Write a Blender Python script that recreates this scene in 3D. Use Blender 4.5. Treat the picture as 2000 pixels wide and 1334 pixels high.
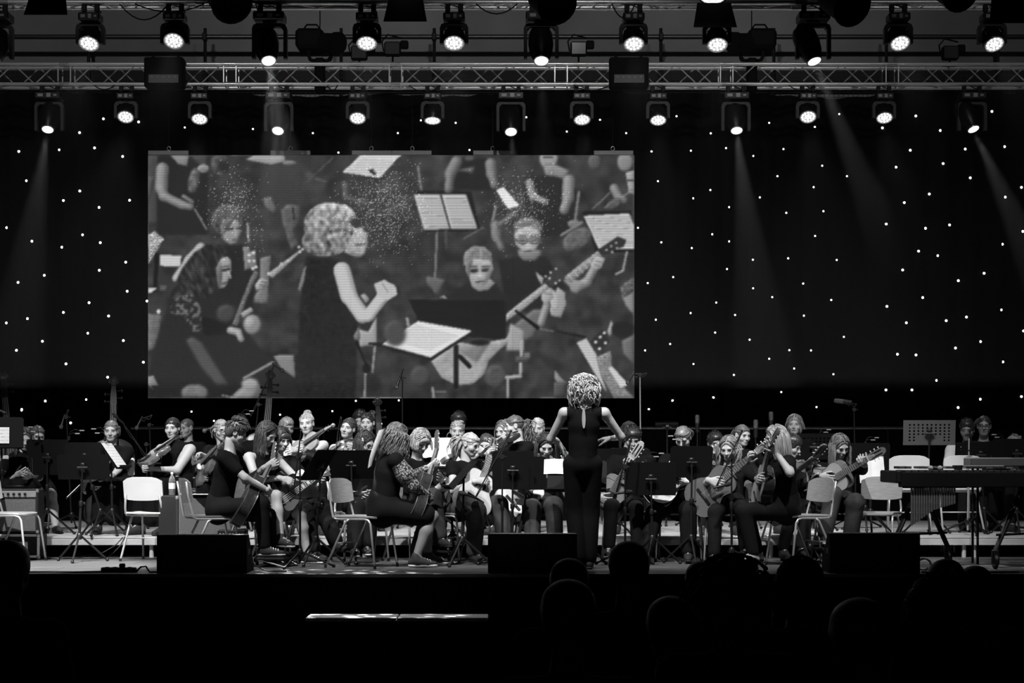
import bpy, math, random
import numpy as np
from mathutils import Vector, Matrix

for _o in list(bpy.data.objects):
    bpy.data.objects.remove(_o)
random.seed(7)
RNG = np.random.default_rng(7)
SC = bpy.context.scene
COL = SC.collection
PI = math.pi

# ------------------------------------------------------------------ camera
# metres; stage deck is z = 0, +Y runs away from the photographer, camera stands in the hall at y = 0
F = 3889.0            # focal length in pixels of the 2000 px wide frame (70 mm on 36 mm)
HZ = 890.0            # pixel row of the horizon
CAMZ = 1.0
_cd = bpy.data.cameras.new('camera')
_cam = bpy.data.objects.new('camera', _cd)
COL.objects.link(_cam)
_cam.location = (0, 0, CAMZ)
_cam.rotation_euler = (PI / 2, 0, 0)
_cd.sensor_width = 36.0
_cd.lens = F / 2000 * 36.0
_cd.shift_y = (HZ - 667.0) / 2000.0
_cd.clip_end = 200
SC.camera = _cam

# ------------------------------------------------------------------ world, exposure
_w = bpy.data.worlds.new('dark_hall')
SC.world = _w
_w.use_nodes = True
_w.node_tree.nodes['Background'].inputs[0].default_value = (0.5, 0.5, 0.5, 1)
_w.node_tree.nodes['Background'].inputs[1].default_value = 0.0035
SC.cycles.max_bounces = 5
SC.cycles.diffuse_bounces = 2
SC.cycles.glossy_bounces = 2
SC.cycles.transmission_bounces = 4
SC.cycles.volume_bounces = 0
SC.cycles.adaptive_threshold = 0.04
SC.view_settings.view_transform = 'Standard'
SC.view_settings.look = 'None'
SC.view_settings.exposure = 0.0
SC.view_settings.gamma = 1.0
SC.view_settings.use_curve_mapping = False

# ------------------------------------------------------------------ the house lights over the audience (out of frame), and an added fill
def aim(o, target):
    d = Vector(target) - Vector(o.location)
    o.rotation_euler = d.to_track_quat('-Z', 'Y').to_euler()

def spot(name, loc, target, power, cone, blend=0.5, size=0.08):
    l = bpy.data.lights.new(name, 'SPOT')
    l.energy = power
    l.spot_size = math.radians(cone)
    l.spot_blend = blend
    l.shadow_soft_size = size
    o = bpy.data.objects.new(name, l)
    COL.objects.link(o)
    o.location = loc
    aim(o, target)
    return o

# profiles on a front bar above the first rows, higher than the frame, steep onto the players
for _x, _tx, _p in ((-5.4, -4.2, 3600), (-3.2, -1.9, 3800), (-1.1, 0.1, 3400), (1.3, 2.0, 2800), (3.6, 4.0, 1900)):
    spot('front_profile', (_x, 13.6, 7.9), (_tx, 19.7, 0.8), _p, 35, 0.5)
# one more on the left bar lights the bare floor beside the amplifier
spot('floor_profile', (-4.6, 14.0, 7.6), (-4.15, 18.0, 0.0), 14000, 14, 0.6)
# weak fill spots, unseen and added at the hall's rear to lift the faces
for _tx, _p in ((-2.9, 600), (0.2, 600), (3.2, 600)):
    spot('added_face_fill', (-1.5, 0.5, 4.8), (_tx, 19.6, 1.2), _p, 12.5, 0.8)
# floodlights washing the rig and the wall above the curtain
for _x, _p in ((-4.5, 500), (0.5, 620), (4.5, 300)):
    spot('rig_flood', (_x, 15.0, 8.6), (_x * 1.1, 26.0, 6.3), _p, 52, 0.9, 0.15)


def X(px, Y):
    return (px - 1000.0) / F * Y

def Z(py, Y):
    return CAMZ - (py - HZ) / F * Y

def P(px, py, Y):
    return Vector((X(px, Y), Y, Z(py, Y)))

# ------------------------------------------------------------------ mesh helpers
def A3(p):
    return np.array([p[0], p[1], p[2]], dtype=float)

def frame_from(d, up=(0, 0, 1)):
    """3x3 whose columns are x, y, z with z along d"""
    d = A3(d)
    d = d / (np.linalg.norm(d) + 1e-12)
    u = A3(up)
    if abs(np.dot(d, u)) > 0.97 * np.linalg.norm(u):
        u = np.array([1.0, 0, 0])
    x = np.cross(u, d); x /= np.linalg.norm(x)
    y = np.cross(d, x)
    return np.stack([x, y, d], axis=1)

class MB:
    """collects vertices and faces; build() links them as one mesh object"""
    def __init__(self):
        self.v, self.f, self.n = [], [], 0
    def add(self, v, f):
        v = np.asarray(v, dtype=float).reshape(-1, 3)
        self.v.append(v)
        n = self.n
        self.f.extend([tuple(int(i) + n for i in q) for q in f])
        self.n += len(v)
        return self
    def box(self, c, s, R=None, ch=0.0):
        """chamfered box centre c, size s, optional 3x3 R"""
        h = np.array(s, float) / 2
        ch = min(ch, 0.45 * min(s))
        if ch <= 0:
            v = np.array([[x, y, z] for x in (-1, 1) for y in (-1, 1) for z in (-1, 1)], float) * h
            f = [(0, 1, 3, 2), (4, 6, 7, 5), (0, 4, 5, 1), (2, 3, 7, 6), (0, 2, 6, 4), (1, 5, 7, 3)]
        else:
            v, idx = [], {}
            for sx in (-1, 1):
                for sy in (-1, 1):
                    for sz in (-1, 1):
                        for a in range(3):
                            p = np.array([sx, sy, sz]) * (h - ch)
                            p[a] = (sx, sy, sz)[a] * h[a]
                            idx[(sx, sy, sz, a)] = len(v); v.append(p)
            f = []
            for a in range(3):
                b, c2 = (a + 1) % 3, (a + 2) % 3
                for s_ in (-1, 1):
                    q = []
                    for (u, w) in ((-1, -1), (1, -1), (1, 1), (-1, 1)):
                        k = [0, 0, 0]; k[a] = s_; k[b] = u; k[c2] = w
                        q.append(idx[(k[0], k[1], k[2], a)])
                    f.append(tuple(q if s_ > 0 else q[::-1]))
            for a in range(3):
                b, c2 = (a + 1) % 3, (a + 2) % 3
                for u in (-1, 1):
                    for w in (-1, 1):
                        k0 = [0, 0, 0]; k0[b] = u; k0[c2] = w
                        k1 = list(k0); k0[a] = -1; k1[a] = 1
                        q = (idx[(*k0, b)], idx[(*k1, b)], idx[(*k1, c2)], idx[(*k0, c2)])
                        f.append(q if u * w < 0 else q[::-1])
            for sx in (-1, 1):
                for sy in (-1, 1):
                    for sz in (-1, 1):
                        q = (idx[(sx, sy, sz, 0)], idx[(sx, sy, sz, 1)], idx[(sx, sy, sz, 2)])
                        f.append(q if sx * sy * sz > 0 else q[::-1])
            v = np.array(v)
        if R is not None:
            v = v @ np.asarray(R).T
        return self.add(v + A3(c), f)
    def bar(self, a, b, w, t, up=(0, 0, 1), ch=0.0):
        a, b = A3(a), A3(b)
        L = np.linalg.norm(b - a)
        return self.box((a + b) / 2, (w, t, L), frame_from(b - a, up), ch)
    def tube(self, pts, r, n=8, caps=True, closed=False, flat=1.0):
        pts = np.array([A3(p) for p in pts])
        m = len(pts)
        r = np.broadcast_to(np.asarray(r, float), (m,))
        if closed:
            T = np.roll(pts, -1, 0) - np.roll(pts, 1, 0)
        else:
            T = np.gradient(pts, axis=0)
        T /= (np.linalg.norm(T, axis=1, keepdims=True) + 1e-12)
        fr = frame_from(T[0])
        x = fr[:, 0]
        rings = []
        ang = np.arange(n) / n * 2 * PI
        for i in range(m):
            x = x - T[i] * np.dot(x, T[i]); x /= (np.linalg.norm(x) + 1e-12)
            y = np.cross(T[i], x)
            rings.append(pts[i] + r[i] * (np.cos(ang)[:, None] * x + flat * np.sin(ang)[:, None] * y))
        v = np.concatenate(rings)
        f = []
        for i in range(m if closed else m - 1):
            j = (i + 1) % m
            for k in range(n):
                l = (k + 1) % n
                f.append((i * n + k, i * n + l, j * n + l, j * n + k))
        if caps and not closed:
            f.append(tuple(range(n - 1, -1, -1)))
            f.append(tuple((m - 1) * n + k for k in range(n)))
        return self.add(v, f)
    def lathe(self, prof, n=16, o=(0, 0, 0), R=None, cap=True):
        """profile [(r, z)] turned about z"""
        ang = np.arange(n) / n * 2 * PI
        v = np.concatenate([np.stack([r * np.cos(ang), r * np.sin(ang), np.full(n, z)], 1) for r, z in prof])
        f = []
        for i in range(len(prof) - 1):
            for k in range(n):
                l = (k + 1) % n
                f.append((i * n + k, i * n + l, (i + 1) * n + l, (i + 1) * n + k))
        if cap:
            f.append(tuple(range(n - 1, -1, -1)))
            f.append(tuple((len(prof) - 1) * n + k for k in range(n)))
        if R is not None:
            v = v @ np.asarray(R).T
        return self.add(v + A3(o), f)
    def prism(self, out, z0, z1, o=(0, 0, 0), R=None):
        out = np.asarray(out, float)
        n = len(out)
        v = np.concatenate([np.c_[out, np.full(n, z0)], np.c_[out, np.full(n, z1)]])
        f = [tuple(range(n - 1, -1, -1)), tuple(range(n, 2 * n))]
        for k in range(n):
            l = (k + 1) % n
            f.append((k, l, n + l, n + k))
        if R is not None:
            v = v @ np.asarray(R).T
        return self.add(v + A3(o), f)
    def ball(self, c, r, nu=10, nv=7, R=None):
        r = np.broadcast_to(np.asarray(r, float), (3,))
        prof = []
        v = [[0, 0, -1.0]]
        for j in range(1, nv):
            t = -PI / 2 + PI * j / nv
            for i in range(nu):
                a = 2 * PI * i / nu
                v.append([math.cos(t) * math.cos(a), math.cos(t) * math.sin(a), math.sin(t)])
        v.append([0, 0, 1.0])
        f = []
        for i in range(nu):
            f.append((0, 1 + (i + 1) % nu, 1 + i))
            f.append((len(v) - 1, 1 + (nv - 2) * nu + i, 1 + (nv - 2) * nu + (i + 1) % nu))
        for j in range(nv - 2):
            for i in range(nu):
                a, b = 1 + j * nu + i, 1 + j * nu + (i + 1) % nu
                f.append((a, b, b + nu, a + nu))
        v = np.array(v) * r
        if R is not None:
            v = v @ np.asarray(R).T
        return self.add(v + A3(c), f)
    def mesh(self, name, smooth=False):
        me = bpy.data.meshes.new(name)
        v = np.concatenate(self.v) if self.v else np.zeros((0, 3))
        me.from_pydata(v.tolist(), [], self.f)
        if smooth:
            me.polygons.foreach_set('use_smooth', np.ones(len(me.polygons), dtype=bool))
            if smooth is not True:
                me.set_sharp_from_angle(angle=math.radians(smooth))
        me.update()
        return me
    def build(self, name, mat, parent=None, smooth=False):
        return link(name, self.mesh(name, smooth), mat, parent)

def link(name, me, mat=None, parent=None, M=None):
    o = bpy.data.objects.new(name, me)
    COL.objects.link(o)
    if mat is not None:
        if len(me.materials) == 0:
            me.materials.append(mat)
        elif me.materials[0] != mat:
            o.material_slots[0].link = 'OBJECT'
            o.material_slots[0].material = mat
    if parent is not None:
        o.parent = parent
    if M is not None:
        o.matrix_local = M
    return o

def tag(o, label, cat, group=None, kind=None):
    o['label'] = label
    o['category'] = cat
    if group:
        o['group'] = group
    if kind:
        o['kind'] = kind
    return o

def thing(name, label, cat, loc=(0, 0, 0), rz=0.0, group=None, M=None):
    o = bpy.data.objects.new(name, None)
    o.empty_display_size = 0.1
    COL.objects.link(o)
    if M is not None:
        o.matrix_world = M
    else:
        o.location = loc
        o.rotation_euler = (0, 0, rz)
    return tag(o, label, cat, group)

def struct(o, label=None):
    o['kind'] = 'structure'
    if label:
        o['label'] = label
    return o

_UNIT = {}
def strut(name, a, b, r, mat, parent=None, n=8):
    """a round bar from a to b; all bars share one unit mesh"""
    key = (n, mat.name)
    if key not in _UNIT:
        m = MB(); m.lathe([(1, 0), (1, 1)], n)
        _UNIT[key] = m.mesh('round_bar', 40)
        _UNIT[key].materials.append(mat)
    a, b = Vector(a), Vector(b)
    d = b - a
    L = d.length
    q = d.to_track_quat('Z', 'Y')
    M = Matrix.Translation(a) @ q.to_matrix().to_4x4() @ Matrix.Diagonal((r, r, L, 1))
    return link(name, _UNIT[key], None, parent, M)

def M4(R, o):
    m = Matrix.Identity(4)
    for i in range(3):
        for j in range(3):
            m[i][j] = float(R[i][j])
        m[i][3] = float(o[i])
    return m

# ------------------------------------------------------------------ materials (the photograph is black and white: greys only)
MATS = {}
def mat(name, g, rough=0.5, metal=0.0, var=0.0, scale=20.0, bump=0.0, bscale=80.0, spec=0.5, emit=0.0, stretch=None, coat=0.0):
    if name in MATS:
        return MATS[name]
    m = bpy.data.materials.new(name)
    m.use_nodes = True
    nt = m.node_tree
    b = nt.nodes['Principled BSDF']
    b.inputs['Base Color'].default_value = (g, g, g, 1)
    b.inputs['Roughness'].default_value = rough
    b.inputs['Metallic'].default_value = metal
    b.inputs['Specular IOR Level'].default_value = spec
    if coat:
        b.inputs['Coat Weight'].default_value = coat
    if emit:
        b.inputs['Emission Color'].default_value = (1, 1, 1, 1)
        b.inputs['Emission Strength'].default_value = emit
    if var or bump:
        tc = nt.nodes.new('ShaderNodeTexCoord')
        src = tc.outputs['Object']
        if stretch:
            mp = nt.nodes.new('ShaderNodeMapping')
            mp.inputs['Scale'].default_value = stretch
            nt.links.new(src, mp.inputs[0]); src = mp.outputs[0]
    if var:
        n = nt.nodes.new('ShaderNodeTexNoise')
        n.inputs['Scale'].default_value = scale
        n.inputs['Detail'].default_value = 4
        nt.links.new(src, n.inputs['Vector'])
        r = nt.nodes.new('ShaderNodeMapRange')
        r.inputs['From Min'].default_value = 0.3
        r.inputs['From Max'].default_value = 0.7
        r.inputs['To Min'].default_value = g * (1 - var)
        r.inputs['To Max'].default_value = g * (1 + var)
        nt.links.new(n.outputs['Fac'], r.inputs['Value'])
        c = nt.nodes.new('ShaderNodeCombineColor')
        for i in range(3):
            nt.links.new(r.outputs[0], c.inputs[i])
        nt.links.new(c.outputs[0], b.inputs['Base Color'])
    if bump:
        n2 = nt.nodes.new('ShaderNodeTexNoise')
        n2.inputs['Scale'].default_value = bscale
        n2.inputs['Detail'].default_value = 3
        nt.links.new(src, n2.inputs['Vector'])
        bp = nt.nodes.new('ShaderNodeBump')
        bp.inputs['Strength'].default_value = bump
        bp.inputs['Distance'].default_value = 0.01
        nt.links.new(n2.outputs['Fac'], bp.inputs['Height'])
        nt.links.new(bp.outputs[0], b.inputs['Normal'])
    MATS[name] = m
    return m

def attr_mat(name, g, attr, rough=0.5, bump=0.0, bscale=60, spec=0.5, sss=0.0):
    """base colour g times a per-vertex float attribute"""
    if name in MATS:
        return MATS[name]
    m = mat(name, g, rough, bump=bump, bscale=bscale, spec=spec)
    nt = m.node_tree
    b = nt.nodes['Principled BSDF']
    a = nt.nodes.new('ShaderNodeAttribute'); a.attribute_name = attr
    k = nt.nodes.new('ShaderNodeMath'); k.operation = 'MULTIPLY'; k.inputs[1].default_value = g
    nt.links.new(a.outputs['Fac'], k.inputs[0])
    c = nt.nodes.new('ShaderNodeCombineColor')
    for i in range(3):
        nt.links.new(k.outputs[0], c.inputs[i])
    nt.links.new(c.outputs[0], b.inputs['Base Color'])
    return m

def emitter(name, strength):
    if name in MATS:
        return MATS[name]
    m = bpy.data.materials.new(name)
    m.use_nodes = True
    nt = m.node_tree
    nt.nodes.remove(nt.nodes['Principled BSDF'])
    e = nt.nodes.new('ShaderNodeEmission')
    e.inputs['Strength'].default_value = strength
    nt.links.new(e.outputs[0], nt.nodes['Material Output'].inputs['Surface'])
    MATS[name] = m
    return m

BLACK = mat('black_powder_coat', 0.006, 0.55, spec=0.25, bump=0.05, bscale=300)
BLACKP = mat('black_plastic', 0.009, 0.4, spec=0.4)
CHROME = mat('chrome_steel', 0.62, 0.25, 0.6, var=0.08, scale=15)
ALU = mat('brushed_aluminium', 0.75, 0.3, 0.5, var=0.1, scale=12)
PAPER = mat('white_paper', 0.82, 0.75, var=0.04, scale=8)

# ------------------------------------------------------------------ the setting
STAGE_Y0 = 16.84
def slab(name, x0, x1, y0, y1, z0, z1, m, parent=None, ch=0.0):
    b = MB(); b.box(((x0 + x1) / 2, (y0 + y1) / 2, (z0 + z1) / 2), (x1 - x0, y1 - y0, z1 - z0), ch=ch)
    return b.build(name, m, parent)

HALLF = -0.9
struct(slab('floor', -14, 14, -3, 30, HALLF - 0.2, HALLF, mat('hall_floor_dark', 0.004, 0.95, var=0.2, scale=3)), 'dark floor of the hall under the audience')
wallm = mat('grey_plaster_wall', 0.28, 0.85, var=0.12, scale=1.5, bump=0.1, bscale=40)
struct(slab('wall_back', -13, 13, 27.0, 27.2, HALLF, 9.5, wallm), 'grey plaster back wall above the black curtain')
struct(slab('wall_left', -13.2, -13, -3, 27.2, HALLF, 9.5, BLACK), 'dark side wall of the hall')
struct(slab('wall_right', 13, 13.2, -3, 27.2, HALLF, 9.5, BLACK), 'dark side wall of the hall')
struct(slab('ceiling', -13.2, 13.2, -3, 27.2, 9.5, 9.7, mat('dark_ceiling', 0.02, 0.9, var=0.1)), 'dark ceiling high over the stage')

# stage body and its deck boards
stg = struct(slab('stage_floor', -9, 9, STAGE_Y0 + 0.02, 26.6, HALLF, -0.03, BLACK), 'black boxed stage with its board deck')
deckm = mat('grey_stage_ply', 0.085, 0.42, var=0.3, scale=3.0, bump=0.12, bscale=60, stretch=(1, 4, 1))
_dm = {}
y = STAGE_Y0
row = 0
while y < 20.0:
    off = 0.5 * (row % 2)
    x = -8.0 + off
    while x < 8.0:
        if 'd' not in _dm:
            m = MB(); m.box((0, 0, -0.015), (1.994, 0.994, 0.03), ch=0.002)
            _dm['d'] = m.mesh('deck_board'); _dm['d'].materials.append(deckm)
        link('deck_board', _dm['d'], None, stg, Matrix.Translation((x + 1, y + 0.5, 0)))
        x += 2
    y += 1.0; row += 1
slab('skirting', -9, 9, STAGE_Y0 + 0.005, STAGE_Y0 + 0.02, HALLF, -0.03, mat('black_stage_skirt', 0.0012, 0.95, spec=0.05), stg)

# low step unit in front of the stage with two bright treads
stp = thing('stage_step', 'low black step in front of the stage with two pale light-flecked treads', 'step', (0, 0, HALLF))
ys, zs = 16.35, Z(1203, 16.35)
treadm = mat('pale_tread', 0.75, 0.6, var=0.35, scale=9, stretch=(1, 0.5, 1))
xa, xm, xb = X(601, ys), X(778, ys), X(953, ys)
for i, (p, q) in enumerate(((xa, xm - 0.006), (xm + 0.006, xb))):
    slab('tread', p, q, ys - 0.17, ys + 0.2, zs - HALLF - 0.03, zs - HALLF, treadm, stp, 0.004)
slab('riser_board', xa, xb, ys - 0.12, ys - 0.10, 0, zs - HALLF - 0.03, MATS['black_stage_skirt'], stp)
for p in (xa + 0.03, xm, xb - 0.03):
    slab('support', p - 0.015, p + 0.015, ys - 0.1, ys + 0.18, 0, zs - HALLF - 0.03, MATS['black_stage_skirt'], stp)

# riser platforms, 2 m x 1 m, 20 cm high
RZ = 0.205
RY0 = 19.55
ply = mat('riser_ply', 0.42, 0.5, var=0.25, scale=4, stretch=(1, 3, 1), bump=0.08)
def riser(x0, y0, lab):
    t = thing('riser_platform', lab, 'stage riser', (x0, y0, 0), group='stage riser platforms behind the guitarists')
    slab('deck', 0.003, 1.997, 0.003, 0.997, RZ - 0.018, RZ, ply, t, 0.002)
    for a, b, c, d in ((0, 2, 0, 0.03), (0, 2, 0.97, 1), (0, 0.03, 0.03, 0.97), (1.97, 2, 0.03, 0.97)):
        slab('rail', a + 0.002, b - 0.002, c, d, RZ - 0.085, RZ - 0.022, mat('pale_riser_rail', 0.42, 0.5, var=0.15, scale=5), t, 0.004)
    for a in (0.05, 1.95):
        for b in (0.06, 0.94):
            strut('leg', (a, b, 0.0), (a, b, RZ - 0.085), 0.022, ALU, t)
xs = [-7.5 + 2 * i for i in range(8)]
for j in range(5):
    for i, x0 in enumerate(xs):
        nm = ['first', 'second', 'third', 'fourth', 'fifth', 'sixth', 'seventh', 'eighth'][i]
        riser(x0, RY0 + j * 1.0, 'pale aluminium-edged riser platform, %s from the left in the %s row of risers' % (nm, ['front', 'second', 'middle', 'fourth', 'back'][j]))

# masking wall with a rail behind the band
mk = thing('masking_wall', 'low black masking wall with a grey top rail behind the back row', 'partition', (0, 24.35, 0))
for i in range(7):
    slab('masking_panel', -7 + 2 * i + 0.004, -5 + 2 * i - 0.004, 0.02, 0.05, RZ, 1.31, mat('black_masking_felt', 0.004, 0.95, spec=0.1), mk, 0.004)
raw = mat('worn_grey_rail', 0.16, 0.5, 0.6, var=0.2)
for zz, rr in ((Z(836, 24.35), 0.018), (Z(905, 24.35), 0.012)):
    strut('rail', (X(255, 24.35), 0, zz), (X(1800, 24.35), 0, zz), rr, raw, mk)
for i in range(9):
    xx = -4.6 + i * 1.15
    strut('rail_post', (xx, 0, RZ), (xx, 0, Z(836, 24.35)), 0.014, BLACK, mk)

# star cloth: pleated black curtain with small lamps
CY = 25.3
cur = thing('star_curtain', 'black pleated star-cloth curtain dotted with tiny white lights across the back', 'curtain', (0, CY, 0))
velvet = mat('black_velvet', 0.006, 0.95, spec=0.05, var=0.3, scale=30)
b = MB()
nx, nz = 420, 10
xs_ = np.linspace(-9, 9, nx)
top = Z(178, CY)
def ctop(x):
    return top + 0.035 * math.sin(x * 1.1 + 0.5) + 0.025 * math.sin(x * 2.7) - 0.03
V = []
for j in range(nz + 1):
    for i, x in enumerate(xs_):
        zz = -0.03 + (ctop(x) + 0.03) * j / nz
        amp = 0.055
        V.append((x, amp * math.sin(x * 17 + 1.3 * math.sin(x * 2.1)) + 0.02 * math.sin(x * 5), zz))
Fc = []
for j in range(nz):
    for i in range(nx - 1):
        a = j * nx + i
        Fc.append((a, a + 1, a + nx + 1, a + nx))
b.add(V, Fc)
b.build('cloth', velvet, cur, True)
strut('curtain_pipe', (-9, 0.0, top + 0.02), (9, 0.0, top + 0.02), 0.025, BLACK, cur)
sr = [(175,101),(564,129),(319,173),(859,92),(756,146),(1040,150),(1180,100),(1283,161),(1500,81),(70,249),(235,246),(383,235),(498,268),(624,239),(787,309),(1157,244),(1388,239),(1553,229),(1295,300),(1097,315),(97,374),(317,411),(245,446),(525,442),(599,353),(751,399),(891,353),(1409,360),(1237,428),(1132,464),(1556,441),(1624,400),(396,483),(636,507),(792,500),(13,570),(111,631),(325,597),(396,627),(239,655),(757,604),(1056,554),(1221,572),(1322,558),(1544,639),(1630,585),(1192,668),(1273,687),(496,704),(644,698),(848,705),(387,743),(161,777),(54,802),(1125,747),(1467,761),(1359,792),(707,804),(497,824),(577,861),(342,884),(234,928),(88,956),(421,936),(710,939),(825,873),(1059,900),(1209,863),(1539,915),(1393,945),(1308,960),(1141,969),(337,1010),(482,1040),(148,1058),(43,1085),(878,1028),(649,1084),(740,1085),(1103,1101),(1181,1104),(1347,1075),(1452,1048),(246,1142),(564,1120),(669,1161),(416,1188),(834,1185),(1546,1133),(1268,1211),(1055,1251),(1164,1251),(331,1283),(157,1296),(615,1260),(59,1332),(763,1323),(1451,1290),(1624,1279),(1358,1325),(1633,1003)]
sl = [(434,112),(582,125),(334,170),(249,242),(397,234),(79,249),(515,270),(110,372),(335,415),(266,455),(416,484),(544,454),(28,569),(134,626),(347,599),(421,632),(260,651),(528,714),(186,769),(417,748),(76,799),(534,836),(374,884),(266,925),(115,951),(27,969),(456,940),(178,1046),(369,1012),(518,1043),(69,1084),(277,1141),(602,1134),(452,1197),(190,1297),(363,1291),(91,1332)]
stars = [(1240 + a / 2.151, 180 + c / 2.151) for a, c in sr] + [(a / 2.15, 180 + c / 2.15) for a, c in sl]
stars += [(494,252),(611,260),(777,260),(822,235),(890,240),(1028,229),(1107,257),(1172,234),(1223,260),(361,249),(374,804),(547,810),(649,803),(695,783),(745,828),(779,782),(1267,799),(1314,782),(1393,776),(42,801),(138,826),(293,864),(661,298),(917,293),(287,588),(418,822)]
sm = MB(); sm.ball((0, 0, 0), (0.0135, 0.009, 0.0135), 8, 5)
smesh = sm.mesh('star_light', True); smesh.materials.append(emitter('star_lamp_glow', 5.0))
def curtain_off(x):
    return 0.055 * math.sin(x * 17 + 1.3 * math.sin(x * 2.1)) + 0.02 * math.sin(x * 5)
for px, py in stars:
    Ys = CY
    xx = X(px, Ys)
    Ys = CY + curtain_off(xx) - 0.008
    s = 1.15 if px > 1700 or px < 290 else 0.85
    link('star_light', smesh, None, cur, Matrix.Translation((X(px, Ys), Ys - CY, Z(py, Ys))) @ Matrix.Scale(s, 4))

# ------------------------------------------------------------------ trusses
def truss(label, x0, x1, Yf, zb, seg_px, depth=0.24, full=True):
    t = thing('lighting_truss', label, 'truss', (0, Yf, zb))
    H = 0.2417
    for yy in (0, depth):
        for zz in (0, H):
            strut('chord', (x0, yy, zz), (x1, yy, zz), 0.0245, ALU, t, 12)
    x = seg_px
    segs = []
    while x > x0:
        x -= 2.0
    while x < x1:
        segs.append(x); x += 2.0
    for s in segs:
        for e in (s + 0.075, s - 0.075):
            if x0 < e < x1:
                for yy in (0, depth):
                    strut('brace', (e, yy, 0), (e, yy, H), 0.0085, ALU, t, 6)
                strut('brace', (e, 0, 0), (e, depth, 0), 0.0085, ALU, t, 6)
        for yy in (0, depth):
            for zz in (0, H):
                if x0 < s < x1:
                    strut('coupler', (s - 0.06, yy, zz), (s + 0.06, yy, zz), 0.029, CHROME, t, 12)
        n = 7
        w = (2.0 - 0.2) / n
        for k in range(n):
            a = s + 0.1 + k * w
            if a < x0 or a + w > x1:
                continue
            for q, yy in enumerate((0, depth)):
                up = (k + q) % 2
                strut('brace', (a, yy, H if up else 0), (a + w, yy, 0 if up else H), 0.0085, ALU, t, 6)
            strut('brace', (a, 0 if k % 2 else depth, 0), (a + w, depth if k % 2 else 0, 0), 0.0085, ALU, t, 6)
    return t

TLY, TUY = 24.05, 19.95
zLow = Z(164.5, TLY)
zUp = Z(5, TUY)
truss('long aluminium box truss carrying the lower row of lamps in front of the curtain', -8.4, 8.4, TLY, zLow, X(449, TLY))
truss('aluminium box truss at the top edge carrying the upper row of lamps', -7.6, 7.6, TUY, zUp, X(395, TUY))

# wall pipe, uprights and beam behind the lower truss
wp = thing('wall_pipe', 'dark steel pipe running along the grey back wall with thin uprights', 'pipe', (0, 26.4, 0))
darkst = mat('dark_steel', 0.10, 0.35, 0.8, var=0.2, scale=6)
zp = Z(72, 26.4)
strut('pipe', (-9, 0, zp), (9, 0, zp), 0.032, darkst, wp, 12)
for px in (-10, 172, 400, 666, 848, 1291, 1512, 1732, 1950):
    xx = X(px, 26.4)
    strut('upright', (xx, 0.03, zp - 0.95), (xx, 0.03, zp + 0.12), 0.022, BLACK, wp)
    b = MB(); b.box((xx, 0.0, zp), (0.06, 0.1, 0.1), ch=0.01); b.build('pipe_clamp', BLACK, wp)
struct(slab('beam', -12, 12, 26.55, 26.9, Z(162, 26.7), Z(142, 26.7), mat('black_beam', 0.02, 0.8)), 'black beam behind the lower truss')
wm = MB()
zz0, zz1 = Z(190, 25.9), Z(124, 25.9)
for i in range(241):
    x = -7.5 + i * 0.0625
    wm.box((x, 25.9, (zz0 + zz1) / 2), (0.007, 0.007, zz1 - zz0))
for i in range(8):
    wm.box((0, 25.893, zz0 + (zz1 - zz0) * i / 7), (15, 0.007, 0.007))
w = wm.build('wire_mesh', BLACK); tag(w, 'fine black wire mesh stretched behind the lower truss', 'mesh', kind='stuff')

# ------------------------------------------------------------------ lamps
LENS = emitter('lamp_cell_glow', 1.4)
LENSB = mat('lamp_lens_glass', 0.3, 0.3, 0.0, emit=0.30)
SPOTL = emitter('spot_lens_glow', 3.0)
GREYP = mat('grey_yoke_plastic', 0.045, 0.5, spec=0.4)
LBL = mat('lamp_display_print', 0.4, 0.4)
_PR = {}
def proto(key, fn):
    if key not in _PR:
        _PR[key] = fn()
    return _PR[key]

def mesh_of(fn, smooth, m):
    b = MB(); fn(b)
    me = b.mesh('shape', smooth)
    me.materials.append(m)
    return me

def ring2(r, n=24):
    a = np.arange(n) / n * 2 * PI
    return np.stack([r * np.cos(a), r * np.sin(a)], 1)

def yoke(b, w, h, t=0.035, d=0.085, z=0.0):
    """upside-down U in x-z, top at z"""
    pts = []
    o = w / 2
    c = 0.05
    outer = [(-o, -h), (-o, -c), (-o + c * 0.3, -c * 0.3), (-o + c, 0), (o - c, 0), (o - c * 0.3, -c * 0.3), (o, -c), (o, -h)]
    i = o - t
    inner = [(i, -h), (i, -c - 0.02), (i - c * 0.6, -t), (-i + c * 0.6, -t), (-i, -c - 0.02), (-i, -h)]
    n = len(outer) + len(inner)
    out = outer + inner
    v = [(x, -d / 2, z + q) for x, q in out] + [(x, d / 2, z + q) for x, q in out]
    # quads strip between outer and inner
    f = []
    no = len(outer)
    idx_in = [no + len(inner) - 1, no + len(inner) - 2, no + len(inner) - 2, no + len(inner) - 3, no + 2, no + 1, no + 1, no]
    for k in range(no - 1):
        a, b_, c_, d_ = k, k + 1, idx_in[k + 1], idx_in[k]
        q = (a, b_, c_, d_) if c_ != d_ else (a, b_, c_)
        f.append(q)
        f.append(tuple(x + n for x in q[::-1]))
    for k in range(n):
        l = (k + 1) % n
        f.append((l, k, n + k, n + l))
    b.add(v, f)

def hook(b, z0):
    b.box((0, 0, z0 - 0.035), (0.05, 0.035, 0.07), ch=0.006)
    a = np.linspace(0, 1.6 * PI, 9)
    b.tube([(0.034 * math.sin(q), 0, z0 + 0.026 - 0.034 * math.cos(q)) for q in a], 0.009, 6)

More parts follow.
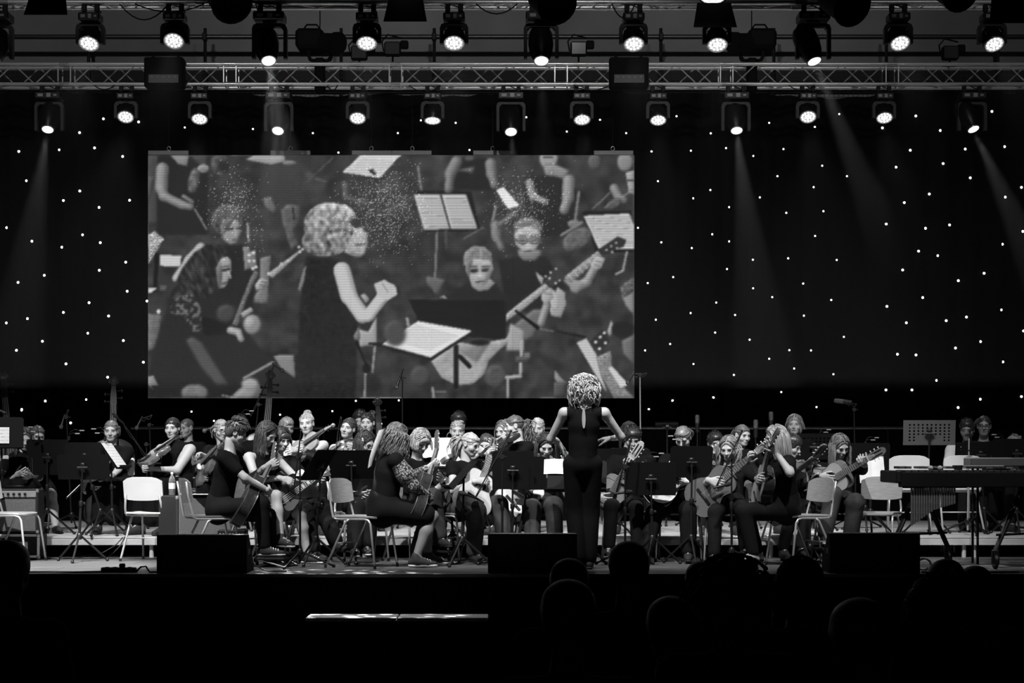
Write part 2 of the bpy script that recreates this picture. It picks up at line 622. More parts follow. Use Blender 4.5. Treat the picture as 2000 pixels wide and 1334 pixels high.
def lamp_base(key, w, d, z1, z0):
    return proto(key, lambda: (
        mesh_of(lambda b: (b.box((0, 0, (z0 + z1) / 2), (w, d, z1 - z0), ch=0.012), b.lathe([(0.07, z0 - 0.012), (0.07, z0)], 16)), False, BLACKP),
        [mesh_of(lambda b, q=q: b.box((w * q[0], -d / 2 - 0.001, (z0 + z1) / 2), (w * q[1], 0.004, (z1 - z0) * q[2])), False, LBL) for q in ((-0.27, 0.2, 0.4), (0.05, 0.16, 0.55), (0.3, 0.12, 0.25))],
        mesh_of(lambda b: [hook(b, 0.0) for _ in (0,)], 40, BLACK)))

def lamp_common(t, key, w, d, z1, z0, yk, yw, yh, ym):
    bm_, lm_, hm_ = lamp_base(key, w, d, z1, z0)
    base = link('base', bm_, None, t)
    for q, lq in enumerate(lm_):
        link(('label_plate', 'display_panel', 'socket_plate')[q], lq, None, base)
    for s in (-1, 1):
        link('hook_clamp', hm_, None, t, Matrix.Translation((s * w * 0.3, 0, 0)))
    cab = proto(key + 'cab', lambda: mesh_of(lambda b: b.tube([(-0.02, 0.03, 0.01), (0.06, 0.05, -0.02), (0.10, 0.03, -0.07), (0.05, 0.0, z1)], 0.006, 5), True, BLACK))
    link('safety_cable', cab, None, t)
    ymesh = proto(key + 'yoke', lambda: mesh_of(lambda b: yoke(b, yw, yh, z=yk), 35, ym))
    link('yoke', ymesh, None, t)

def led_wash(px, py, Y, zch, label, tilt=57, yaw=0, power=0.0):
    t = thing('wash_light', label, 'stage light', (X(px, Y), Y, zch - 0.025), group='round LED wash lights on the trusses')
    lamp_common(t, 'wash', 0.215, 0.2, -0.09, -0.17, -0.185, 0.285, 0.205, GREYP)
    piv = zch - 0.025
    pivz = (Z(py, Y) + 0.078) - (zch - 0.025)
    head = proto('washhead', lambda: mesh_of(lambda b: b.lathe([(0.03, -0.115), (0.075, -0.10), (0.1, -0.05), (0.108, 0.0), (0.108, 0.06), (0.1, 0.085)], 24), 40, BLACKP))
    rim = proto('washrim', lambda: mesh_of(lambda b: b.lathe([(0.1, 0.085), (0.106, 0.09), (0.104, 0.096), (0.094, 0.096), (0.094, 0.088)], 28, cap=False), 40, CHROME))
    def cells(b):
        cs = [(0, 0)] + [(0.034 * math.cos(a), 0.034 * math.sin(a)) for a in np.arange(6) * PI / 3] + [(0.069 * math.cos(a + 0.13), 0.069 * math.sin(a + 0.13)) for a in np.arange(12) * PI / 6]
        for x, y in cs:
            b.lathe([(0.0155, 0.089), (0.0145, 0.094), (0.009, 0.098), (0.0, 0.0995)], 8, (x, y, 0), cap=False)
    lens = proto('washlens', lambda: mesh_of(lambda b: b.lathe([(0.0, 0.0885), (0.095, 0.0885)], 24, cap=False), False, LENSB))
    cel = proto('washcells', lambda: mesh_of(cells, True, LENS))
    dirv = Vector((math.sin(math.radians(yaw)) * math.cos(math.radians(tilt)), -math.cos(math.radians(yaw)) * math.cos(math.radians(tilt)), -math.sin(math.radians(tilt))))
    Mh = Matrix.Translation((0, 0, pivz)) @ M4(frame_from(dirv, (1, 0, 0)), (0, 0, 0))
    h = link('head', head, None, t, Mh)
    link('lens_ring', rim, None, h)
    l = link('lens', lens, None, h)
    c = link('lens_cells', cel, None, h); c['kind'] = 'stuff'
    han = proto('washhandle', lambda: mesh_of(lambda b: b.tube([(-0.1, -0.05, -0.09), (-0.06, -0.05, -0.13), (0.06, -0.05, -0.13), (0.1, -0.05, -0.09)], 0.008, 6), True, BLACKP))
    link('handle', han, None, t, Matrix.Translation((0, -0.02, pivz + 0.06 + 0.09)))
    if power:
        s = bpy.data.lights.new('wash_beam', 'SPOT')
        s.energy = power; s.spot_size = math.radians(38); s.spot_blend = 0.9; s.shadow_soft_size = 0.09
        so = bpy.data.objects.new('wash_beam', s); COL.objects.link(so)
        so.parent = t
        so.location = Vector((0, 0, pivz)) + dirv * 0.11
        so.rotation_euler = dirv.to_track_quat('-Z', 'Y').to_euler()
    return t

def beam_spot(px, py, Y, zch, label, tilt=52, yaw=0, power=0.0, cone=14, gobo=False):
    t = thing('spot_light', label, 'stage light', (X(px, Y), Y, zch - 0.025), group='moving-head spotlights on the trusses')
    lamp_common(t, 'spot', 0.31, 0.26, -0.085, -0.17, -0.19, 0.35, 0.35, GREYP)
    dirv = Vector((math.sin(math.radians(yaw)) * math.cos(math.radians(tilt)), -math.cos(math.radians(yaw)) * math.cos(math.radians(tilt)), -math.sin(math.radians(tilt))))
    pivz = (Z(py, Y) - dirv.z * 0.2) - (zch - 0.025)
    px_off = -dirv.x * 0.2
    head = proto('spothead', lambda: mesh_of(lambda b: b.lathe([(0.06, -0.2), (0.1, -0.18), (0.122, -0.12), (0.126, 0.0), (0.112, 0.1), (0.088, 0.17), (0.076, 0.195)], 20), 40, BLACKP))
    rim = proto('spotrim', lambda: mesh_of(lambda b: b.lathe([(0.076, 0.195), (0.08, 0.2), (0.078, 0.208), (0.067, 0.208), (0.066, 0.198)], 24, cap=False), 40, CHROME))
    lens = proto('spotlens', lambda: mesh_of(lambda b: b.lathe([(0.0, 0.209), (0.03, 0.207), (0.058, 0.2), (0.067, 0.197)], 24, cap=False), True, SPOTL))
    Mh = Matrix.Translation((px_off, 0, pivz)) @ M4(frame_from(dirv, (1, 0, 0)), (0, 0, 0))
    h = link('head', head, None, t, Mh)
    link('lens_ring', rim, None, h)
    link('lens', lens, None, h)
    han = proto('spothandle', lambda: mesh_of(lambda b: b.box((0, -0.1, -0.1), (0.12, 0.015, 0.02), ch=0.004), False, GREYP))
    link('handle', han, None, h)
    if power:
        s = bpy.data.lights.new('spot_beam', 'SPOT')
        s.energy = power; s.spot_size = math.radians(cone); s.spot_blend = 0.35; s.shadow_soft_size = 0.03
        if gobo:
            # a breakup gobo in the gate: round flecks of light
            s.use_nodes = True
            nt = s.node_tree
            em = nt.nodes['Emission']
            tc = nt.nodes.new('ShaderNodeTexCoord')
            vo = nt.nodes.new('ShaderNodeTexVoronoi'); vo.inputs['Scale'].default_value = 50
            nt.links.new(tc.outputs['Normal'], vo.inputs['Vector'])
            rp = nt.nodes.new('ShaderNodeMapRange'); rp.inputs['From Min'].default_value = 0.30; rp.inputs['From Max'].default_value = 0.24; rp.inputs['To Min'].default_value = 0.02; rp.inputs['To Max'].default_value = 1.0
            nt.links.new(vo.outputs['Distance'], rp.inputs['Value'])
            nt.links.new(rp.outputs[0], em.inputs['Strength'])
        so = bpy.data.objects.new('spot_beam', s); COL.objects.link(so)
        so.parent = t
        so.location = Vector((px_off, 0, pivz)) + dirv * 0.215
        so.rotation_euler = dirv.to_track_quat('-Z', 'Y').to_euler()
    return t

ORD = ['first', 'second', 'third', 'fourth', 'fifth', 'sixth', 'seventh', 'eighth', 'ninth', 'tenth']
for i, (px, py, tl, yw, pw) in enumerate([(177, 88, 55, -6, 109), (342, 84, 50, -3, 109), (717, 87, 57, 0, 109), (887, 87, 55, 0, 109), (1237, 89, 55, 3, 92), (1400, 90, 57, 0, 75), (1754, 88, 52, 10, 67), (1937, 90, 52, 14, 67)]):
    led_wash(px, py, TUY, zUp, 'round LED wash light glowing on the upper truss, %s from the left of eight' % ORD[i], tl, yw, pw)
for i, (px, py, tl, yw, pw) in enumerate([(247, 231, 52, 0, 126), (391, 234, 58, 0, 126), (699, 233, 54, 0, 126), (845, 235, 72, 0, 142), (1136, 235, 60, 5, 117), (1285, 236, 60, 0, 100), (1577, 231, 52, 0, 75), (1726, 232, 56, 0, 75)]):
    led_wash(px, py, TLY, zLow, 'round LED wash light glowing under the lower truss, %s from the left of eight' % ORD[i], tl, yw, pw)
for i, (px, py, yw, pw, tl, cn, gb) in enumerate([(-8, 122, 0, 0, 52, 14, 0), (527, 122, 17, 13000, 57, 19, 1), (1057, 122, 2, 250, 60, 12, 0), (1588, 122, 34, 1100, 62, 12, 0)]):
    beam_spot(px, py, TUY, zUp, 'long-headed spotlight on the upper truss, %s from the left of four' % ORD[i], tl, yw, pw, cn, gb)
for i, (px, py, yw, pw, tl) in enumerate([(97, 255, 0, 950, 60), (545, 258, -4, 420, 54), (998, 260, 6, 420, 54), (1437, 257, 4, 1100, 60), (1898, 254, 32, 950, 60)]):
    beam_spot(px, py, TLY, zLow, 'long-headed spotlight under the lower truss, %s from the left of five' % ORD[i], tl, yw, pw, 14)

RIGB = mat('flat_black_housing', 0.0028, 0.75, spec=0.12)
# fresnel lanterns with barn doors, and round lanterns seen from below, on the upper truss
FLENS = emitter('fresnel_lens_glow', 2.2)
def fresnel(px, py, Y, label, lit):
    """py: bottom edge of the lower barn door"""
    t = thing('fresnel_lantern', label, 'stage light', (X(px, Y), Y, zUp - 0.02), group='lanterns with barn doors on the upper truss')
    z0 = Z(py, Y) - (zUp - 0.02)
    zc = z0 + 0.42
    b = MB(); b.lathe([(0.1, -0.24), (0.15, -0.2), (0.165, 0.0), (0.165, 0.06)], 20, (0, 0, 0)); head = b
    dirv = Vector((0, -math.cos(0.75), -math.sin(0.75)))
    Mh = Matrix.Translation((0, -0.12, zc)) @ M4(frame_from(dirv, (1, 0, 0)), (0, 0, 0))
    h = link('body', b.mesh('body', 40), RIGB, t, Mh)
    b = MB()
    for r in (0.14, 0.11, 0.075, 0.04):
        b.lathe([(r, 0.062), (r - 0.012, 0.072), (r - 0.022, 0.064)], 24, cap=False)
    ln_ = link('lens_rings', b.mesh('lens_rings', True), FLENS if lit else mat('dark_lens', 0.05, 0.15), h)
    b = MB(); b.lathe([(0, 0.061), (0.15, 0.061)], 24, cap=False)
    link('lens', b.mesh('lens'), mat('fresnel_glass', 0.4, 0.2, emit=0.35) if lit else mat('dark_lens', 0.05, 0.15), h)
    R = frame_from(dirv, (1, 0, 0))
    # doors: lower one hangs down towards us, upper and sides flare
    def door(pts, nm):
        b = MB()
        n = len(pts)
        v = [A3(p) for p in pts] + [A3(p) + np.array([0, 0.006, 0]) for p in pts]
        f = [tuple(range(n)), tuple(range(2 * n - 1, n - 1, -1))] + [(k, n + k, n + (k + 1) % n, (k + 1) % n) for k in range(n)]
        b.add(v, f)
        b.build('barn_door', RIGB, t)
    door([(-0.155, -0.22, zc - 0.17), (0.155, -0.22, zc - 0.17), (0.2, -0.33, z0), (-0.2, -0.33, z0)], 0)
    door([(-0.15, -0.1, zc + 0.09), (0.15, -0.1, zc + 0.09), (0.17, -0.24, zc + 0.26), (-0.17, -0.24, zc + 0.26)], 0)
    door([(-0.165, -0.28, zc - 0.08), (-0.165, -0.12, zc + 0.08), (-0.34, -0.24, zc + 0.13), (-0.36, -0.38, zc - 0.1)], 0)
    door([(0.165, -0.28, zc - 0.08), (0.165, -0.12, zc + 0.08), (0.34, -0.24, zc + 0.13), (0.36, -0.38, zc - 0.1)], 0)
    b = MB(); yoke(b, 0.38, zUp * 0 + 0.28, 0.012, 0.04, zc + 0.3); b.build('bracket', RIGB, t)
    b = MB(); hook(b, 0.0); b.box((0, 0, (zc + 0.3) / 2 - 0.01), (0.03, 0.03, abs(zc + 0.3) + 0.02)); b.build('hook_clamp', RIGB, t, 40)
fresnel(105, 44, 18.6, 'unlit lantern with a hanging barn door, leftmost on the upper truss', False)
fresnel(795, 57, 18.6, 'lit lantern with a black barn door above the fourth wash light', True)
fresnel(1390, 68, 18.6, 'bright lantern with ringed lens and barn doors at the top edge', True)
fresnel(1958, 60, 18.6, 'unlit lantern with barn doors, rightmost on the upper truss', False)

def round_lantern(px, py, Y, label, w=0.42):
    t = thing('round_lantern', label, 'stage light', (X(px, Y), Y, zUp), group='dark round lanterns on the upper truss')
    zc = Z(py, Y) - zUp + 0.15
    b = MB(); b.lathe([(0.05, -0.3), (0.13, -0.26), (0.17, -0.12), (0.18, 0.12), (0.2, 0.2), (0.17, 0.2), (0.16, 0.14)], 20, cap=True)
    Mh = Matrix.Translation((0, -0.1, zc)) @ M4(frame_from((0.35, -0.75, -0.45)), (0, 0, 0))
    link('body', b.mesh('body', 40), RIGB, t, Mh)
    b = MB(); b.tube([(-0.2, -0.1, zc), (-0.2, -0.02, zc + 0.2), (-0.05, 0, zc + 0.33), (0.05, 0, zc + 0.33), (0.2, -0.02, zc + 0.2), (0.2, -0.1, zc)], 0.012, 6); b.build('bracket', RIGB, t, True)
    b = MB(); b.ball((0.19, -0.2, zc + 0.05), 0.05, 10, 7); b.build('pan_knob', BLACKP, t, True)
round_lantern(445, 30, 18.8, 'dark round lantern seen from below beside the second wash light')
round_lantern(1072, 32, 18.8, 'dark round lantern seen from below over the conductor')
round_lantern(1640, 36, 18.8, 'dark round lantern seen from below near the tilted spotlight')
round_lantern(1850, 8, 18.8, 'dark round lantern tucked up at the top edge by the right end')

# profile spots standing on the lower truss, black against the wall
def profile_spot(px, label, flip=1):
    Y = TLY + 0.1
    t = thing('profile_lantern', label, 'stage light', (X(px, Y), Y, zLow + 0.24), group='black profile lanterns standing on the lower truss')
    b = MB(); b.box((0, 0, -0.12), (0.12, 0.16, 0.42), ch=0.02); b.build('stand_column', RIGB, t)
    b = MB(); yoke(b, 0.3, 0.3, 0.03, 0.06, 0.0)
    b2 = MB(); b2.add(np.concatenate(b.v) * np.array([1, 1, -1]) + np.array([0, 0, 0.05]), [q[::-1] for q in b.f]); b2.build('yoke', RIGB, t, 35)
    d = Vector((0.75 * flip, -0.6, -0.12))
    b = MB(); b.lathe([(0.1, -0.3), (0.14, -0.26), (0.15, -0.05), (0.12, 0.0), (0.115, 0.25), (0.13, 0.26), (0.13, 0.33)], 16)
    link('barrel', b.mesh('barrel', 40), RIGB, t, Matrix.Translation((0, 0, 0.28)) @ M4(frame_from(d), (0, 0, 0)))
    b = MB(); b.box((-0.12 * flip, 0.02, 0.32), (0.34, 0.3, 0.24), ch=0.04); b.build('lamp_house', RIGB, t)
    b = MB(); b.tube([(-0.2 * flip, 0, 0.44), (-0.16 * flip, 0, 0.5), (-0.04 * flip, 0, 0.5), (0, 0, 0.45)], 0.012, 6); b.build('handle', RIGB, t, True)
    b = MB(); b.tube([(0.0, 0, 0.45), (0.0, 0.0, 0.9)], 0.007, 5); b.build('safety_wire', RIGB, t)
profile_spot(625, 'black profile lantern on the lower truss beside the second upper spotlight', 1)
profile_spot(1468, 'black profile lantern on the lower truss near the tilted spotlight', -1)

def small_flood(px, py, label, s=1):
    Y = TLY + 0.1
    t = thing('small_floodlight', label, 'stage light', (X(px, Y), Y, zLow + 0.26), group='small black floodlights standing on the lower truss')
    z = Z(py, Y) - (zLow + 0.26)
    strut('stem', (0, 0, -0.02), (0, 0, z), 0.012, RIGB, t)
    b = MB(); b.box((0, -0.02, z + 0.02), (0.2, 0.12, 0.17), ch=0.02); b.build('housing', RIGB, t)
    b = MB(); b.box((0, -0.085, z + 0.02), (0.17, 0.01, 0.14), ch=0.003); b.build('glass', mat('dark_lens', 0.05, 0.15), t)
    b = MB(); b.tube([(-0.11, 0, z), (-0.13, 0, z + 0.12), (-0.06 * s, 0, z + 0.2), (0.1, 0, z + 0.16)], 0.01, 6); b.build('bracket', RIGB, t, True)
    b = MB(); b.box((0.14 * s, 0.02, z + 0.08), (0.1, 0.08, 0.1), ch=0.015); b.build('ballast', RIGB, t)
small_flood(767, 100, 'small black floodlight standing on the lower truss left of centre')
small_flood(1130, 100, 'small black floodlight standing on the lower truss right of centre')
small_flood(1855, 108, 'small black floodlight standing on the lower truss near the right end')
small_flood(702, 108, 'small black floodlight below the third upper wash light')

def power_box(px, label):
    Y = TLY - 0.05
    t = thing('power_box', label, 'electrical box', (X(px, Y), Y, zLow), group='dark power boxes strapped to the lower truss')
    b = MB(); b.box((0, -0.1, 0.1), (0.47, 0.2, 0.36), ch=0.015); b.build('case', RIGB, t)
    b = MB(); b.box((0, -0.203, 0.02), (0.36, 0.008, 0.1), ch=0.002); p = b.build('front_panel', mat('grey_panel', 0.09, 0.5), t)
    b = MB()
    for k in range(5):
        b.box((-0.14 + 0.07 * k, -0.209, 0.04), (0.02, 0.006, 0.006))
    b.build('label_strip', LBL, p)
    for s in (-1, 1):
        b = MB(); b.box((s * 0.15, 0.0, 0.29), (0.04, 0.09, 0.06), ch=0.006); b.build('clamp', RIGB, t)
power_box(325, 'dark power box strapped to the lower truss above the second lower wash light')
power_box(1227, 'dark power box strapped to the lower truss right of centre')

# drooping cables along the upper truss
for i, (pa, pb, sag) in enumerate([(235, 330, 0.16), (500, 545, 0.2), (930, 1010, 0.1), (1195, 1240, 0.14), (265, 400, 0.08)]):
    a, c = X(pa, TUY), X(pb, TUY)
    b = MB(); b.tube([(a + (c - a) * u, TUY - 0.03, zUp - 0.02 - sag * 4 * u * (1 - u)) for u in np.linspace(0, 1, 9)], 0.007, 6)
    tag(b.build('hanging_cable', BLACK, None, True), 'thin black cable drooping under the upper truss, %s from the left' % ORD[[0, 2, 3, 4, 1][i]], 'cable', 'cables drooping under the upper truss')
for i, (pa, pb, sag) in enumerate([(185, 225, 0.05), (640, 660, 0.06), (800, 860, 0.08), (1120, 1190, 0.06), (1540, 1590, 0.06)]):
    a, c = X(pa, TLY), X(pb, TLY)
    b = MB(); b.tube([(a + (c - a) * u, TLY - 0.03, zLow - 0.02 - sag * 4 * u * (1 - u)) for u in np.linspace(0, 1, 9)], 0.007, 6)
    tag(b.build('hanging_cable', BLACK, None, True), 'thin black cable looped under the lower truss, %s from the left' % ORD[i], 'cable', 'cables looped under the lower truss')

# ------------------------------------------------------------------ the video wall and the moving picture it shows
SY = 24.55
SX0, SX1, SY0, SY1 = 289.0, 1239.0, 303.0, 778.0
GW, GH = 588, 294
def _g(x, y):
    return (x - SX0) / (SX1 - SX0) * GW, (y - SY0) / (SY1 - SY0) * GH
yy_, xx_ = np.mgrid[0:GH, 0:GW]
def _sm(a, k=1):
    for _ in range(k):
        a = (a + np.roll(a, 1, 0) + np.roll(a, -1, 0)) / 3
        a = (a + np.roll(a, 1, 1) + np.roll(a, -1, 1)) / 3
    return a
rng = np.random.default_rng(3)
def cloud(k, amp):
    n = rng.normal(size=(GH, GW))
    n = _sm(n, k)
    return amp * n / n.std()
PIC = 56 + cloud(30, 5) + cloud(10, 2)
def streak(kv, kh, amp):
    n = rng.normal(size=(GH, GW))
    for _ in range(kv):
        n = (n + np.roll(n, 1, 0) + np.roll(n, -1, 0) + np.roll(np.roll(n, 1, 0), 1, 1)) / 4
    for _ in range(kh):
        n = (n + np.roll(n, 1, 1) + np.roll(n, -1, 1)) / 3
    return amp * n / n.std()
def fill(mask, v, soft=1, tex=0.0, texk=2):
    global PIC
    m = _sm(mask.astype(float), soft)
    val = v
    if 62 < v < 178 and mask.sum() > 60:
        # round the shape off: brighter to the upper left, darker to its edges
        a = _sm(mask.astype(float), 7)
        gy_, gx_ = np.gradient(_sm(a, 3))
        val = v * (0.88 + 0.16 * np.clip(a * 1.35 - 0.2, 0, 1)) + 130 * (gx_ * 0.8 + gy_)
    if tex:
        val = val + cloud(texk, tex)
    PIC = PIC * (1 - m) + val * m
def pmask(pts):
    p = np.array(pts, float)
    m = np.zeros((GH, GW), bool)
    n = len(p)
    px, py = xx_ + 0.5, yy_ + 0.5
    for i in range(n):
        x1, y1 = p[i]; x2, y2 = p[(i + 1) % n]
        if y1 == y2:
            continue
        c = ((y1 > py) != (y2 > py)) & (px < (x2 - x1) * (py - y1) / (y2 - y1) + x1)
        m ^= c
    return m
OA, OB = (280, 280), (760, 280)
def cv(o, pts):
    return [_g(o[0] + x / 2.616, o[1] + y / 2.616) for x, y in pts]
def poly(o, v, pts, soft=1, tex=0.0, texk=2):
    fill(pmask(cv(o, pts)), v, soft, tex, texk)
def ell(o, v, cx, cy, rx, ry, soft=1, tex=0.0, texk=2, rot=0.0):
    (gx, gy), = cv(o, [(cx, cy)])
    s = GW / (SX1 - SX0) / 2.616
    dx, dy = xx_ - gx, yy_ - gy
    c, q = math.cos(rot), math.sin(rot)
    u, w = c * dx + q * dy, -q * dx + c * dy
    fill((u / (rx * s)) ** 2 + (w / (ry * s)) ** 2 < 1, v, soft, tex, texk)
def seg(o, v, x1, y1, x2, y2, w, soft=1):
    (a, b), (c, d) = cv(o, [(x1, y1), (x2, y2)])
    s = GW / (SX1 - SX0) / 2.616
    L2 = (c - a) ** 2 + (d - b) ** 2 + 1e-9
    t = np.clip(((xx_ - a) * (c - a) + (yy_ - b) * (d - b)) / L2, 0, 1)
    fill(np.hypot(xx_ - a - t * (c - a), yy_ - b - t * (d - b)) < w * s / 2, v, soft)
def dots(o, v, pts, r=7):
    for x, y in pts:
        ell(o, v, x, y, r, r * 0.8, 1)
def limb(o, v, pts, w, dark=0.72):
    """a shaded round limb along a path: dark edge then a lighter core"""
    for i in range(len(pts) - 1):
        a, b = pts[i], pts[i + 1]
        seg(o, v * dark, a[0], a[1], b[0], b[1], w[i], 1)
    for i in range(len(pts) - 1):
        a, b = pts[i], pts[i + 1]
        seg(o, v, a[0] - w[i] * 0.08, a[1] - w[i] * 0.05, b[0] - w[i] * 0.08, b[1] - w[i] * 0.05, w[i] * 0.66, 3)

# back of the picture: players and furniture
poly(OA, 66, [(22, 62), (330, 62), (330, 420), (22, 420)], 6)
poly(OA, 76, [(22, 170), (62, 176), (30, 310), (22, 310)])
poly(OA, 38, [(75, 62), (240, 62), (330, 150), (330, 470), (70, 470), (70, 300)], 3)
limb(OA, 135, [(98, 130), (92, 230), (105, 270), (200, 315), (240, 325)], [66, 54, 46, 36])
poly(OA, 128, [(140, 62), (236, 62), (226, 118), (180, 108)])
ell(OA, 88, 258, 190, 28, 70, 2, 10, 3, 0.2)
ell(OA, 128, 306, 128, 30, 22, 1, 6)
seg(OA, 112, 205, 270, 250, 300, 20); seg(OA, 130, 262, 335, 322, 438, 9); seg(OA, 110, 258, 206, 262, 200, 12)
ell(OA, 78, 390, 110, 45, 60, 4, 8, 4); ell(OA, 45, 410, 120, 30, 30, 3)
poly(OA, 150, [(525, 85), (565, 62), (722, 62), (728, 95), (655, 112)])
ell(OA, 120, 745, 100, 36, 12)
poly(OA, 60, [(610, 120), (800, 110), (820, 300), (600, 300)], 5)
seg(OA, 92, 830, 200, 970, 72, 5); seg(OA, 84, 880, 180, 930, 195, 14)
ell(OA, 78, 845, 160, 20, 16, 2)
poly(OA, 100, [(615, 285), (650, 272), (682, 330), (672, 362), (640, 342), (622, 320)], 2)
poly(OA, 88, [(705, 345), (740, 312), (800, 320), (802, 400), (768, 450), (795, 520), (760, 552), (735, 480), (712, 400)], 2, 5, 4)
seg(OA, 38, 765, 330, 770, 390, 8)
limb(OA, 84, [(1035, 215), (1040, 280), (1140, 310)], [48, 34])
poly(OA, 205, [(1018, 150), (1112, 62), (1320, 62), (1290, 90), (1210, 178)])
for k in range(7):
    f = k / 7
    seg(OA, 168, 1040 + f * 90, 140 - f * 70, 1205 + f * 90, 165 - f * 80, 4)
poly(OA, 45, [(1148, 140), (1175, 132), (1195, 160), (1180, 165)])
seg(OA, 150, 532, 410, 538, 500, 12); poly(OA, 112, [(600, 588), (655, 574), (636, 822), (540, 815), (600, 742)], 1, 4, 3)
# left girl behind
ell(OA, 78, 430, 395, 82, 82, 2, 7, 3)
poly(OA, 138, [(396, 425), (440, 385), (488, 400), (502, 452), (478, 512), (444, 522), (410, 490)], 2)
poly(OA, 92, [(400, 400), (470, 385), (440, 430), (410, 470)], 2)
seg(OA, 48, 432, 440, 456, 436, 10); seg(OA, 48, 474, 436, 494, 434, 9); seg(OA, 84, 456, 494, 482, 492, 8); seg(OA, 164, 468, 440, 472, 470, 9)
poly(OA, 42, [(395, 530), (530, 520), (580, 700), (560, 860), (380, 820)], 3)
limb(OA, 185, [(295, 530), (230, 600), (165, 690)], [46, 36])
poly(OA, 120, [(510, 528), (545, 532), (550, 640), (520, 650)], 1)
# left guitar at the edge, papers
poly(OA, 150, [(24, 470), (60, 450), (102, 488), (72, 555), (30, 620)], 1, 28, 0)
dots(OA, 225, [(45, 470), (60, 500), (40, 520), (85, 500), (98, 492)], 7)
poly(OA, 30, [(85, 560), (70, 760), (50, 760), (60, 560)])
poly(OA, 200, [(88, 571), (196, 576), (190, 632), (86, 628)])
poly(OA, 208, [(22, 740), (72, 742), (40, 766), (22, 766)]); poly(OA, 90, [(85, 725), (122, 730), (115, 752), (85, 755)])
poly(OA, 100, [(22, 872), (96, 880), (82, 1050), (22, 1066)], 1, 4, 2)
ell(OA, 215, 78, 860, 9, 12)
# lace-sleeved girl
poly(OA, 43, [(150, 760), (330, 740), (430, 760), (520, 960), (640, 1090), (780, 1100), (780, 1306), (22, 1306), (40, 1090)], 4)
poly(OA, 50, [(145, 760), (200, 640), (260, 560), (330, 516), (400, 522), (445, 572), (385, 640), (380, 745), (330, 790), (250, 790), (150, 800)], 2)
_hm = pmask(cv(OA, [(145, 760), (200, 640), (260, 560), (330, 516), (400, 522), (445, 572), (385, 640), (380, 745), (330, 790), (250, 790), (150, 800)]))
PIC = PIC + _sm(_hm.astype(float), 2) * np.clip(streak(9, 1, 9) + cloud(14, 5), -12, 24)
poly(OA, 150, [(376, 640), (398, 590), (430, 580), (448, 598), (452, 640), (442, 690), (420, 738), (390, 744)], 1)
poly(OA, 108, [(376, 640), (400, 600), (404, 690), (390, 744)], 2)
seg(OA, 44, 402, 650, 438, 643, 11); seg(OA, 80, 400, 632, 440, 626, 8); seg(OA, 76, 404, 716, 430, 714, 9); seg(OA, 176, 434, 655, 446, 688, 8); poly(OA, 96, [(378, 650), (398, 660), (400, 735), (386, 740)], 3)
lm = pmask(cv(OA, [(132, 850), (180, 780), (250, 770), (290, 830), (300, 880), (335, 935), (310, 972), (250, 962), (212, 890), (140, 868)]))
lp = cloud(2, 1.0)
fill(lm, 46, 1); fill(lm & (lp > 0.1), 104, 1)
poly(OA, 34, [(300, 880), (440, 930), (450, 975), (330, 985), (300, 960)], 2)
ell(OA, 66, 425, 872, 50, 48, 6)
poly(OA, 100, [(455, 928), (545, 700), (570, 650), (592, 662), (530, 800), (484, 936)], 1, 6, 1)
poly(OA, 116, [(528, 562), (576, 545), (582, 640), (560, 656), (534, 620)], 1)
dots(OA, 225, [(540, 570), (562, 560), (540, 600), (565, 600), (560, 640), (575, 632)], 8)
poly(OA, 150, [(632, 672), (800, 548), (826, 540), (662, 692)], 1, 10, 0); dots(OA, 215, [(795, 530), (815, 540), (800, 555), (740, 600), (705, 615), (640, 665)], 7)
poly(OA, 158, [(574, 720), (600, 690), (640, 700), (612, 742), (576, 756)]); seg(OA, 60, 600, 705, 628, 712, 4); seg(OA, 60, 592, 722, 618, 728, 4)
ell(OA, 132, 556, 925, 44, 50, 2); ell(OA, 158, 545, 915, 26, 30, 3)
poly(OA, 150, [(498, 870), (550, 838), (566, 858), (535, 880), (510, 895)])
limb(OA, 168, [(445, 955), (485, 965), (500, 1000)], [38, 32])
poly(OA, 78, [(220, 1010), (250, 990), (300, 1020), (440, 1240), (380, 1240), (300, 1150)], 5)
ell(OA, 108, 262, 1275, 68, 44, 3, 4, 3)
limb(OA, 138, [(555, 1265), (500, 1310)], [98]); ell(OA, 150, 545, 1230, 44, 30, 4)
seg(OA, 140, 515, 1200, 660, 1120, 14); seg(OA, 150, 405, 1288, 490, 1304, 6)
poly(OA, 122, [(664, 1086), (770, 1082), (782, 1205), (705, 1150)])
poly(OA, 130, [(22, 1192), (55, 1190), (78, 1238), (40, 1240), (60, 1270), (22, 1230)])
# conductor on the picture
poly(OA, 40, [(835, 580), (1010, 600), (1080, 760), (1100, 900), (1085, 1306), (770, 1306), (800, 900), (812, 700)], 2, 2, 4)
poly(OA, 120, [(790, 755), (820, 645), (836, 622), (826, 705), (806, 756)])
poly(OA, 158, [(1030, 430), (1100, 430), (1150, 465), (1148, 520), (1130, 570), (1092, 582), (1030, 560)], 2, 8, 2)
hm = np.zeros((GH, GW), bool)
for (cx, cy, rx, ry) in ((950, 420, 130, 118), (930, 500, 120, 80), (1000, 380, 85, 70)):
    (gx, gy), = cv(OA, [(cx, cy)]); s_ = GW / 950 / 2.616
    hm |= ((xx_ - gx) / (rx * s_)) ** 2 + ((yy_ - gy) / (ry * s_)) ** 2 < 1
curl = cloud(5, 17) + cloud(3, 9) + streak(5, 1, 9) + cloud(12, 10)
(gx, gy), = cv(OA, [(960, 330)])
shade = np.clip(168 - 1.15 * (yy_ - gy), 84, 190)
m_ = _sm(hm.astype(float), 1)
PIC = PIC * (1 - m_) + np.clip(shade + curl, 58, 232) * m_
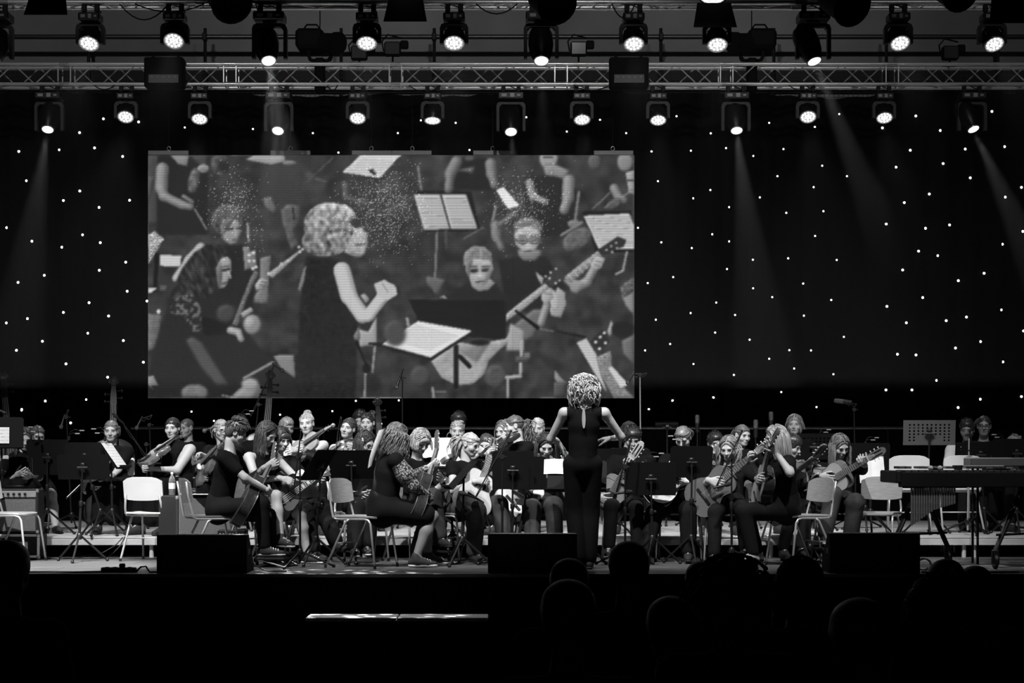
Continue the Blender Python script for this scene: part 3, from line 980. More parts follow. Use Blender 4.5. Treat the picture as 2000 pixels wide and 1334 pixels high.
ell(OA, 54, 1090, 408, 32, 26, 2); seg(OA, 64, 1040, 402, 1080, 404, 8); ell(OA, 182, 1108, 452, 14, 24, 3); seg(OA, 92, 1088, 518, 1132, 514, 10); seg(OA, 120, 1060, 560, 1110, 575, 10)
limb(OA, 192, [(1015, 650), (1050, 780), (1120, 880), (1150, 880), (1220, 790), (1262, 745)], [88, 78, 64, 62, 60], 0.82)
poly(OA, 185, [(1180, 720), (1235, 698), (1292, 740), (1300, 775), (1250, 805), (1200, 780)], 1)
seg(OA, 120, 1220, 715, 1250, 760, 5); poly(OA, 150, [(1110, 780), (1130, 768), (1160, 800), (1140, 820)])
poly(OA, 50, [(1100, 920), (1150, 935), (1170, 900), (1165, 955), (1140, 965)])
poly(OA, 150, [(1100, 950), (1150, 965), (1195, 885), (1195, 1035), (1105, 1040)], 1); poly(OA, 110, [(1075, 985), (1105, 935), (1110, 1000), (1085, 1020)])
seg(OA, 150, 1185, 1020, 1170, 1170, 11); seg(OA, 150, 1135, 1170, 1130, 1306, 10); seg(OA, 30, 1085, 1010, 1140, 1130, 12); ell(OA, 30, 1140, 1150, 22, 24)
# right half
poly(OB, 34, [(130, 240), (420, 245), (470, 450), (185, 455)])
for a, b, c, d in (((128, 263), (262, 265), (312, 441), (180, 445)), ((270, 265), (396, 264), (454, 440), (318, 440))):
    poly(OB, 176, [a, b, c, d])
    for k in range(1, 10):
        f = k / 10
        seg(OB, 142, a[0] + f * (d[0] - a[0]) + 12, a[1] + f * (d[1] - a[1]), b[0] + f * (c[0] - b[0]) - 12, b[1] + f * (c[1] - b[1]), 5)
seg(OB, 120, 245, 455, 232, 760, 12); seg(OB, 70, 292, 450, 295, 540, 18); seg(OB, 130, 148, 120, 165, 240, 11)
poly(OB, 92, [(190, 680), (250, 690), (290, 700), (250, 780), (195, 720)], 2)
poly(OB, 38, [(320, 110), (400, 65), (500, 80), (560, 240), (340, 240)], 3)
limb(OB, 120, [(345, 95), (312, 160), (305, 235)], [62, 46]); limb(OB, 122, [(520, 105), (525, 160), (540, 215)], [60, 44])
poly(OB, 90, [(340, 140), (440, 120), (430, 160), (400, 150)], 2); ell(OB, 85, 410, 75, 24, 14, 2)
poly(OB, 222, [(548, 241), (586, 224), (668, 322), (610, 336)])
poly(OB, 40, [(700, 180), (900, 150), (960, 240), (940, 480), (720, 480), (690, 300)], 4)
ell(OB, 142, 815, 78, 46, 52, 2); poly(OB, 128, [(790, 120), (850, 110), (922, 140), (900, 185), (850, 172), (800, 165)], 2)
seg(OB, 60, 790, 72, 835, 72, 8); seg(OB, 100, 800, 108, 830, 108, 5)
limb(OB, 138, [(918, 190), (915, 280), (895, 340)], [64, 50]); limb(OB, 140, [(718, 200), (735, 270), (800, 300)], [40, 34])
ell(OB, 84, 1050, 95, 34, 40, 3); ell(OB, 125, 1205, 95, 40, 48, 2)
poly(OB, 150, [(1210, 150), (1252, 140), (1252, 262), (1226, 252)]); seg(OB, 50, 1215, 190, 1250, 190, 8); seg(OB, 90, 1228, 238, 1250, 238, 5)
limb(OB, 132, [(1150, 230), (1170, 270), (1200, 290)], [48, 36]); seg(OB, 120, 1040, 335, 1130, 250, 6); seg(OB, 140, 1100, 330, 1235, 245, 6)
ell(OB, 80, 1150, 310, 46, 24, 2, 6, 2, -0.5)
seg(OB, 120, 970, 250, 950, 400, 14); ell(OB, 110, 945, 412, 34, 22, 1)
poly(OB, 30, [(985, 350), (1240, 345), (1252, 560), (1060, 560)])
poly(OB, 195, [(995, 372), (1228, 360), (1252, 418), (1252, 540), (1072, 541)])
for k in range(11):
    f = k / 11
    seg(OB, 150, 1010 + f * 75, 385 + f * 150, 1235 + f * 18, 375 + f * 160, 5)
ell(OB, 92, 960, 490, 82, 50, 2, 6, 3, -0.55); seg(OB, 120, 880, 470, 985, 405, 16)
seg(OB, 150, 1215, 555, 1195, 650, 12); seg(OB, 150, 1195, 650, 1160, 668, 12)
limb(OB, 120, [(545, 420), (550, 480), (575, 535)], [56, 34]); seg(OB, 110, 380, 488, 480, 430, 6); seg(OB, 96, 560, 420, 640, 360, 26)
seg(OB, 130, 545, 320, 530, 390, 12)
# glasses boy
poly(OB, 42, [(560, 600), (640, 580), (800, 580), (890, 700), (880, 860), (600, 860)], 3)
ell(OB, 104, 710, 440, 74, 62, 3, 8, 2); poly(OB, 120, [(658, 545), (775, 545), (780, 570), (745, 602), (690, 602), (662, 575)], 2)
poly(OB, 162, [(640, 470), (668, 435), (720, 425), (768, 445), (776, 500), (752, 545), (716, 572), (688, 556), (652, 520)], 2, 5, 3)
ell(OB, 70, 683, 497, 28, 20, 1); ell(OB, 142, 683, 498, 22, 14, 1); ell(OB, 70, 741, 495, 28, 20, 1); ell(OB, 142, 741, 496, 22, 14, 1); seg(OB, 56, 672, 498, 694, 497, 8); seg(OB, 56, 730, 496, 752, 495, 8); seg(OB, 70, 640, 492, 660, 494, 6); seg(OB, 70, 764, 492, 778, 488, 6); seg(OB, 88, 690, 551, 730, 550, 9); seg(OB, 96, 660, 474, 700, 472, 7); seg(OB, 96, 724, 471, 762, 472, 7); ell(OB, 182, 708, 525, 11, 14, 2)
# centre girl and her guitar
poly(OB, 44, [(250, 800), (410, 715), (545, 715), (620, 810), (600, 900), (250, 900)], 3)
poly(OB, 150, [(258, 790), (285, 778), (298, 796)])
poly(OB, 142, [(412, 690), (425, 735), (460, 758), (510, 752), (545, 716), (512, 690)], 1)
poly(OB, 118, [(380, 625), (386, 560), (430, 525), (490, 530), (524, 560), (534, 625)], 1, 6, 2)
poly(OB, 165, [(392, 612), (430, 590), (520, 600), (535, 640), (512, 692), (482, 732), (450, 733), (416, 692), (396, 652)], 1, 4, 3)
poly(OB, 110, [(394, 605), (432, 588), (410, 690), (396, 652)], 2)
ell(OB, 96, 433, 648, 24, 14, 3); ell(OB, 96, 493, 646, 24, 14, 3); seg(OB, 40, 420, 652, 447, 650, 11); seg(OB, 40, 477, 650, 507, 648, 11); seg(OB, 84, 412, 630, 450, 630, 8); seg(OB, 84, 474, 630, 515, 628, 8); seg(OB, 70, 442, 708, 488, 705, 9); seg(OB, 118, 452, 720, 478, 719, 8); ell(OB, 196, 464, 678, 10, 16, 2); seg(OB, 100, 453, 690, 476, 690, 6); poly(OB, 120, [(512, 640), (535, 640), (512, 692), (484, 730), (490, 690)], 4); seg(OB, 160, 468, 530, 470, 590, 5)
poly(OB, 40, [(640, 650), (770, 660), (790, 700), (700, 800), (600, 880), (600, 700)], 3)
poly(OB, 158, [(748, 655), (792, 690), (785, 730), (765, 700)])
poly(OB, 150, [(820, 850), (862, 735), (902, 765), (906, 830), (880, 892), (832, 885)], 1); ell(OB, 172, 842, 800, 24, 54, 2, 0, 2, -0.2)
limb(OB, 150, [(1060, 620), (1010, 710), (950, 740)], [44, 52]); poly(OB, 140, [(890, 700), (940, 690), (1000, 720), (960, 770)], 2)
poly(OB, 132, [(890, 690), (1068, 550), (1096, 576), (930, 716)], 1, 8, 0)
for k in range(6):
    f = k / 6
    seg(OB, 195, 915 + f * 150, 670 - f * 118, 940 + f * 150, 700 - f * 118, 4)
poly(OB, 50, [(1068, 545), (1170, 478), (1216, 495), (1200, 530), (1090, 576)]); dots(OB, 200, [(1110, 545), (1135, 525), (1160, 508), (1140, 555), (1165, 535)], 6)
poly(OB, 162, [(1030, 620), (1060, 575), (1106, 590), (1086, 640), (1042, 652)]); seg(OB, 90, 1055, 600, 1090, 610, 4); seg(OB, 90, 1050, 620, 1080, 630, 4)
poly(OB, 100, [(640, 930), (740, 850), (800, 850), (740, 990), (700, 1010)], 2)
limb(OB, 150, [(805, 830), (775, 920)], [40]); poly(OB, 160, [(780, 745), (832, 740), (842, 792), (802, 832), (780, 802)]); seg(OB, 95, 790, 765, 832, 772, 4)
poly(OB, 152, [(595, 880), (640, 840), (800, 715), (822, 740), (690, 850), (600, 912)], 1, 10, 0)
poly(OB, 62, [(790, 710), (840, 650), (872, 628), (902, 690), (832, 736)]); dots(OB, 215, [(800, 680), (825, 660), (852, 640), (850, 715), (870, 700), (820, 690)], 6)
poly(OB, 32, [(102, 800), (430, 806), (600, 806), (600, 1006), (420, 992), (150, 905)], 1)
poly(OB, 150, [(215, 1115), (350, 1015), (430, 1030), (598, 1000), (632, 950), (636, 1005), (562, 1060), (512, 1110), (492, 1180), (430, 1232), (350, 1240), (270, 1200)], 1, 4, 3)
poly(OB, 118, [(430, 1030), (520, 1015), (490, 1060), (450, 1120), (360, 1060)], 4)
for k in range(9):
    seg(OB, 176, 300 + 4 * k, 1150 + k * 9, 490 - 7 * k, 1148 + k * 9, 4)
poly(OB, 148, [(620, 920), (690, 960), (690, 1060), (600, 1060)], 2); ell(OB, 34, 465, 1018, 50, 16, 2)
seg(OB, 30, 343, 1040, 341, 1240, 26); seg(OB, 26, 360, 1090, 410, 1140, 24)
poly(OB, 36, [(0, 1030), (150, 900), (440, 955), (440, 970), (215, 1112), (0, 1060)])
poly(OA, 36, [(1150, 1020), (1308, 1020), (1308, 1060), (1150, 1030)])
poly(OB, 222, [(-32, 1030), (0, 1003), (150, 910), (426, 960), (214, 1096), (0, 1038)])
for k in range(9):
    f = k / 9
    seg(OB, 172, 20 + f * 125, 1005 - f * 85, 215 + f * 150, 1055 - f * 78, 4)
ell(OB, 76, 545, 1190, 56, 60, 6, 4, 3); ell(OB, 70, 160, 1190, 52, 54, 7); ell(OB, 72, 30, 970, 56, 66, 8); seg(OB, 150, 92, 895, 98, 930, 14)
seg(OB, 165, 678, 1010, 670, 1180, 16); seg(OB, 165, 670, 1190, 600, 1196, 18); seg(OB, 165, 608, 1200, 605, 1300, 13); seg(OB, 140, 222, 1250, 228, 1300, 14); seg(OB, 150, 240, 1268, 290, 1270, 5)
poly(OB, 74, [(650, 1090), (720, 1090), (715, 1125), (650, 1120)]); poly(OB, 110, [(690, 1070), (722, 1072), (720, 1098), (690, 1095)])
poly(OB, 22, [(648, 850), (772, 940), (762, 956), (645, 864)]); seg(OB, 130, 770, 948, 930, 975, 5); seg(OB, 30, 850, 960, 1000, 990, 14)
poly(OB, 130, [(850, 1160), (880, 1200), (910, 1225), (860, 1225), (845, 1200)]); poly(OB, 76, [(845, 1220), (905, 1225), (900, 1300), (845, 1300)], 1)
poly(OB, 188, [(960, 1020), (1010, 998), (1060, 1080), (1090, 1200), (1115, 1275), (1060, 1190)])
poly(OB, 122, [(1060, 1095), (1136, 1060), (1142, 1150), (1205, 1250), (1252, 1302), (1150, 1302), (1085, 1190)], 1, 8, 1)
poly(OB, 200, [(1120, 1150), (1140, 1140), (1226, 1235), (1185, 1252)]); poly(OB, 46, [(1028, 1018), (1090, 950), (1132, 1010), (1080, 1062)]); dots(OB, 225, [(1055, 1015), (1078, 990), (1100, 968), (1075, 1050), (1105, 1020)], 8)
poly(OB, 132, [(1190, 780), (1252, 690), (1252, 880), (1212, 832)], 2); poly(OB, 90, [(1180, 740), (1252, 680), (1252, 760), (1200, 790)], 2, 10, 1)
poly(OB, 150, [(1115, 965), (1136, 905), (1158, 945), (1130, 990)]); poly(OB, 100, [(1190, 1010), (1252, 980), (1252, 1130), (1200, 1080)], 2)
ell(OB, 36, 1195, 950, 60, 42, 2)
# spot-beam glints painted into the picture: bright pixels over a soft glow
for (o, cx, cy, r, dn) in ((OA, 455, 300, 130, 0.16), (OA, 1230, 330, 180, 0.26), (OB, 690, 320, 150, 0.18), (OA, 590, 480, 60, 0.06)):
    (gx, gy), = cv(o, [(cx, cy)]); s_ = GW / 950 / 2.616
    d2 = ((xx_ - gx) / (r * s_)) ** 2 + ((yy_ - gy) / (r * 1.15 * s_)) ** 2
    g = np.exp(-d2 * 1.6)
    PIC += (rng.random((GH, GW)) < dn * g) * rng.uniform(25, 110, (GH, GW)) + 10 * g
PIC += rng.normal(size=(GH, GW)) * 2.2
PIC = np.clip(PIC, 20, 245)
LIN = (PIC / 255.0) ** 2.2

led = thing('video_wall', 'large LED video wall showing a close-up of the conductor and guitarists', 'screen', (X(764, SY), SY, Z(778, SY)))
lm_ = bpy.data.materials.new('led_picture'); lm_.use_nodes = True
nt = lm_.node_tree
b_ = nt.nodes['Principled BSDF']
b_.inputs['Base Color'].default_value = (0.01, 0.01, 0.01, 1); b_.inputs['Roughness'].default_value = 0.6
a_ = nt.nodes.new('ShaderNodeAttribute'); a_.attribute_name = 'picture'
tc = nt.nodes.new('ShaderNodeTexCoord')
wv = nt.nodes.new('ShaderNodeTexWave'); wv.wave_type = 'BANDS'; wv.bands_direction = 'Z'; wv.inputs['Scale'].default_value = 10.0
nt.links.new(tc.outputs['Object'], wv.inputs['Vector'])
mr = nt.nodes.new('ShaderNodeMapRange'); mr.inputs['To Min'].default_value = 0.88; mr.inputs['To Max'].default_value = 1.1
nt.links.new(wv.outputs['Fac'], mr.inputs['Value'])
mu = nt.nodes.new('ShaderNodeMath'); mu.operation = 'MULTIPLY'
nt.links.new(a_.outputs['Fac'], mu.inputs[0]); nt.links.new(mr.outputs[0], mu.inputs[1])
b_.inputs['Emission Color'].default_value = (1, 1, 1, 1)
nt.links.new(mu.outputs[0], b_.inputs['Emission Strength'])
NXP, NYP = 12, 3
W_, H_ = (SX1 - SX0) / F * SY, (SY1 - SY0) / F * SY
pw, ph = GW // NXP, GH // NYP
for j in range(NYP):
    for i in range(NXP):
        gx0, gy0 = i * pw, j * ph
        gx1, gy1 = gx0 + pw, gy0 + ph
        u = np.linspace(gx0, gx1, pw + 1); v = np.linspace(gy0, gy1, ph + 1)
        U, V_ = np.meshgrid(u, v)
        co = np.stack([(U / GW - 0.5) * W_, np.zeros_like(U), (1 - V_ / GH) * H_], -1).reshape(-1, 3)
        c0 = np.array([(gx0 + gx1) / 2 / GW - 0.5, 0, 1 - (gy0 + gy1) / 2 / GH]) * np.array([W_, 0, H_])
        co = co - c0
        co[:, 0] *= 0.9985; co[:, 2] *= 0.9992
        n1 = pw + 1
        q = (np.arange(ph)[:, None] * n1 + np.arange(pw)[None, :]).reshape(-1)
        fa = np.stack([q + n1, q + n1 + 1, q + 1, q], 1)
        me = bpy.data.meshes.new('led_panel')
        me.from_pydata(co.tolist(), [], fa.tolist())
        at = me.attributes.new('picture', 'FLOAT', 'POINT')
        ui = np.clip(U, 0, GW - 1).astype(int); vi = np.clip(V_, 0, GH - 1).astype(int)
        at.data.foreach_set('value', LIN[vi, ui].astype(np.float32).reshape(-1))
        me.materials.append(lm_)
        o = link('led_panel', me, None, led, Matrix.Translation(c0))
        bb = MB(); bb.box((0, 0.045, 0), (W_ / NXP - 0.003, 0.08, H_ / NYP - 0.003))
        link('panel_housing', proto('ledback', lambda: mesh_of(lambda b: b.box((0, 0.045, 0), (W_ / NXP - 0.003, 0.08, H_ / NYP - 0.003)), False, BLACK)), None, o)
bargrey = mat('grey_header_bar', 0.3, 0.45, 0.3)
for pa, pb, hk in ((289, 368, 329), (528, 606, 567), (687, 765, 725), (765, 843, 805), (924, 1001, 962), (1160, 1237, 1197)):
    xa, xb_ = X(pa, SY) - led.location.x, X(pb, SY) - led.location.x
    slab('header_bar', xa, xb_, 0.0, 0.08, H_ + 0.002, H_ + 0.058, bargrey, led, 0.004)
    b = MB(); a = np.linspace(0, 2 * PI, 11)[:-1]
    hx = X(hk, SY) - led.location.x
    b.tube([(hx + 0.022 * math.cos(q), 0.03, H_ + 0.085 + 0.026 * math.sin(q)) for q in a], 0.006, 6, closed=True)
    b.build('lifting_ring', CHROME, led, True)
    strut('hanging_wire', (hx, 0.03, H_ + 0.11), (hx, 0.0, zLow - (led.location.z)), 0.004, BLACK, led, 6)

# ------------------------------------------------------------------ smooth bodies: blended round cones turned into one surface
def surface_nets(Fd, o, h):
    s = Fd < 0
    nx, ny, nz = Fd.shape
    act = np.zeros((nx - 1, ny - 1, nz - 1), np.int8)
    for a in (0, 1):
        for b in (0, 1):
            for c in (0, 1):
                act += s[a:nx - 1 + a, b:ny - 1 + b, c:nz - 1 + c]
    I = np.argwhere((act > 0) & (act < 8))
    idm = np.full(act.shape, -1, np.int64)
    idm[I[:, 0], I[:, 1], I[:, 2]] = np.arange(len(I))
    acc = np.zeros((len(I), 3)); cnt = np.zeros(len(I))
    cor = [(a, b, c) for a in (0, 1) for b in (0, 1) for c in (0, 1)]
    for i in range(8):
        for j in range(i + 1, 8):
            if sum(abs(np.array(cor[i]) - np.array(cor[j]))) != 1:
                continue
            ca, cb = np.array(cor[i]), np.array(cor[j])
            fa = Fd[I[:, 0] + ca[0], I[:, 1] + ca[1], I[:, 2] + ca[2]]
            fb = Fd[I[:, 0] + cb[0], I[:, 1] + cb[1], I[:, 2] + cb[2]]
            m = (fa < 0) != (fb < 0)
            t = np.where(m, fa / np.where(m, fa - fb, 1), 0)
            acc += np.where(m[:, None], ca + t[:, None] * (cb - ca), 0)
            cnt += m
    V = (I + acc / cnt[:, None]) * h + o
    Q = []
    for ax in range(3):
        b, c = (ax + 1) % 3, (ax + 2) % 3
        sl0 = [slice(None)] * 3; sl1 = [slice(None)] * 3
        sl0[ax] = slice(0, -1); sl1[ax] = slice(1, None)
        ch = s[tuple(sl0)] != s[tuple(sl1)]
        E = np.argwhere(ch)
        ok = (E[:, b] > 0) & (E[:, c] > 0) & (E[:, b] < Fd.shape[b] - 1) & (E[:, c] < Fd.shape[c] - 1)
        E = E[ok]
        flip = s[E[:, 0], E[:, 1], E[:, 2]]
        q = []
        for db, dc in ((-1, -1), (0, -1), (0, 0), (-1, 0)):
            K = E.copy(); K[:, b] += db; K[:, c] += dc
            q.append(idm[K[:, 0], K[:, 1], K[:, 2]])
        q = np.stack(q, 1)
        q[~flip] = q[~flip][:, ::-1]
        Q.append(q)
    return V, np.concatenate(Q)

def rc(a, b, ra, rb, n=None, s=1.0, k=None, sub=False):
    return ('c', A3(a), A3(b), ra, rb, None if n is None else A3(n) / np.linalg.norm(A3(n)), s, k, sub)

def el(c, r, R=None, k=None, sub=False):
    return ('e', A3(c), np.array(r, float), None if R is None else np.asarray(R), k, sub)

def sdf_mesh(prims, h, k=0.025):
    lo, hi = [], []
    for p in prims:
        if p[0] == 'c':
            r = max(p[3], p[4])
            l, u = np.minimum(p[1], p[2]) - r, np.maximum(p[1], p[2]) + r
        else:
            r = p[2].max() if p[3] is not None else p[2]
            l, u = p[1] - r, p[1] + r
        lo.append(l); hi.append(u)
    adds = [i for i, p in enumerate(prims) if not p[-1]]
    o = np.min([lo[i] for i in adds], 0) - 3 * h
    e = np.max([hi[i] for i in adds], 0) + 3 * h
    n = np.ceil((e - o) / h).astype(int) + 1
    Fd = np.full(n, 0.5, np.float32)
    ax = [o[i] + h * np.arange(n[i]) for i in range(3)]
    for p, l, u in zip(prims, lo, hi):
        kk = (p[7] if p[0] == 'c' else p[4]) or k
        mg = 2.5 * h + kk
        i0 = np.clip(np.floor((l - mg - o) / h).astype(int), 0, n - 1)
        i1 = np.clip(np.ceil((u + mg - o) / h).astype(int) + 1, 1, n)
        if (i1 <= i0).any():
            continue
        sl = tuple(slice(i0[i], i1[i]) for i in range(3))
        G = np.stack(np.meshgrid(*[ax[i][sl[i]] for i in range(3)], indexing='ij'), -1)
        q = G - p[1]
        if p[0] == 'c':
            ba = p[2] - p[1]
            if p[5] is not None:
                q = q + ((p[6] - 1) * (q @ p[5]))[..., None] * p[5]
                ba = ba + (p[6] - 1) * (ba @ p[5]) * p[5]
            t = np.clip((q @ ba) / (ba @ ba + 1e-12), 0, 1)
            d = np.linalg.norm(q - t[..., None] * ba, axis=-1) - (p[3] + (p[4] - p[3]) * t)
            if p[5] is not None and p[6] > 1:
                d = d / (0.5 + 0.5 * p[6])
        else:
            if p[3] is not None:
                q = q @ p[3]
            w = np.linalg.norm(q / p[2], axis=-1)
            g = np.linalg.norm(q / p[2] ** 2, axis=-1) + 1e-9
            d = w * (w - 1) / g
        f = Fd[sl]
        if p[-1]:
            hh = np.clip(0.5 - 0.5 * (f + d) / kk, 0, 1)
            Fd[sl] = f * (1 - hh) + (-d) * hh + kk * hh * (1 - hh)
        else:
            hh = np.clip(0.5 + 0.5 * (f - d) / kk, 0, 1)
            Fd[sl] = f * (1 - hh) + d * hh - kk * hh * (1 - hh)
    return surface_nets(Fd, o, h)

def np_mesh(name, V, Fq, m, parent=None, tone=None, attr='tone'):
    me = bpy.data.meshes.new(name)
    me.from_pydata(np.asarray(V).tolist(), [], [tuple(q) for q in np.asarray(Fq).tolist()] if isinstance(Fq, np.ndarray) else Fq)
    me.polygons.foreach_set('use_smooth', np.ones(len(me.polygons), dtype=bool))
    if tone is not None:
        at = me.attributes.new(attr, 'FLOAT', 'POINT')
        at.data.foreach_set('value', np.asarray(tone, np.float32))
    return link(name, me, m, parent)

# ---- the head, in its own frame: x to the person's right, y out of the face, z up, origin midway crown to chin
HEADR = (0.072, 0.094, 0.082)
HEADC = (0, -0.014, 0.03)
def head_proto():
    P_ = [el(HEADC, HEADR, k=0.02),
          el((0, 0.018, -0.034), (0.056, 0.068, 0.076), k=0.03),
          rc((0, 0.058, -0.088), (0, 0.056, -0.092), 0.020, 0.020, k=0.03),
          rc((-0.042, 0.0, -0.056), (-0.014, 0.052, -0.088), 0.016, 0.016, k=0.03),
          rc((0.042, 0.0, -0.056), (0.014, 0.052, -0.088), 0.016, 0.016, k=0.03),
          rc((-0.036, 0.072, 0.018), (0.036, 0.072, 0.018), 0.013, 0.013, k=0.02),
          rc((-0.042, 0.056, -0.03), (-0.046, 0.05, -0.028), 0.02, 0.02, k=0.03),
          rc((0.042, 0.056, -0.03), (0.046, 0.05, -0.028), 0.02, 0.02, k=0.03),
          el((-0.031, 0.097, 0.002), (0.019, 0.016, 0.012), k=0.014, sub=True),
          el((0.031, 0.097, 0.002), (0.019, 0.016, 0.012), k=0.014, sub=True),
          rc((-0.031, 0.066, 0.0), (-0.0311, 0.066, 0.0), 0.0135, 0.0135, k=0.006),
          rc((0.031, 0.066, 0.0), (0.0311, 0.066, 0.0), 0.0135, 0.0135, k=0.006),
          rc((0, 0.082, 0.008), (0, 0.103, -0.030), 0.0075, 0.0115, k=0.010),
          rc((-0.011, 0.092, -0.034), (0.011, 0.092, -0.034), 0.0085, 0.0085, k=0.008),
          rc((-0.017, 0.080, -0.0575), (0.017, 0.080, -0.0575), 0.0085, 0.0085, k=0.008),
          rc((-0.014, 0.079, -0.067), (0.014, 0.079, -0.067), 0.0085, 0.0085, k=0.008),
          rc((0, -0.03, -0.06), (0, -0.032, -0.095), 0.046, 0.044, k=0.03)]
    for s in (-1, 1):
        P_.append(el((s * 0.074, -0.012, -0.004), (0.011, 0.021, 0.032), k=0.008))
        P_.append(el((s * 0.084, -0.008, -0.002), (0.007, 0.011, 0.018), k=0.005, sub=True))
    V, Q = sdf_mesh(P_, 0.0062, 0.02)
    t = np.ones(len(V))
    # soften the tone round the mouth and under the brow a little
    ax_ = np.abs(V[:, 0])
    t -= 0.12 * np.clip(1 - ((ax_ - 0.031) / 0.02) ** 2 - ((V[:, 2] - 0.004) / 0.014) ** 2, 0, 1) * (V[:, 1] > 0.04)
    def fy(x, z):
        m = (np.abs(V[:, 0] - x) < 0.007) & (np.abs(V[:, 2] - z) < 0.007)
        return V[m, 1].max()
    mb = MB(); tones = []
    def put(fn, tone):
        n0 = mb.n; fn(); tones.extend([tone] * (mb.n - n0))
    for sd in (-1, 1):
        ye = fy(sd * 0.031, 0.0)
        put(lambda: mb.ball((sd * 0.031, ye - 0.0055, -0.0005), (0.0135, 0.0075, 0.0062), 10, 6), 0.85)
        put(lambda: mb.ball((sd * 0.031, ye - 0.0022, 0.0002), (0.0062, 0.0055, 0.0062), 8, 6), 0.07)
        xs = np.linspace(0.016, 0.047, 6)
        put(lambda: mb.tube([(sd * x, ye + 0.0012 - 9 * (x - 0.031) ** 2, 0.0066 - 16 * (x - 0.031) ** 2) for x in xs], [0.001, 0.0019, 0.0023, 0.0024, 0.002, 0.001], 5), 0.12)
        put(lambda: mb.tube([(sd * x, ye + 0.0008 - 9 * (x - 0.031) ** 2, -0.0068 + 14 * (x - 0.031) ** 2) for x in xs], [0.0008, 0.0012, 0.0013, 0.0013, 0.0012, 0.0008], 5), 0.45)
        xb = np.linspace(0.014, 0.052, 6)
        put(lambda: mb.tube([(sd * x, fy(sd * x, 0.021) + 0.0008, 0.0195 + 0.003 * math.sin((x - 0.014) / 0.038 * 2.4)) for x in xb], [0.0028, 0.0038, 0.0038, 0.0034, 0.0028, 0.0014], 5, flat=0.7), 0.28)
        put(lambda: mb.ball((sd * 0.0075, fy(sd * 0.0075, -0.038) - 0.002, -0.041), (0.0035, 0.003, 0.0022), 6, 5), 0.2)
    ym = fy(0.0, -0.0575)
    xl = np.linspace(-0.0235, 0.0235, 9)
    put(lambda: mb.tube([(x, ym + 0.0008 - 14 * x * x, -0.0572 - 0.0022 * (abs(x) / 0.0235) + 0.001 * math.cos(x * 260)) for x in xl], [0.001, 0.0026, 0.0036, 0.0042, 0.004, 0.0042, 0.0036, 0.0026, 0.001], 6), 0.52)
    put(lambda: mb.tube([(x, ym + 0.0008 - 14 * x * x, -0.0665 + 0.004 * (x / 0.0235) ** 2) for x in xl], [0.001, 0.003, 0.0042, 0.005, 0.0052, 0.005, 0.0042, 0.003, 0.001], 6), 0.58)
    put(lambda: mb.tube([(x, ym + 0.0042 - 15 * x * x, -0.0612 - 0.001 * (abs(x) / 0.0235)) for x in xl], 0.0011, 5), 0.22)
    v2 = np.concatenate(mb.v)
    fl = [tuple(q) for q in Q.tolist()] + [tuple(k + len(V) for k in q) for q in mb.f]
    return np.concatenate([V, v2]), fl, np.concatenate([t, tones])
HEAD = head_proto()

def hand_proto(curl, spread=0.0, thumb=0.5):
    """right hand: wrist at origin, fingers +y, palm faces -z, thumb at -x"""
    P_ = [rc((0, -0.03, 0), (0, 0.02, 0), 0.026, 0.028, (0, 0, 1), 1.35),
          rc((-0.014, 0.03, 0), (-0.022, 0.075, 0), 0.020, 0.018, (0, 0, 1), 1.5),
          rc((0.014, 0.03, 0), (0.022, 0.072, 0), 0.020, 0.017, (0, 0, 1), 1.5),
          rc((0, 0.03, 0), (0, 0.078, 0), 0.022, 0.018, (0, 0, 1), 1.5)]
    for i, (bx, by, L) in enumerate(((-0.030, 0.080, 0.074), (-0.010, 0.086, 0.082), (0.010, 0.083, 0.076), (0.029, 0.075, 0.060))):
        c = curl[i] if hasattr(curl, '__len__') else curl
        a = 0.0
        p = np.array([bx, by, 0.0])
        sp = (bx / 0.03) * spread
        for j, fr in enumerate((0.45, 0.3, 0.25)):
            a += c * (0.8 if j == 0 else 1.0)
            d = np.array([math.sin(sp) * math.cos(a), math.cos(sp) * math.cos(a), -math.sin(a)])
            q = p + d * L * fr
            P_.append(rc(p, q, 0.0092 - 0.0008 * j, 0.0084 - 0.0008 * j, k=0.004))
            p = q
    p0 = np.array([-0.022, 0.015, -0.006])
    d1 = np.array([-math.sin(0.7), math.cos(0.7), -0.25 - 0.5 * thumb]); d1 /= np.linalg.norm(d1)
    p1 = p0 + d1 * 0.045
    d2 = np.array([-math.sin(0.35), math.cos(0.35), -0.3 - 0.9 * thumb]); d2 /= np.linalg.norm(d2)
    p2 = p1 + d2 * 0.032
    p3 = p2 + d2 * 0.022
    P_ += [rc(p0, p1, 0.014, 0.011, k=0.008), rc(p1, p2, 0.0105, 0.0095, k=0.004), rc(p2, p3, 0.0095, 0.008, k=0.004)]
    return sdf_mesh(P_, 0.0066, 0.008)
HANDS = {'relax': hand_proto(0.35, 0.06, 0.3), 'fret': hand_proto((0.75, 0.8, 0.85, 0.9), 0.12, 1.0), 'pluck': hand_proto((0.5, 0.6, 0.68, 0.75), 0.08, 0.3),
         'grip': hand_proto((1.05, 1.15, 1.2, 1.25), 0.0, 1.0), 'open': hand_proto((0.15, 0.12, 0.2, 0.3), 0.16, 0.1), 'point': hand_proto((0.1, 0.55, 0.75, 0.85), 0.05, 0.6)}

def unit(v):
    v = A3(v)
    return v / (np.linalg.norm(v) + 1e-12)

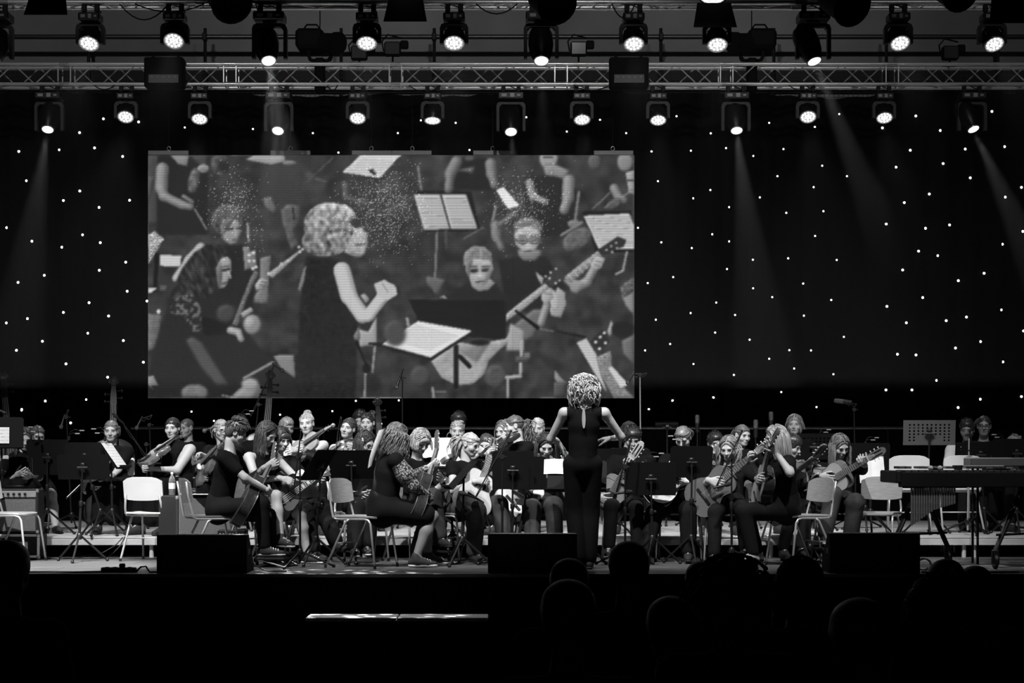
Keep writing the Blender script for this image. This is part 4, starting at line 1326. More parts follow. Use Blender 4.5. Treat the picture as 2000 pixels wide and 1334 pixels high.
def ik(a, c, l1, l2, hint):
    """elbow/knee between a and c; lengthens the bones a little when c is out of reach; returns joint, end"""
    a, c = A3(a), A3(c)
    d = c - a
    D = np.linalg.norm(d)
    if D > (l1 + l2) * 0.995:
        g = min(D / ((l1 + l2) * 0.995), 1.12)
        l1, l2 = l1 * g, l2 * g
        if D > (l1 + l2) * 0.995:
            c = a + d / D * (l1 + l2) * 0.995
            d = c - a; D = np.linalg.norm(d)
    u = d / D
    h = A3(hint); h = h - u * (h @ u); h = unit(h)
    x = (l1 * l1 - l2 * l2 + D * D) / (2 * D)
    y = math.sqrt(max(l1 * l1 - x * x, 0.0))
    return a + u * x + h * y, c

SKIN = attr_mat('pale_skin', 0.40, 'tone', 0.55, bump=0.02, bscale=120, spec=0.35)
SKIN2 = attr_mat('light_skin', 0.33, 'tone', 0.55, bump=0.02, bscale=120, spec=0.35)
SKIN3 = attr_mat('tan_skin', 0.17, 'tone', 0.5, bump=0.02, bscale=120, spec=0.4)
CLOTH = mat('black_cotton', 0.0045, 0.9, spec=0.12, var=0.25, scale=14, bump=0.5, bscale=9)
CLOTHB = mat('black_fine_cloth', 0.0026, 0.85, spec=0.15, var=0.2, scale=10, bump=0.4, bscale=7)
JEANS = mat('dark_denim', 0.038, 0.85, spec=0.15, var=0.45, scale=7, bump=0.5, bscale=10)
TROUS = mat('charcoal_trousers', 0.0065, 0.85, spec=0.15, var=0.3, scale=8, bump=0.6, bscale=8)
SHOEM = mat('dark_shoe_canvas', 0.02, 0.7, spec=0.3)
SOLE = mat('white_rubber_sole', 0.6, 0.6)
WHITEC = mat('white_cloth', 0.7, 0.8, bump=0.3, bscale=8)

def lace_mat():
    m = attr_mat('black_flower_lace', 0.45, 'tone', 0.7)
    nt = m.node_tree
    b = nt.nodes['Principled BSDF']
    tc = nt.nodes.new('ShaderNodeTexCoord')
    vo = nt.nodes.new('ShaderNodeTexVoronoi'); vo.inputs['Scale'].default_value = 78
    no = nt.nodes.new('ShaderNodeTexNoise'); no.inputs['Scale'].default_value = 45; no.inputs['Detail'].default_value = 3
    nt.links.new(tc.outputs['Object'], vo.inputs['Vector']); nt.links.new(tc.outputs['Object'], no.inputs['Vector'])
    ad = nt.nodes.new('ShaderNodeMath'); ad.operation = 'ADD'
    nt.links.new(vo.outputs['Distance'], ad.inputs[0]); nt.links.new(no.outputs['Fac'], ad.inputs[1])
    rp = nt.nodes.new('ShaderNodeValToRGB')
    rp.color_ramp.elements[0].position = 0.625; rp.color_ramp.elements[0].color = (0.008, 0.008, 0.008, 1)
    rp.color_ramp.elements[1].position = 0.665; rp.color_ramp.elements[1].color = (0.30, 0.30, 0.30, 1)
    ml = nt.nodes.new('ShaderNodeMath'); ml.operation = 'MULTIPLY'; ml.inputs[1].default_value = 0.6
    nt.links.new(ad.outputs[0], ml.inputs[0]); nt.links.new(ml.outputs[0], rp.inputs[0])
    nt.links.new(rp.outputs[0], b.inputs['Base Color'])
    return m
LACE = lace_mat()

def hair_mat(g):
    nm = 'hair_grey_%02d' % int(round(g * 100))
    return mat(nm, g, 0.36, spec=0.55, var=0.5, scale=60, stretch=(1, 1, 0.12), bump=0.25, bscale=120)

# ---- hair
_CAPS = {}
def cap_mesh(style, fringe):
    key = (style, fringe)
    if key in _CAPS:
        return _CAPS[key]
    o = {'short': 0.016, 'bald': 0.002, 'pony': 0.0065, 'bun': 0.0065}.get(style, 0.012)
    r = [HEADR[0] + o, HEADR[1] + o, HEADR[2] + o]
    P_ = [el(HEADC, r, k=0.012)]
    if style in ('long', 'bob', 'curly'):
        for s in (-1, 1):
            P_.append(el((s * 0.066, -0.024, -0.03), (0.026, 0.052, 0.075), k=0.03))
        P_.append(el((0, -0.07, -0.03), (0.068, 0.045, 0.085), k=0.03))
    if style == 'curly':
        P_.append(el((0, -0.018, 0.012), (0.098, 0.108, 0.098), k=0.03))
        P_.append(el((0, -0.035, -0.075), (0.096, 0.078, 0.078), k=0.03))
    if style == 'short':
        P_.append(el((0, 0.01, 0.075), (0.07, 0.085, 0.05), k=0.03))
        P_.append(el((0, -0.06, -0.01), (0.07, 0.05, 0.06), k=0.03))
    P_.append(el((0, 0.118, -0.046), (0.068 if style in ('long', 'bob', 'curly') else 0.072, 0.098, 0.128 if style == 'long' and not fringe else 0.112), k=0.012, sub=True))
    if style in ('pony', 'bun', 'short', 'bald'):
        for s in (-1, 1):
            P_.append(el((s * 0.085, 0.0, -0.03), (0.03, 0.034, 0.045), k=0.012, sub=True))
        P_.append(el((0, -0.02, -0.10), (0.09, 0.12, 0.06), k=0.012, sub=True))
    if fringe:
        P_.append(el((0, 0.066, 0.046), (0.062, 0.026, 0.036), k=0.015))
        P_.append(el((0.05, 0.045, 0.02), (0.02, 0.03, 0.045), k=0.015)); P_.append(el((-0.05, 0.045, 0.02), (0.02, 0.03, 0.045), k=0.015))
    _CAPS[key] = sdf_mesh(P_, 0.008, 0.012)
    return _CAPS[key]

def hair(Mh, style, g, parent, root, L=0.3, fringe=False, wave=0.0, n=80, seed=0, back=0.4, tie=None, name='hair', pdir=None, chestpush=None):
    """Mh 4x4 head-to-world; strands follow the skull then hang"""
    rg = np.random.default_rng(seed + 11)
    R = np.array(Mh.to_3x3()); o = np.array(Mh.translation)
    sc = np.linalg.norm(R[:, 0])
    V, Q = cap_mesh(style, fringe)
    mb = MB()
    mb.add(V @ R.T + o, Q)
    rr = np.array(HEADR) + {'pony': 0.0085, 'bun': 0.0085, 'curly': 0.024}.get(style, 0.014)
    c = np.array(HEADC)
    def sk(th, ph, ex=0.0):
        return c + (rr + ex) * np.array([math.sin(th) * math.sin(ph), math.sin(th) * math.cos(ph), math.cos(th)])
    def W(p):
        return R @ p + o
    ns = 3
    n = int(n * (2.3 if style in ('long', 'bob') else 1.9))
    down = np.array([0, 0, -1.0])
    if style in ('long', 'bob', 'curly'):
        for i in range(n):
            sd = 1 if rg.random() < 0.5 else -1
            ph = sd * rg.uniform(1.0 if not fringe else 0.75, PI)
            ex = rg.uniform(0.0, 0.012)
            front = rg.random() < 0.6
            th_s = rg.uniform(0.1, 0.85) if front else rg.uniform(0.05, 0.5)
            ph_s = sd * 0.12 if front else sd * (PI - 0.3)
            pts = []
            for u_ in (0, 0.2, 0.45, 0.72, 1.0):
                pts.append(W(sk(th_s + (1.5 - th_s) * u_, ph_s + (ph - ph_s) * u_ ** 0.6, ex)))
            out = unit((pts[-1] - o) * np.array([1, 1, 0]))
            bk = R @ np.array([0, -1.0, 0]); bk[2] = 0
            p = pts[-1].copy()
            ln = L * rg.uniform(0.75, 1.05)
            m = 7 if L > 0.12 else 3
            f0, ph0 = rg.uniform(12, 20), rg.uniform(0, 6)
            for j in range(1, m + 1):
                u = j / m
                q = p + down * ln * u + out * (0.012 + 0.03 * back * u) + bk * 0.05 * back * u
                w = wave * min(1, u * 2) 
                q = q + wave * np.array([math.sin(f0 * 2.4 * u * ln + ph0), math.cos(f0 * 2.2 * u * ln + ph0 * 1.3), 0]) * 0.022
                if chestpush is not None:
                    q = chestpush(q)
                pts.append(q)
            k = len(pts)
            mb.tube(pts, np.concatenate([np.linspace(0.002, 0.0037, k // 2), np.linspace(0.0037, 0.0011, k - k // 2)]) * rg.uniform(0.7, 1.3), ns, caps=False)
        if style == 'curly':
            for i in range(n):
                th, ph = rg.uniform(0.05, 2.25), rg.uniform(-PI, PI)
                if abs(ph) < 0.9 and th > 0.9:
                    continue
                a = W(sk(th, ph, 0.012 + 0.03 * rg.random() * min(1, th)))
                out = unit(a - o)
                ln = rg.uniform(0.05, 0.11)
                pts = []
                p0 = rg.uniform(0, 6)
                t1 = unit(np.cross(out, [0.3, 0.1, 1])); t2 = np.cross(out, t1)
                for j in range(9):
                    u = j / 8
                    pts.append(a + down * ln * u * (0.4 + 0.6 * u) + out * 0.03 * math.sin(u * 2.2) + 0.013 * (math.cos(p0 + 7 * u) * t1 + math.sin(p0 + 7 * u) * t2))
                mb.tube(pts, [0.004, 0.0055, 0.006, 0.006, 0.006, 0.0055, 0.005, 0.0035, 0.0015], ns, caps=False)
    elif style in ('pony', 'bun'):
        T = np.array(tie if tie is not None else (0, -0.112, 0.02))
        for i in range(n):
            ph = rg.uniform(-PI, PI)
            th0 = 1.2 if abs(ph) < 0.9 else 1.5
            s0 = sk(th0 * rg.uniform(0.93, 1.0), ph, 0.0)
            pts = []
            for u in (0, 0.25, 0.5, 0.75, 1.0):
                p = s0 * (1 - u) + T * u
                d = p - c
                e = np.linalg.norm(d / (rr + 0.002))
                if e < 1:
                    p = c + d / e
                pts.append(W(p))
            mb.tube(pts, [0.0018, 0.0036, 0.0042, 0.0038, 0.003], ns, caps=False)
        tw = W(T)
        bk = unit((R @ np.array([0, -1.0, 0])) * np.array([1, 1, 0.2])) if pdir is None else unit(pdir)
        if style == 'pony':
            mb.ball(tw, 0.022 * sc, 8, 6)
            for i in range(max(18, n // 3)):
                a = rg.normal(size=3) * 0.012
                ln = L * rg.uniform(0.7, 1.05)
                f0, ph0 = rg.uniform(1.5, 2.5), rg.uniform(0, 6)
                pts = [tw + a * 0.5]
                for j in range(1, 8):
                    u = j / 7
                    pts.append(tw + a * (1 + 1.6 * math.sin(u * 2.6)) + bk * 0.075 * (1 - (1 - u) ** 2) + down * ln * u ** 1.25 + wave * 0.03 * np.array([math.sin(f0 * u * 5 + ph0), math.cos(f0 * u * 5 + ph0), 0]))
                mb.tube(pts, [0.004, 0.006, 0.007, 0.007, 0.0065, 0.005, 0.0035, 0.0012], ns, caps=False)
        else:
            mb.ball(tw + bk * 0.02, 0.036 * sc, 10, 8)
            for i in range(22):
                ax1 = unit(rg.normal(size=3)); ax2 = unit(np.cross(ax1, rg.normal(size=3)))
                r0 = 0.036 + rg.uniform(0, 0.007)
                pts = [tw + bk * 0.02 + r0 * (math.cos(t) * ax1 + math.sin(t) * ax2) for t in np.linspace(0, 3.5, 7)]
                mb.tube(pts, 0.0042, ns, caps=False)
    elif style == 'short':
        for i in range(n):
            th, ph = rg.uniform(0.0, 1.45), rg.uniform(-PI, PI)
            if abs(ph) < 0.8 and th > 0.95:
                th = rg.uniform(0.3, 0.95)
            a = sk(th, ph, 0.002)
            out = unit(a - c)
            fw = unit(np.array([rg.uniform(-0.5, 0.5), 0.8, 0.1]) if th < 0.9 else np.array([0, -0.2, -1.0]))
            t = unit(fw - out * (fw @ out))
            ln = L * rg.uniform(0.7, 1.2) * (1.0 if th < 0.9 else 0.5)
            pts = [W(a), W(a + out * ln * 0.35 + t * ln * 0.3), W(a + out * ln * 0.5 + t * ln * 0.75), W(a + out * ln * 0.42 + t * ln * 1.1)]
            mb.tube(pts, [0.0038, 0.005, 0.004, 0.0012], ns, caps=False)
    v = np.concatenate(mb.v) - root
    me = bpy.data.meshes.new(name)
    me.from_pydata(v.tolist(), [], mb.f)
    me.polygons.foreach_set('use_smooth', np.ones(len(me.polygons), dtype=bool))
    return link(name, me, hair_mat(g), parent)

def yawvec(y):
    return np.array([math.sin(math.radians(y)), -math.cos(math.radians(y)), 0.0])

def head_matrix(c, yaw, pitch=0, roll=0, s=1.0):
    f = yawvec(yaw)
    up = np.array([0, 0, 1.0])
    p = math.radians(pitch)
    f2 = f * math.cos(p) - up * math.sin(p)
    u2 = up * math.cos(p) + f * math.sin(p)
    x = np.cross(f2, u2)
    r = math.radians(roll)
    x2 = x * math.cos(r) + u2 * math.sin(r)
    u3 = u2 * math.cos(r) - x * math.sin(r)
    return M4(np.stack([x2, f2, u3], 1) * s, c)

GENS = [0]
def person(label, Y, fz, head, pel, yaw, byaw=None, pitch=10, roll=0, hd=0.0, R=None, L=None, Rh='relax', Lh='relax', Rp=None, Lp=None, Re=None, Le=None,
           feet=None, knees=None, footz=None, hairs=None, top='tee', low='trousers', topm=None, lowm=None, skin=None, s=1.0, stand=False, shoe='dark', girth=1.0,
           det=0.014, seatz=0.45, glasses=False, group='seated young musicians', chair=None, legs=True, Rd=None, Ld=None, shoulder=0.165, extras=None, pd=0.0, flower=None, legtone=1.0, neck=0.155):
    """head, pel: pixel of head centre / pelvis column. R, L: (px, py, dY) wrists. feet: [(px, py, dY) right, left] of the ankles"""
    GENS[0] += 1
    seed = GENS[0]
    byaw = yaw if byaw is None else byaw
    skin = skin or SKIN
    hc = A3(P(head[0], head[1], Y + hd))
    f = yawvec(byaw)
    r = np.array([f[1], -f[0], 0.0])
    up = np.array([0, 0, 1.0])
    pz = fz + (0.93 * s if stand else seatz + 0.085)
    pelv = np.array([X(pel, Y + pd), Y + pd, pz])
    Mh = head_matrix(hc, yaw, pitch, roll, s * 0.93)
    hf = unit(np.array(Mh.to_3x3())[:, 1])
    hu = unit(np.array(Mh.to_3x3())[:, 2])
    skb = hc - hu * 0.075 * s - hf * 0.03 * s           # base of the skull
    nb = hc - up * neck * s - hu * 0.02 * s - f * 0.05 * s   # base of the neck
    tor = nb - pelv
    tl = np.linalg.norm(tor)
    tu = tor / tl
    tf = unit(np.cross(tu, r)) if np.cross(tu, r) @ f > 0 else unit(np.cross(r, tu))
    ch = pelv + tor * 0.70 + tf * 0.005
    wa = pelv + tor * 0.36
    shc = nb - tu * 0.045 * s
    sh = {1: shc + r * shoulder * s, -1: shc - r * shoulder * s}
    root_loc = np.array([pelv[0], pelv[1], fz])
    t = thing('person', label, 'person', tuple(root_loc), group=group)
    # arms
    el_, wr = {}, {}
    for sd, tgt, hint in ((1, R, Re), (-1, L, Le)):
        if tgt is None:
            c = pelv + f * 0.28 + r * sd * 0.14 + up * 0.1
        else:
            c = A3(tgt) if isinstance(tgt, Vector) else A3(P(tgt[0], tgt[1], Y + tgt[2]))
        h = (r * sd * 0.7 - up * 1.0 - f * 0.35) if hint is None else A3(hint)
        e, c = ik(sh[sd], c, 0.275 * s, 0.245 * s, h)
        el_[sd], wr[sd] = e, c
    g = girth
    B = [rc(pelv, wa, 0.115 * g * s, 0.10 * g * s, tf, 1.25), rc(wa, ch, 0.10 * g * s, 0.12 * g * s, tf, 1.35), rc(ch, nb - tu * 0.03, 0.11 * s * g, 0.06 * s, tf, 1.3),
         rc(nb - tu * 0.04, skb, 0.056 * s, 0.047 * s), rc(sh[1], sh[-1], 0.045 * s, 0.045 * s)]
    for sd in (1, -1):
        B += [rc(sh[sd], el_[sd], 0.047 * s * g, 0.037 * s * g, k=0.03), rc(el_[sd], wr[sd], 0.036 * s * g, 0.0255 * s, k=0.02)]
    # legs
    hip, kn, an, toe = {}, {}, {}, {}
    for q, sd in enumerate((1, -1)):
        hip[sd] = pelv + r * sd * 0.088 * s - up * 0.02
        if stand:
            c = np.array([pelv[0], pelv[1], fz]) + r * sd * 0.10 + up * 0.08 - f * 0.02
            if feet:
                c = A3(P(feet[q][0], feet[q][1], Y + feet[q][2]))
            k_, c = ik(hip[sd], c, 0.43 * s, 0.42 * s, f)
        else:
            c = hip[sd] + f * 0.42 * s + r * sd * 0.07
            c[2] = fz + 0.08
            if feet:
                c = A3(P(feet[q][0], feet[q][1], Y + feet[q][2]))
            hint = f * 0.6 + up
            if knees is not None:
                hint = A3(knees[q])
            k_, c = ik(hip[sd], c, 0.42 * s, 0.40 * s, hint)
        kn[sd], an[sd] = k_, c
        ld = c - hip[sd]; ld[2] = 0
        ld = unit(ld) if np.linalg.norm(ld) > 0.1 and not stand else f
        toe[sd] = unit(ld * 0.6 + f * 0.4)
        if legs:
            B += [rc(hip[sd], kn[sd], 0.076 * s * g, 0.054 * s * g, k=0.03), rc(kn[sd], kn[sd] + (an[sd] - kn[sd]) * 0.35, 0.052 * s, 0.051 * s * g, k=0.03),
                  rc(kn[sd] + (an[sd] - kn[sd]) * 0.35, an[sd], 0.051 * s * g, 0.034 * s, k=0.03), rc(an[sd], an[sd] + toe[sd] * 0.12 * s - up * 0.045, 0.034, 0.026, k=0.02)]
    Vb, Qb = sdf_mesh(B, det * 1.3, 0.03)
    VV, QQ, TT = [Vb], Qb.tolist(), [np.where(Vb[:, 2] < pelv[2] + 0.02, legtone, 1.0)]
    n0 = len(Vb)
    hv, hq, ht = HEAD
    RM = np.array(Mh.to_3x3())
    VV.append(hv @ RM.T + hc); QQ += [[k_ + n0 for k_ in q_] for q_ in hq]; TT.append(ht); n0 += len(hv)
    tc_ = pelv + tor * 0.55
    for sd, hn, pn, dd in ((1, Rh, Rp, Rd), (-1, Lh, Lp, Ld)):
        fd = unit(wr[sd] - el_[sd])
        yd = fd if dd is None else unit(fd * 0.45 + unit(dd))
        pal = unit((tc_ + f * 0.15) - wr[sd]) if pn is None else unit(pn)
        zz = -(pal - yd * (pal @ yd)); zz = unit(zz)
        xx = np.cross(yd, zz)
        RR = np.stack([xx, yd, zz], 1) * s * 1.02
        v, q = HANDS[hn]
        if sd == -1:
            v = v * np.array([-1, 1, 1]); q = q[:, ::-1]
        VV.append(v @ RR.T + wr[sd] + yd * 0.012); QQ += (q + n0).tolist(); TT.append(np.ones(len(v))); n0 += len(v)
    np_mesh('body', np.concatenate(VV) - root_loc, QQ, skin, t, np.concatenate(TT))
    # top garment
    e_ = 0.012
    C = [rc(pelv - tu * 0.02, wa, (0.132 * g + e_) * s, (0.112 * g + e_) * s, tf, 1.2), rc(wa, ch, (0.112 * g + e_) * s, (0.133 * g + e_) * s, tf, 1.28),
         rc(ch, nb - tu * 0.055 * s, (0.125 * g + e_) * s, 0.068 * s, tf, 1.25)]
    if top == 'vest':
        C.append(rc(shc + r * 0.125 * s, shc - r * 0.125 * s, 0.055 * s, 0.055 * s))
        for sd in (1, -1):
            C.append(rc(sh[sd] + (el_[sd] - sh[sd]) * 0.2 + r * sd * 0.02, sh[sd] + (el_[sd] - sh[sd]) * 0.6, 0.05 * s * g, 0.06 * s * g, k=0.012, sub=True))
    elif top in ('tank', 'dress'):
        C.append(rc(shc + r * 0.09 * s, shc - r * 0.09 * s, 0.052 * s, 0.052 * s))
        for sd in (1, -1):
            C.append(rc(sh[sd] + (el_[sd] - sh[sd]) * 0.06, sh[sd] + (el_[sd] - sh[sd]) * 0.55, 0.053 * s * g, 0.06 * s * g, k=0.012, sub=True))
    else:
        C.append(rc(sh[1], sh[-1], 0.058 * s, 0.058 * s))
        for sd in (1, -1):
            if top in ('long',):
                C += [rc(sh[sd], el_[sd], 0.062 * s * g, 0.052 * s * g), rc(el_[sd], el_[sd] + (wr[sd] - el_[sd]) * 0.93, 0.050 * s * g, 0.035 * s, k=0.02)]
            elif top in ('tee', 'lace'):
                C += [rc(sh[sd], sh[sd] + (el_[sd] - sh[sd]) * 0.62, 0.062 * s * g, 0.058 * s * g)]
            elif top == 'cap':
                C += [rc(sh[sd], sh[sd] + (el_[sd] - sh[sd]) * 0.25, 0.062 * s * g, 0.062 * s * g)]
    C.append(rc(nb + tu * 0.0 + hu * 0.02, nb + hu * 0.16, 0.052 * s, 0.055 * s, k=0.012, sub=True))
    V, Q = sdf_mesh(C, det * 1.15, 0.035)
    np_mesh('dress' if low == 'dress' else 'shirt', V - root_loc, Q, topm or CLOTH, t)
    if top == 'lace':
        for sd in (1, -1):
            V, Q = sdf_mesh([rc(sh[sd] + (el_[sd] - sh[sd]) * 0.05, sh[sd] + (el_[sd] - sh[sd]) * 0.55, 0.062 * g, 0.068 * g), rc(sh[sd] + (el_[sd] - sh[sd]) * 0.55, el_[sd], 0.068 * g, 0.052 * g),
                             rc(el_[sd], wr[sd], 0.050 * g, 0.034)], 0.011, 0.03)
            np_mesh('lace_sleeve', V - root_loc, Q, LACE, t, np.ones(len(V)))
    # lower garment
    if legs:
        Lw = []
        if low in ('trousers', 'wide'):
            pr_ = 0.126 if stand else 0.14
            Lw.append(rc(pelv + tu * 0.05, pelv - up * 0.02, pr_ * g * s, 0.14 * g * s, tf, 1.1))
            for sd in (1, -1):
                w = 1.0 if low == 'trousers' else 1.25
                Lw += [rc(hip[sd], kn[sd], 0.092 * s * g, 0.070 * s * g * w), rc(kn[sd], an[sd] + up * 0.03, 0.070 * s * g * w, 0.058 * s * w, k=0.02)]
        elif low in ('shorts', 'skirt', 'dress'):
            Lw.append(rc(pelv + tu * 0.05, pelv - up * 0.02, 0.142 * g * s, 0.145 * g * s, tf, 1.1))
            fr_ = {'shorts': 0.7, 'skirt': 0.8, 'dress': 0.86}[low]
            for sd in (1, -1):
                Lw += [rc(hip[sd], hip[sd] + (kn[sd] - hip[sd]) * fr_, 0.098 * s * g, 0.086 * s * g)]
            if low != 'shorts':
                a = (hip[1] + hip[-1]) / 2; b = (kn[1] + kn[-1]) / 2
                Lw += [rc(a, a + (b - a) * fr_, 0.1 * s * g, 0.085 * s * g)]
        elif low == 'longskirt':
            a = (hip[1] + hip[-1]) / 2; b = (kn[1] + kn[-1]) / 2; c_ = (an[1] + an[-1]) / 2
            Lw.append(rc(pelv, pelv - up * 0.02, 0.145 * g * s, 0.145 * g * s, tf, 1.1))
            for sd in (1, -1):
                Lw += [rc(hip[sd], kn[sd], 0.09, 0.08), rc(kn[sd], an[sd] + up * 0.08, 0.075, 0.075)]
            Lw += [rc(a, b, 0.09, 0.085), rc(b, c_ + up * 0.08, 0.08, 0.08)]
        V, Q = sdf_mesh(Lw, det * 1.3, 0.03)
        np_mesh({'trousers': 'trousers', 'wide': 'trousers', 'shorts': 'shorts'}.get(low, 'skirt'), V - root_loc, Q, lowm or TROUS, t)
        for q, sd in enumerate((1, -1)):
            a = an[sd]
            fzz = (footz[q] if footz else fz)
            d = toe[sd]
            n_ = np.cross(d, up)
            heel = np.array([a[0], a[1], 0]) - d * 0.035
            tip = np.array([a[0], a[1], 0]) + d * 0.165 * s
            zb = max(min(a[2] - 0.08, fzz + 0.25), fzz)
            V, Q = sdf_mesh([rc(heel + up * (zb + 0.042), tip * 0.45 + heel * 0.55 + up * (zb + 0.042), 0.036, 0.036), rc(heel + d * 0.09 + up * (zb + 0.04), tip + up * (zb + 0.03), 0.036, 0.03, up, 1.2),
                             rc(a - up * 0.03 + d * 0.01, a + up * 0.015, 0.044, 0.042), rc(a - up * 0.02, a - up * 0.05 + d * 0.11, 0.042, 0.034)], 0.0145, 0.02)
            V[:, 2] = np.maximum(V[:, 2], zb + 0.014)
            sh_ = np_mesh('shoe', V - root_loc, Q, SHOEM if shoe != 'pale' else SKIN2, t, np.ones(len(V)))
            V, Q = sdf_mesh([rc(heel + up * (zb + 0.014), tip + up * (zb + 0.014), 0.040, 0.037, up, 2.6)], 0.014, 0.01)
            V[:, 2] = np.clip(V[:, 2], zb, zb + 0.026)
            np_mesh('sole', V - root_loc, Q, SOLE if shoe in ('white', 'sneaker') else SHOEM, sh_)
            if shoe in ('white', 'sneaker'):
                b = MB()
                for z_ in range(4):
                    c_ = heel + d * (0.095 + 0.022 * z_) + up * (zb + 0.078 - 0.006 * z_)
                    b.tube([c_ - n_ * 0.026 + d * 0.008 - up * 0.012, c_ + up * 0.004, c_ + n_ * 0.026 + d * 0.008 - up * 0.012], 0.0045, 5)
                o2 = b.build('laces', WHITEC, sh_, True)
                o2.data.transform(Matrix.Translation(tuple(-root_loc)))
    # hair
    if hairs:
        hk = dict(hairs)
        def cp(q, nb=nb, tu=tu, tf=tf, ch=ch):
            d = q - nb
            a = d @ tu
            if a > 0.02:
                return q
            ax_ = nb + tu * a
            e = q - ax_
            rad = 0.105 if a < -0.06 else 0.075
            l = np.linalg.norm(e)
            if l < rad:
                q = ax_ + e / (l + 1e-9) * rad
            return q
        if det > 0.0155:
            hk['n'] = 45
        hair(Mh, hk.pop('style'), hk.pop('g'), t, root_loc, seed=seed, chestpush=cp, **hk)
    if glasses:
        b = MB()
        for sd in (-1, 1):
            b.tube([(0.032 * sd + 0.023 * math.cos(q), 0.102, -0.002 + 0.017 * math.sin(q)) for q in np.linspace(0, 2 * PI, 13)[:-1]], 0.0028, 5, closed=True)
            b.tube([(0.054 * sd, 0.1, 0.004), (0.074 * sd, 0.03, 0.006), (0.078 * sd, -0.01, 0.0)], 0.0025, 5)
        b.tube([(-0.01, 0.104, 0.002), (0.01, 0.104, 0.002)], 0.0028, 5)
        o = b.build('glasses', BLACKP, t, True)
        o.matrix_local = Matrix.Translation(tuple(-root_loc)) @ Mh
    if flower:
        b = MB()
        for q in range(5):
            b.ball((flower[0], flower[1] + 0.014 * math.cos(q * 1.257), flower[2] + 0.014 * math.sin(q * 1.257)), (0.006, 0.011, 0.011), 6, 5)
        o = b.build('hair_flower', WHITEC, t, True)
        o.matrix_local = Matrix.Translation(tuple(-root_loc)) @ Mh
    if chair is not None and not stand:
        pass
    info = dict(root=t, pelv=pelv, f=f, r=r, wr=wr, el=el_, nb=nb, hc=hc, Mh=Mh, kn=kn, an=an, sh=sh, loc=root_loc)
    return info

# ------------------------------------------------------------------ instruments
def smooth_closed(pts, n=4):
    """Catmull-Rom through a closed outline"""
    p = np.array(pts, float)
    m = len(p)
    out = []
    for i in range(m):
        p0, p1, p2, p3 = p[i - 1], p[i], p[(i + 1) % m], p[(i + 2) % m]
        for j in range(n):
            t = j / n
            out.append(0.5 * ((2 * p1) + (-p0 + p2) * t + (2 * p0 - 5 * p1 + 4 * p2 - p3) * t * t + (-p0 + 3 * p1 - 3 * p2 + p3) * t ** 3))
    return np.array(out)

def guitar_outline(cut=False):
    half = [(0.0, -0.34), (0.085, -0.333), (0.15, -0.295), (0.184, -0.22), (0.172, -0.135), (0.128, -0.06), (0.118, -0.03), (0.126, 0.01), (0.14, 0.06), (0.128, 0.115), (0.08, 0.148), (0.0, 0.152)]
    left = [(-x, y) for x, y in half[1:-1]][::-1]
    right = list(half)
    if cut:
        right = half[:8] + [(0.135, 0.045), (0.125, 0.075), (0.085, 0.07), (0.05, 0.085), (0.035, 0.12)] + half[-1:]
    return smooth_closed(right + left, 4)

SPRUCE = mat('pale_spruce_top', 0.52, 0.3, spec=0.5, var=0.10, scale=40, stretch=(4, 0.3, 1))
CEDAR = mat('dark_cedar_top', 0.10, 0.3, spec=0.5, var=0.18, scale=40, stretch=(4, 0.3, 1))
ROSEW = mat('dark_rosewood', 0.03, 0.25, spec=0.55, var=0.4, scale=30, stretch=(3, 0.4, 1))
MAHOG = mat('mid_mahogany', 0.12, 0.3, spec=0.5, var=0.25, scale=30, stretch=(3, 0.4, 1))
VARN = mat('brown_violin_varnish', 0.11, 0.22, spec=0.6, var=0.35, scale=14, stretch=(3, 0.5, 1), coat=0.5)
VARNL = mat('pale_violin_varnish', 0.28, 0.22, spec=0.6, var=0.2, scale=14, stretch=(3, 0.5, 1), coat=0.5)
EBONY = mat('ebony', 0.012, 0.3, spec=0.5)
NICKEL = mat('nickel', 0.7, 0.3, 0.25)
BONE = mat('bone_white', 0.75, 0.4)
GLOSSB = mat('gloss_black_lacquer', 0.01, 0.12, spec=0.6, coat=0.6)

_GM = {}
def gmesh(key, fn, smooth, m):
    if key not in _GM:
        b = MB(); fn(b)
        _GM[key] = b.mesh(key, smooth); _GM[key].materials.append(m)
    return _GM[key]

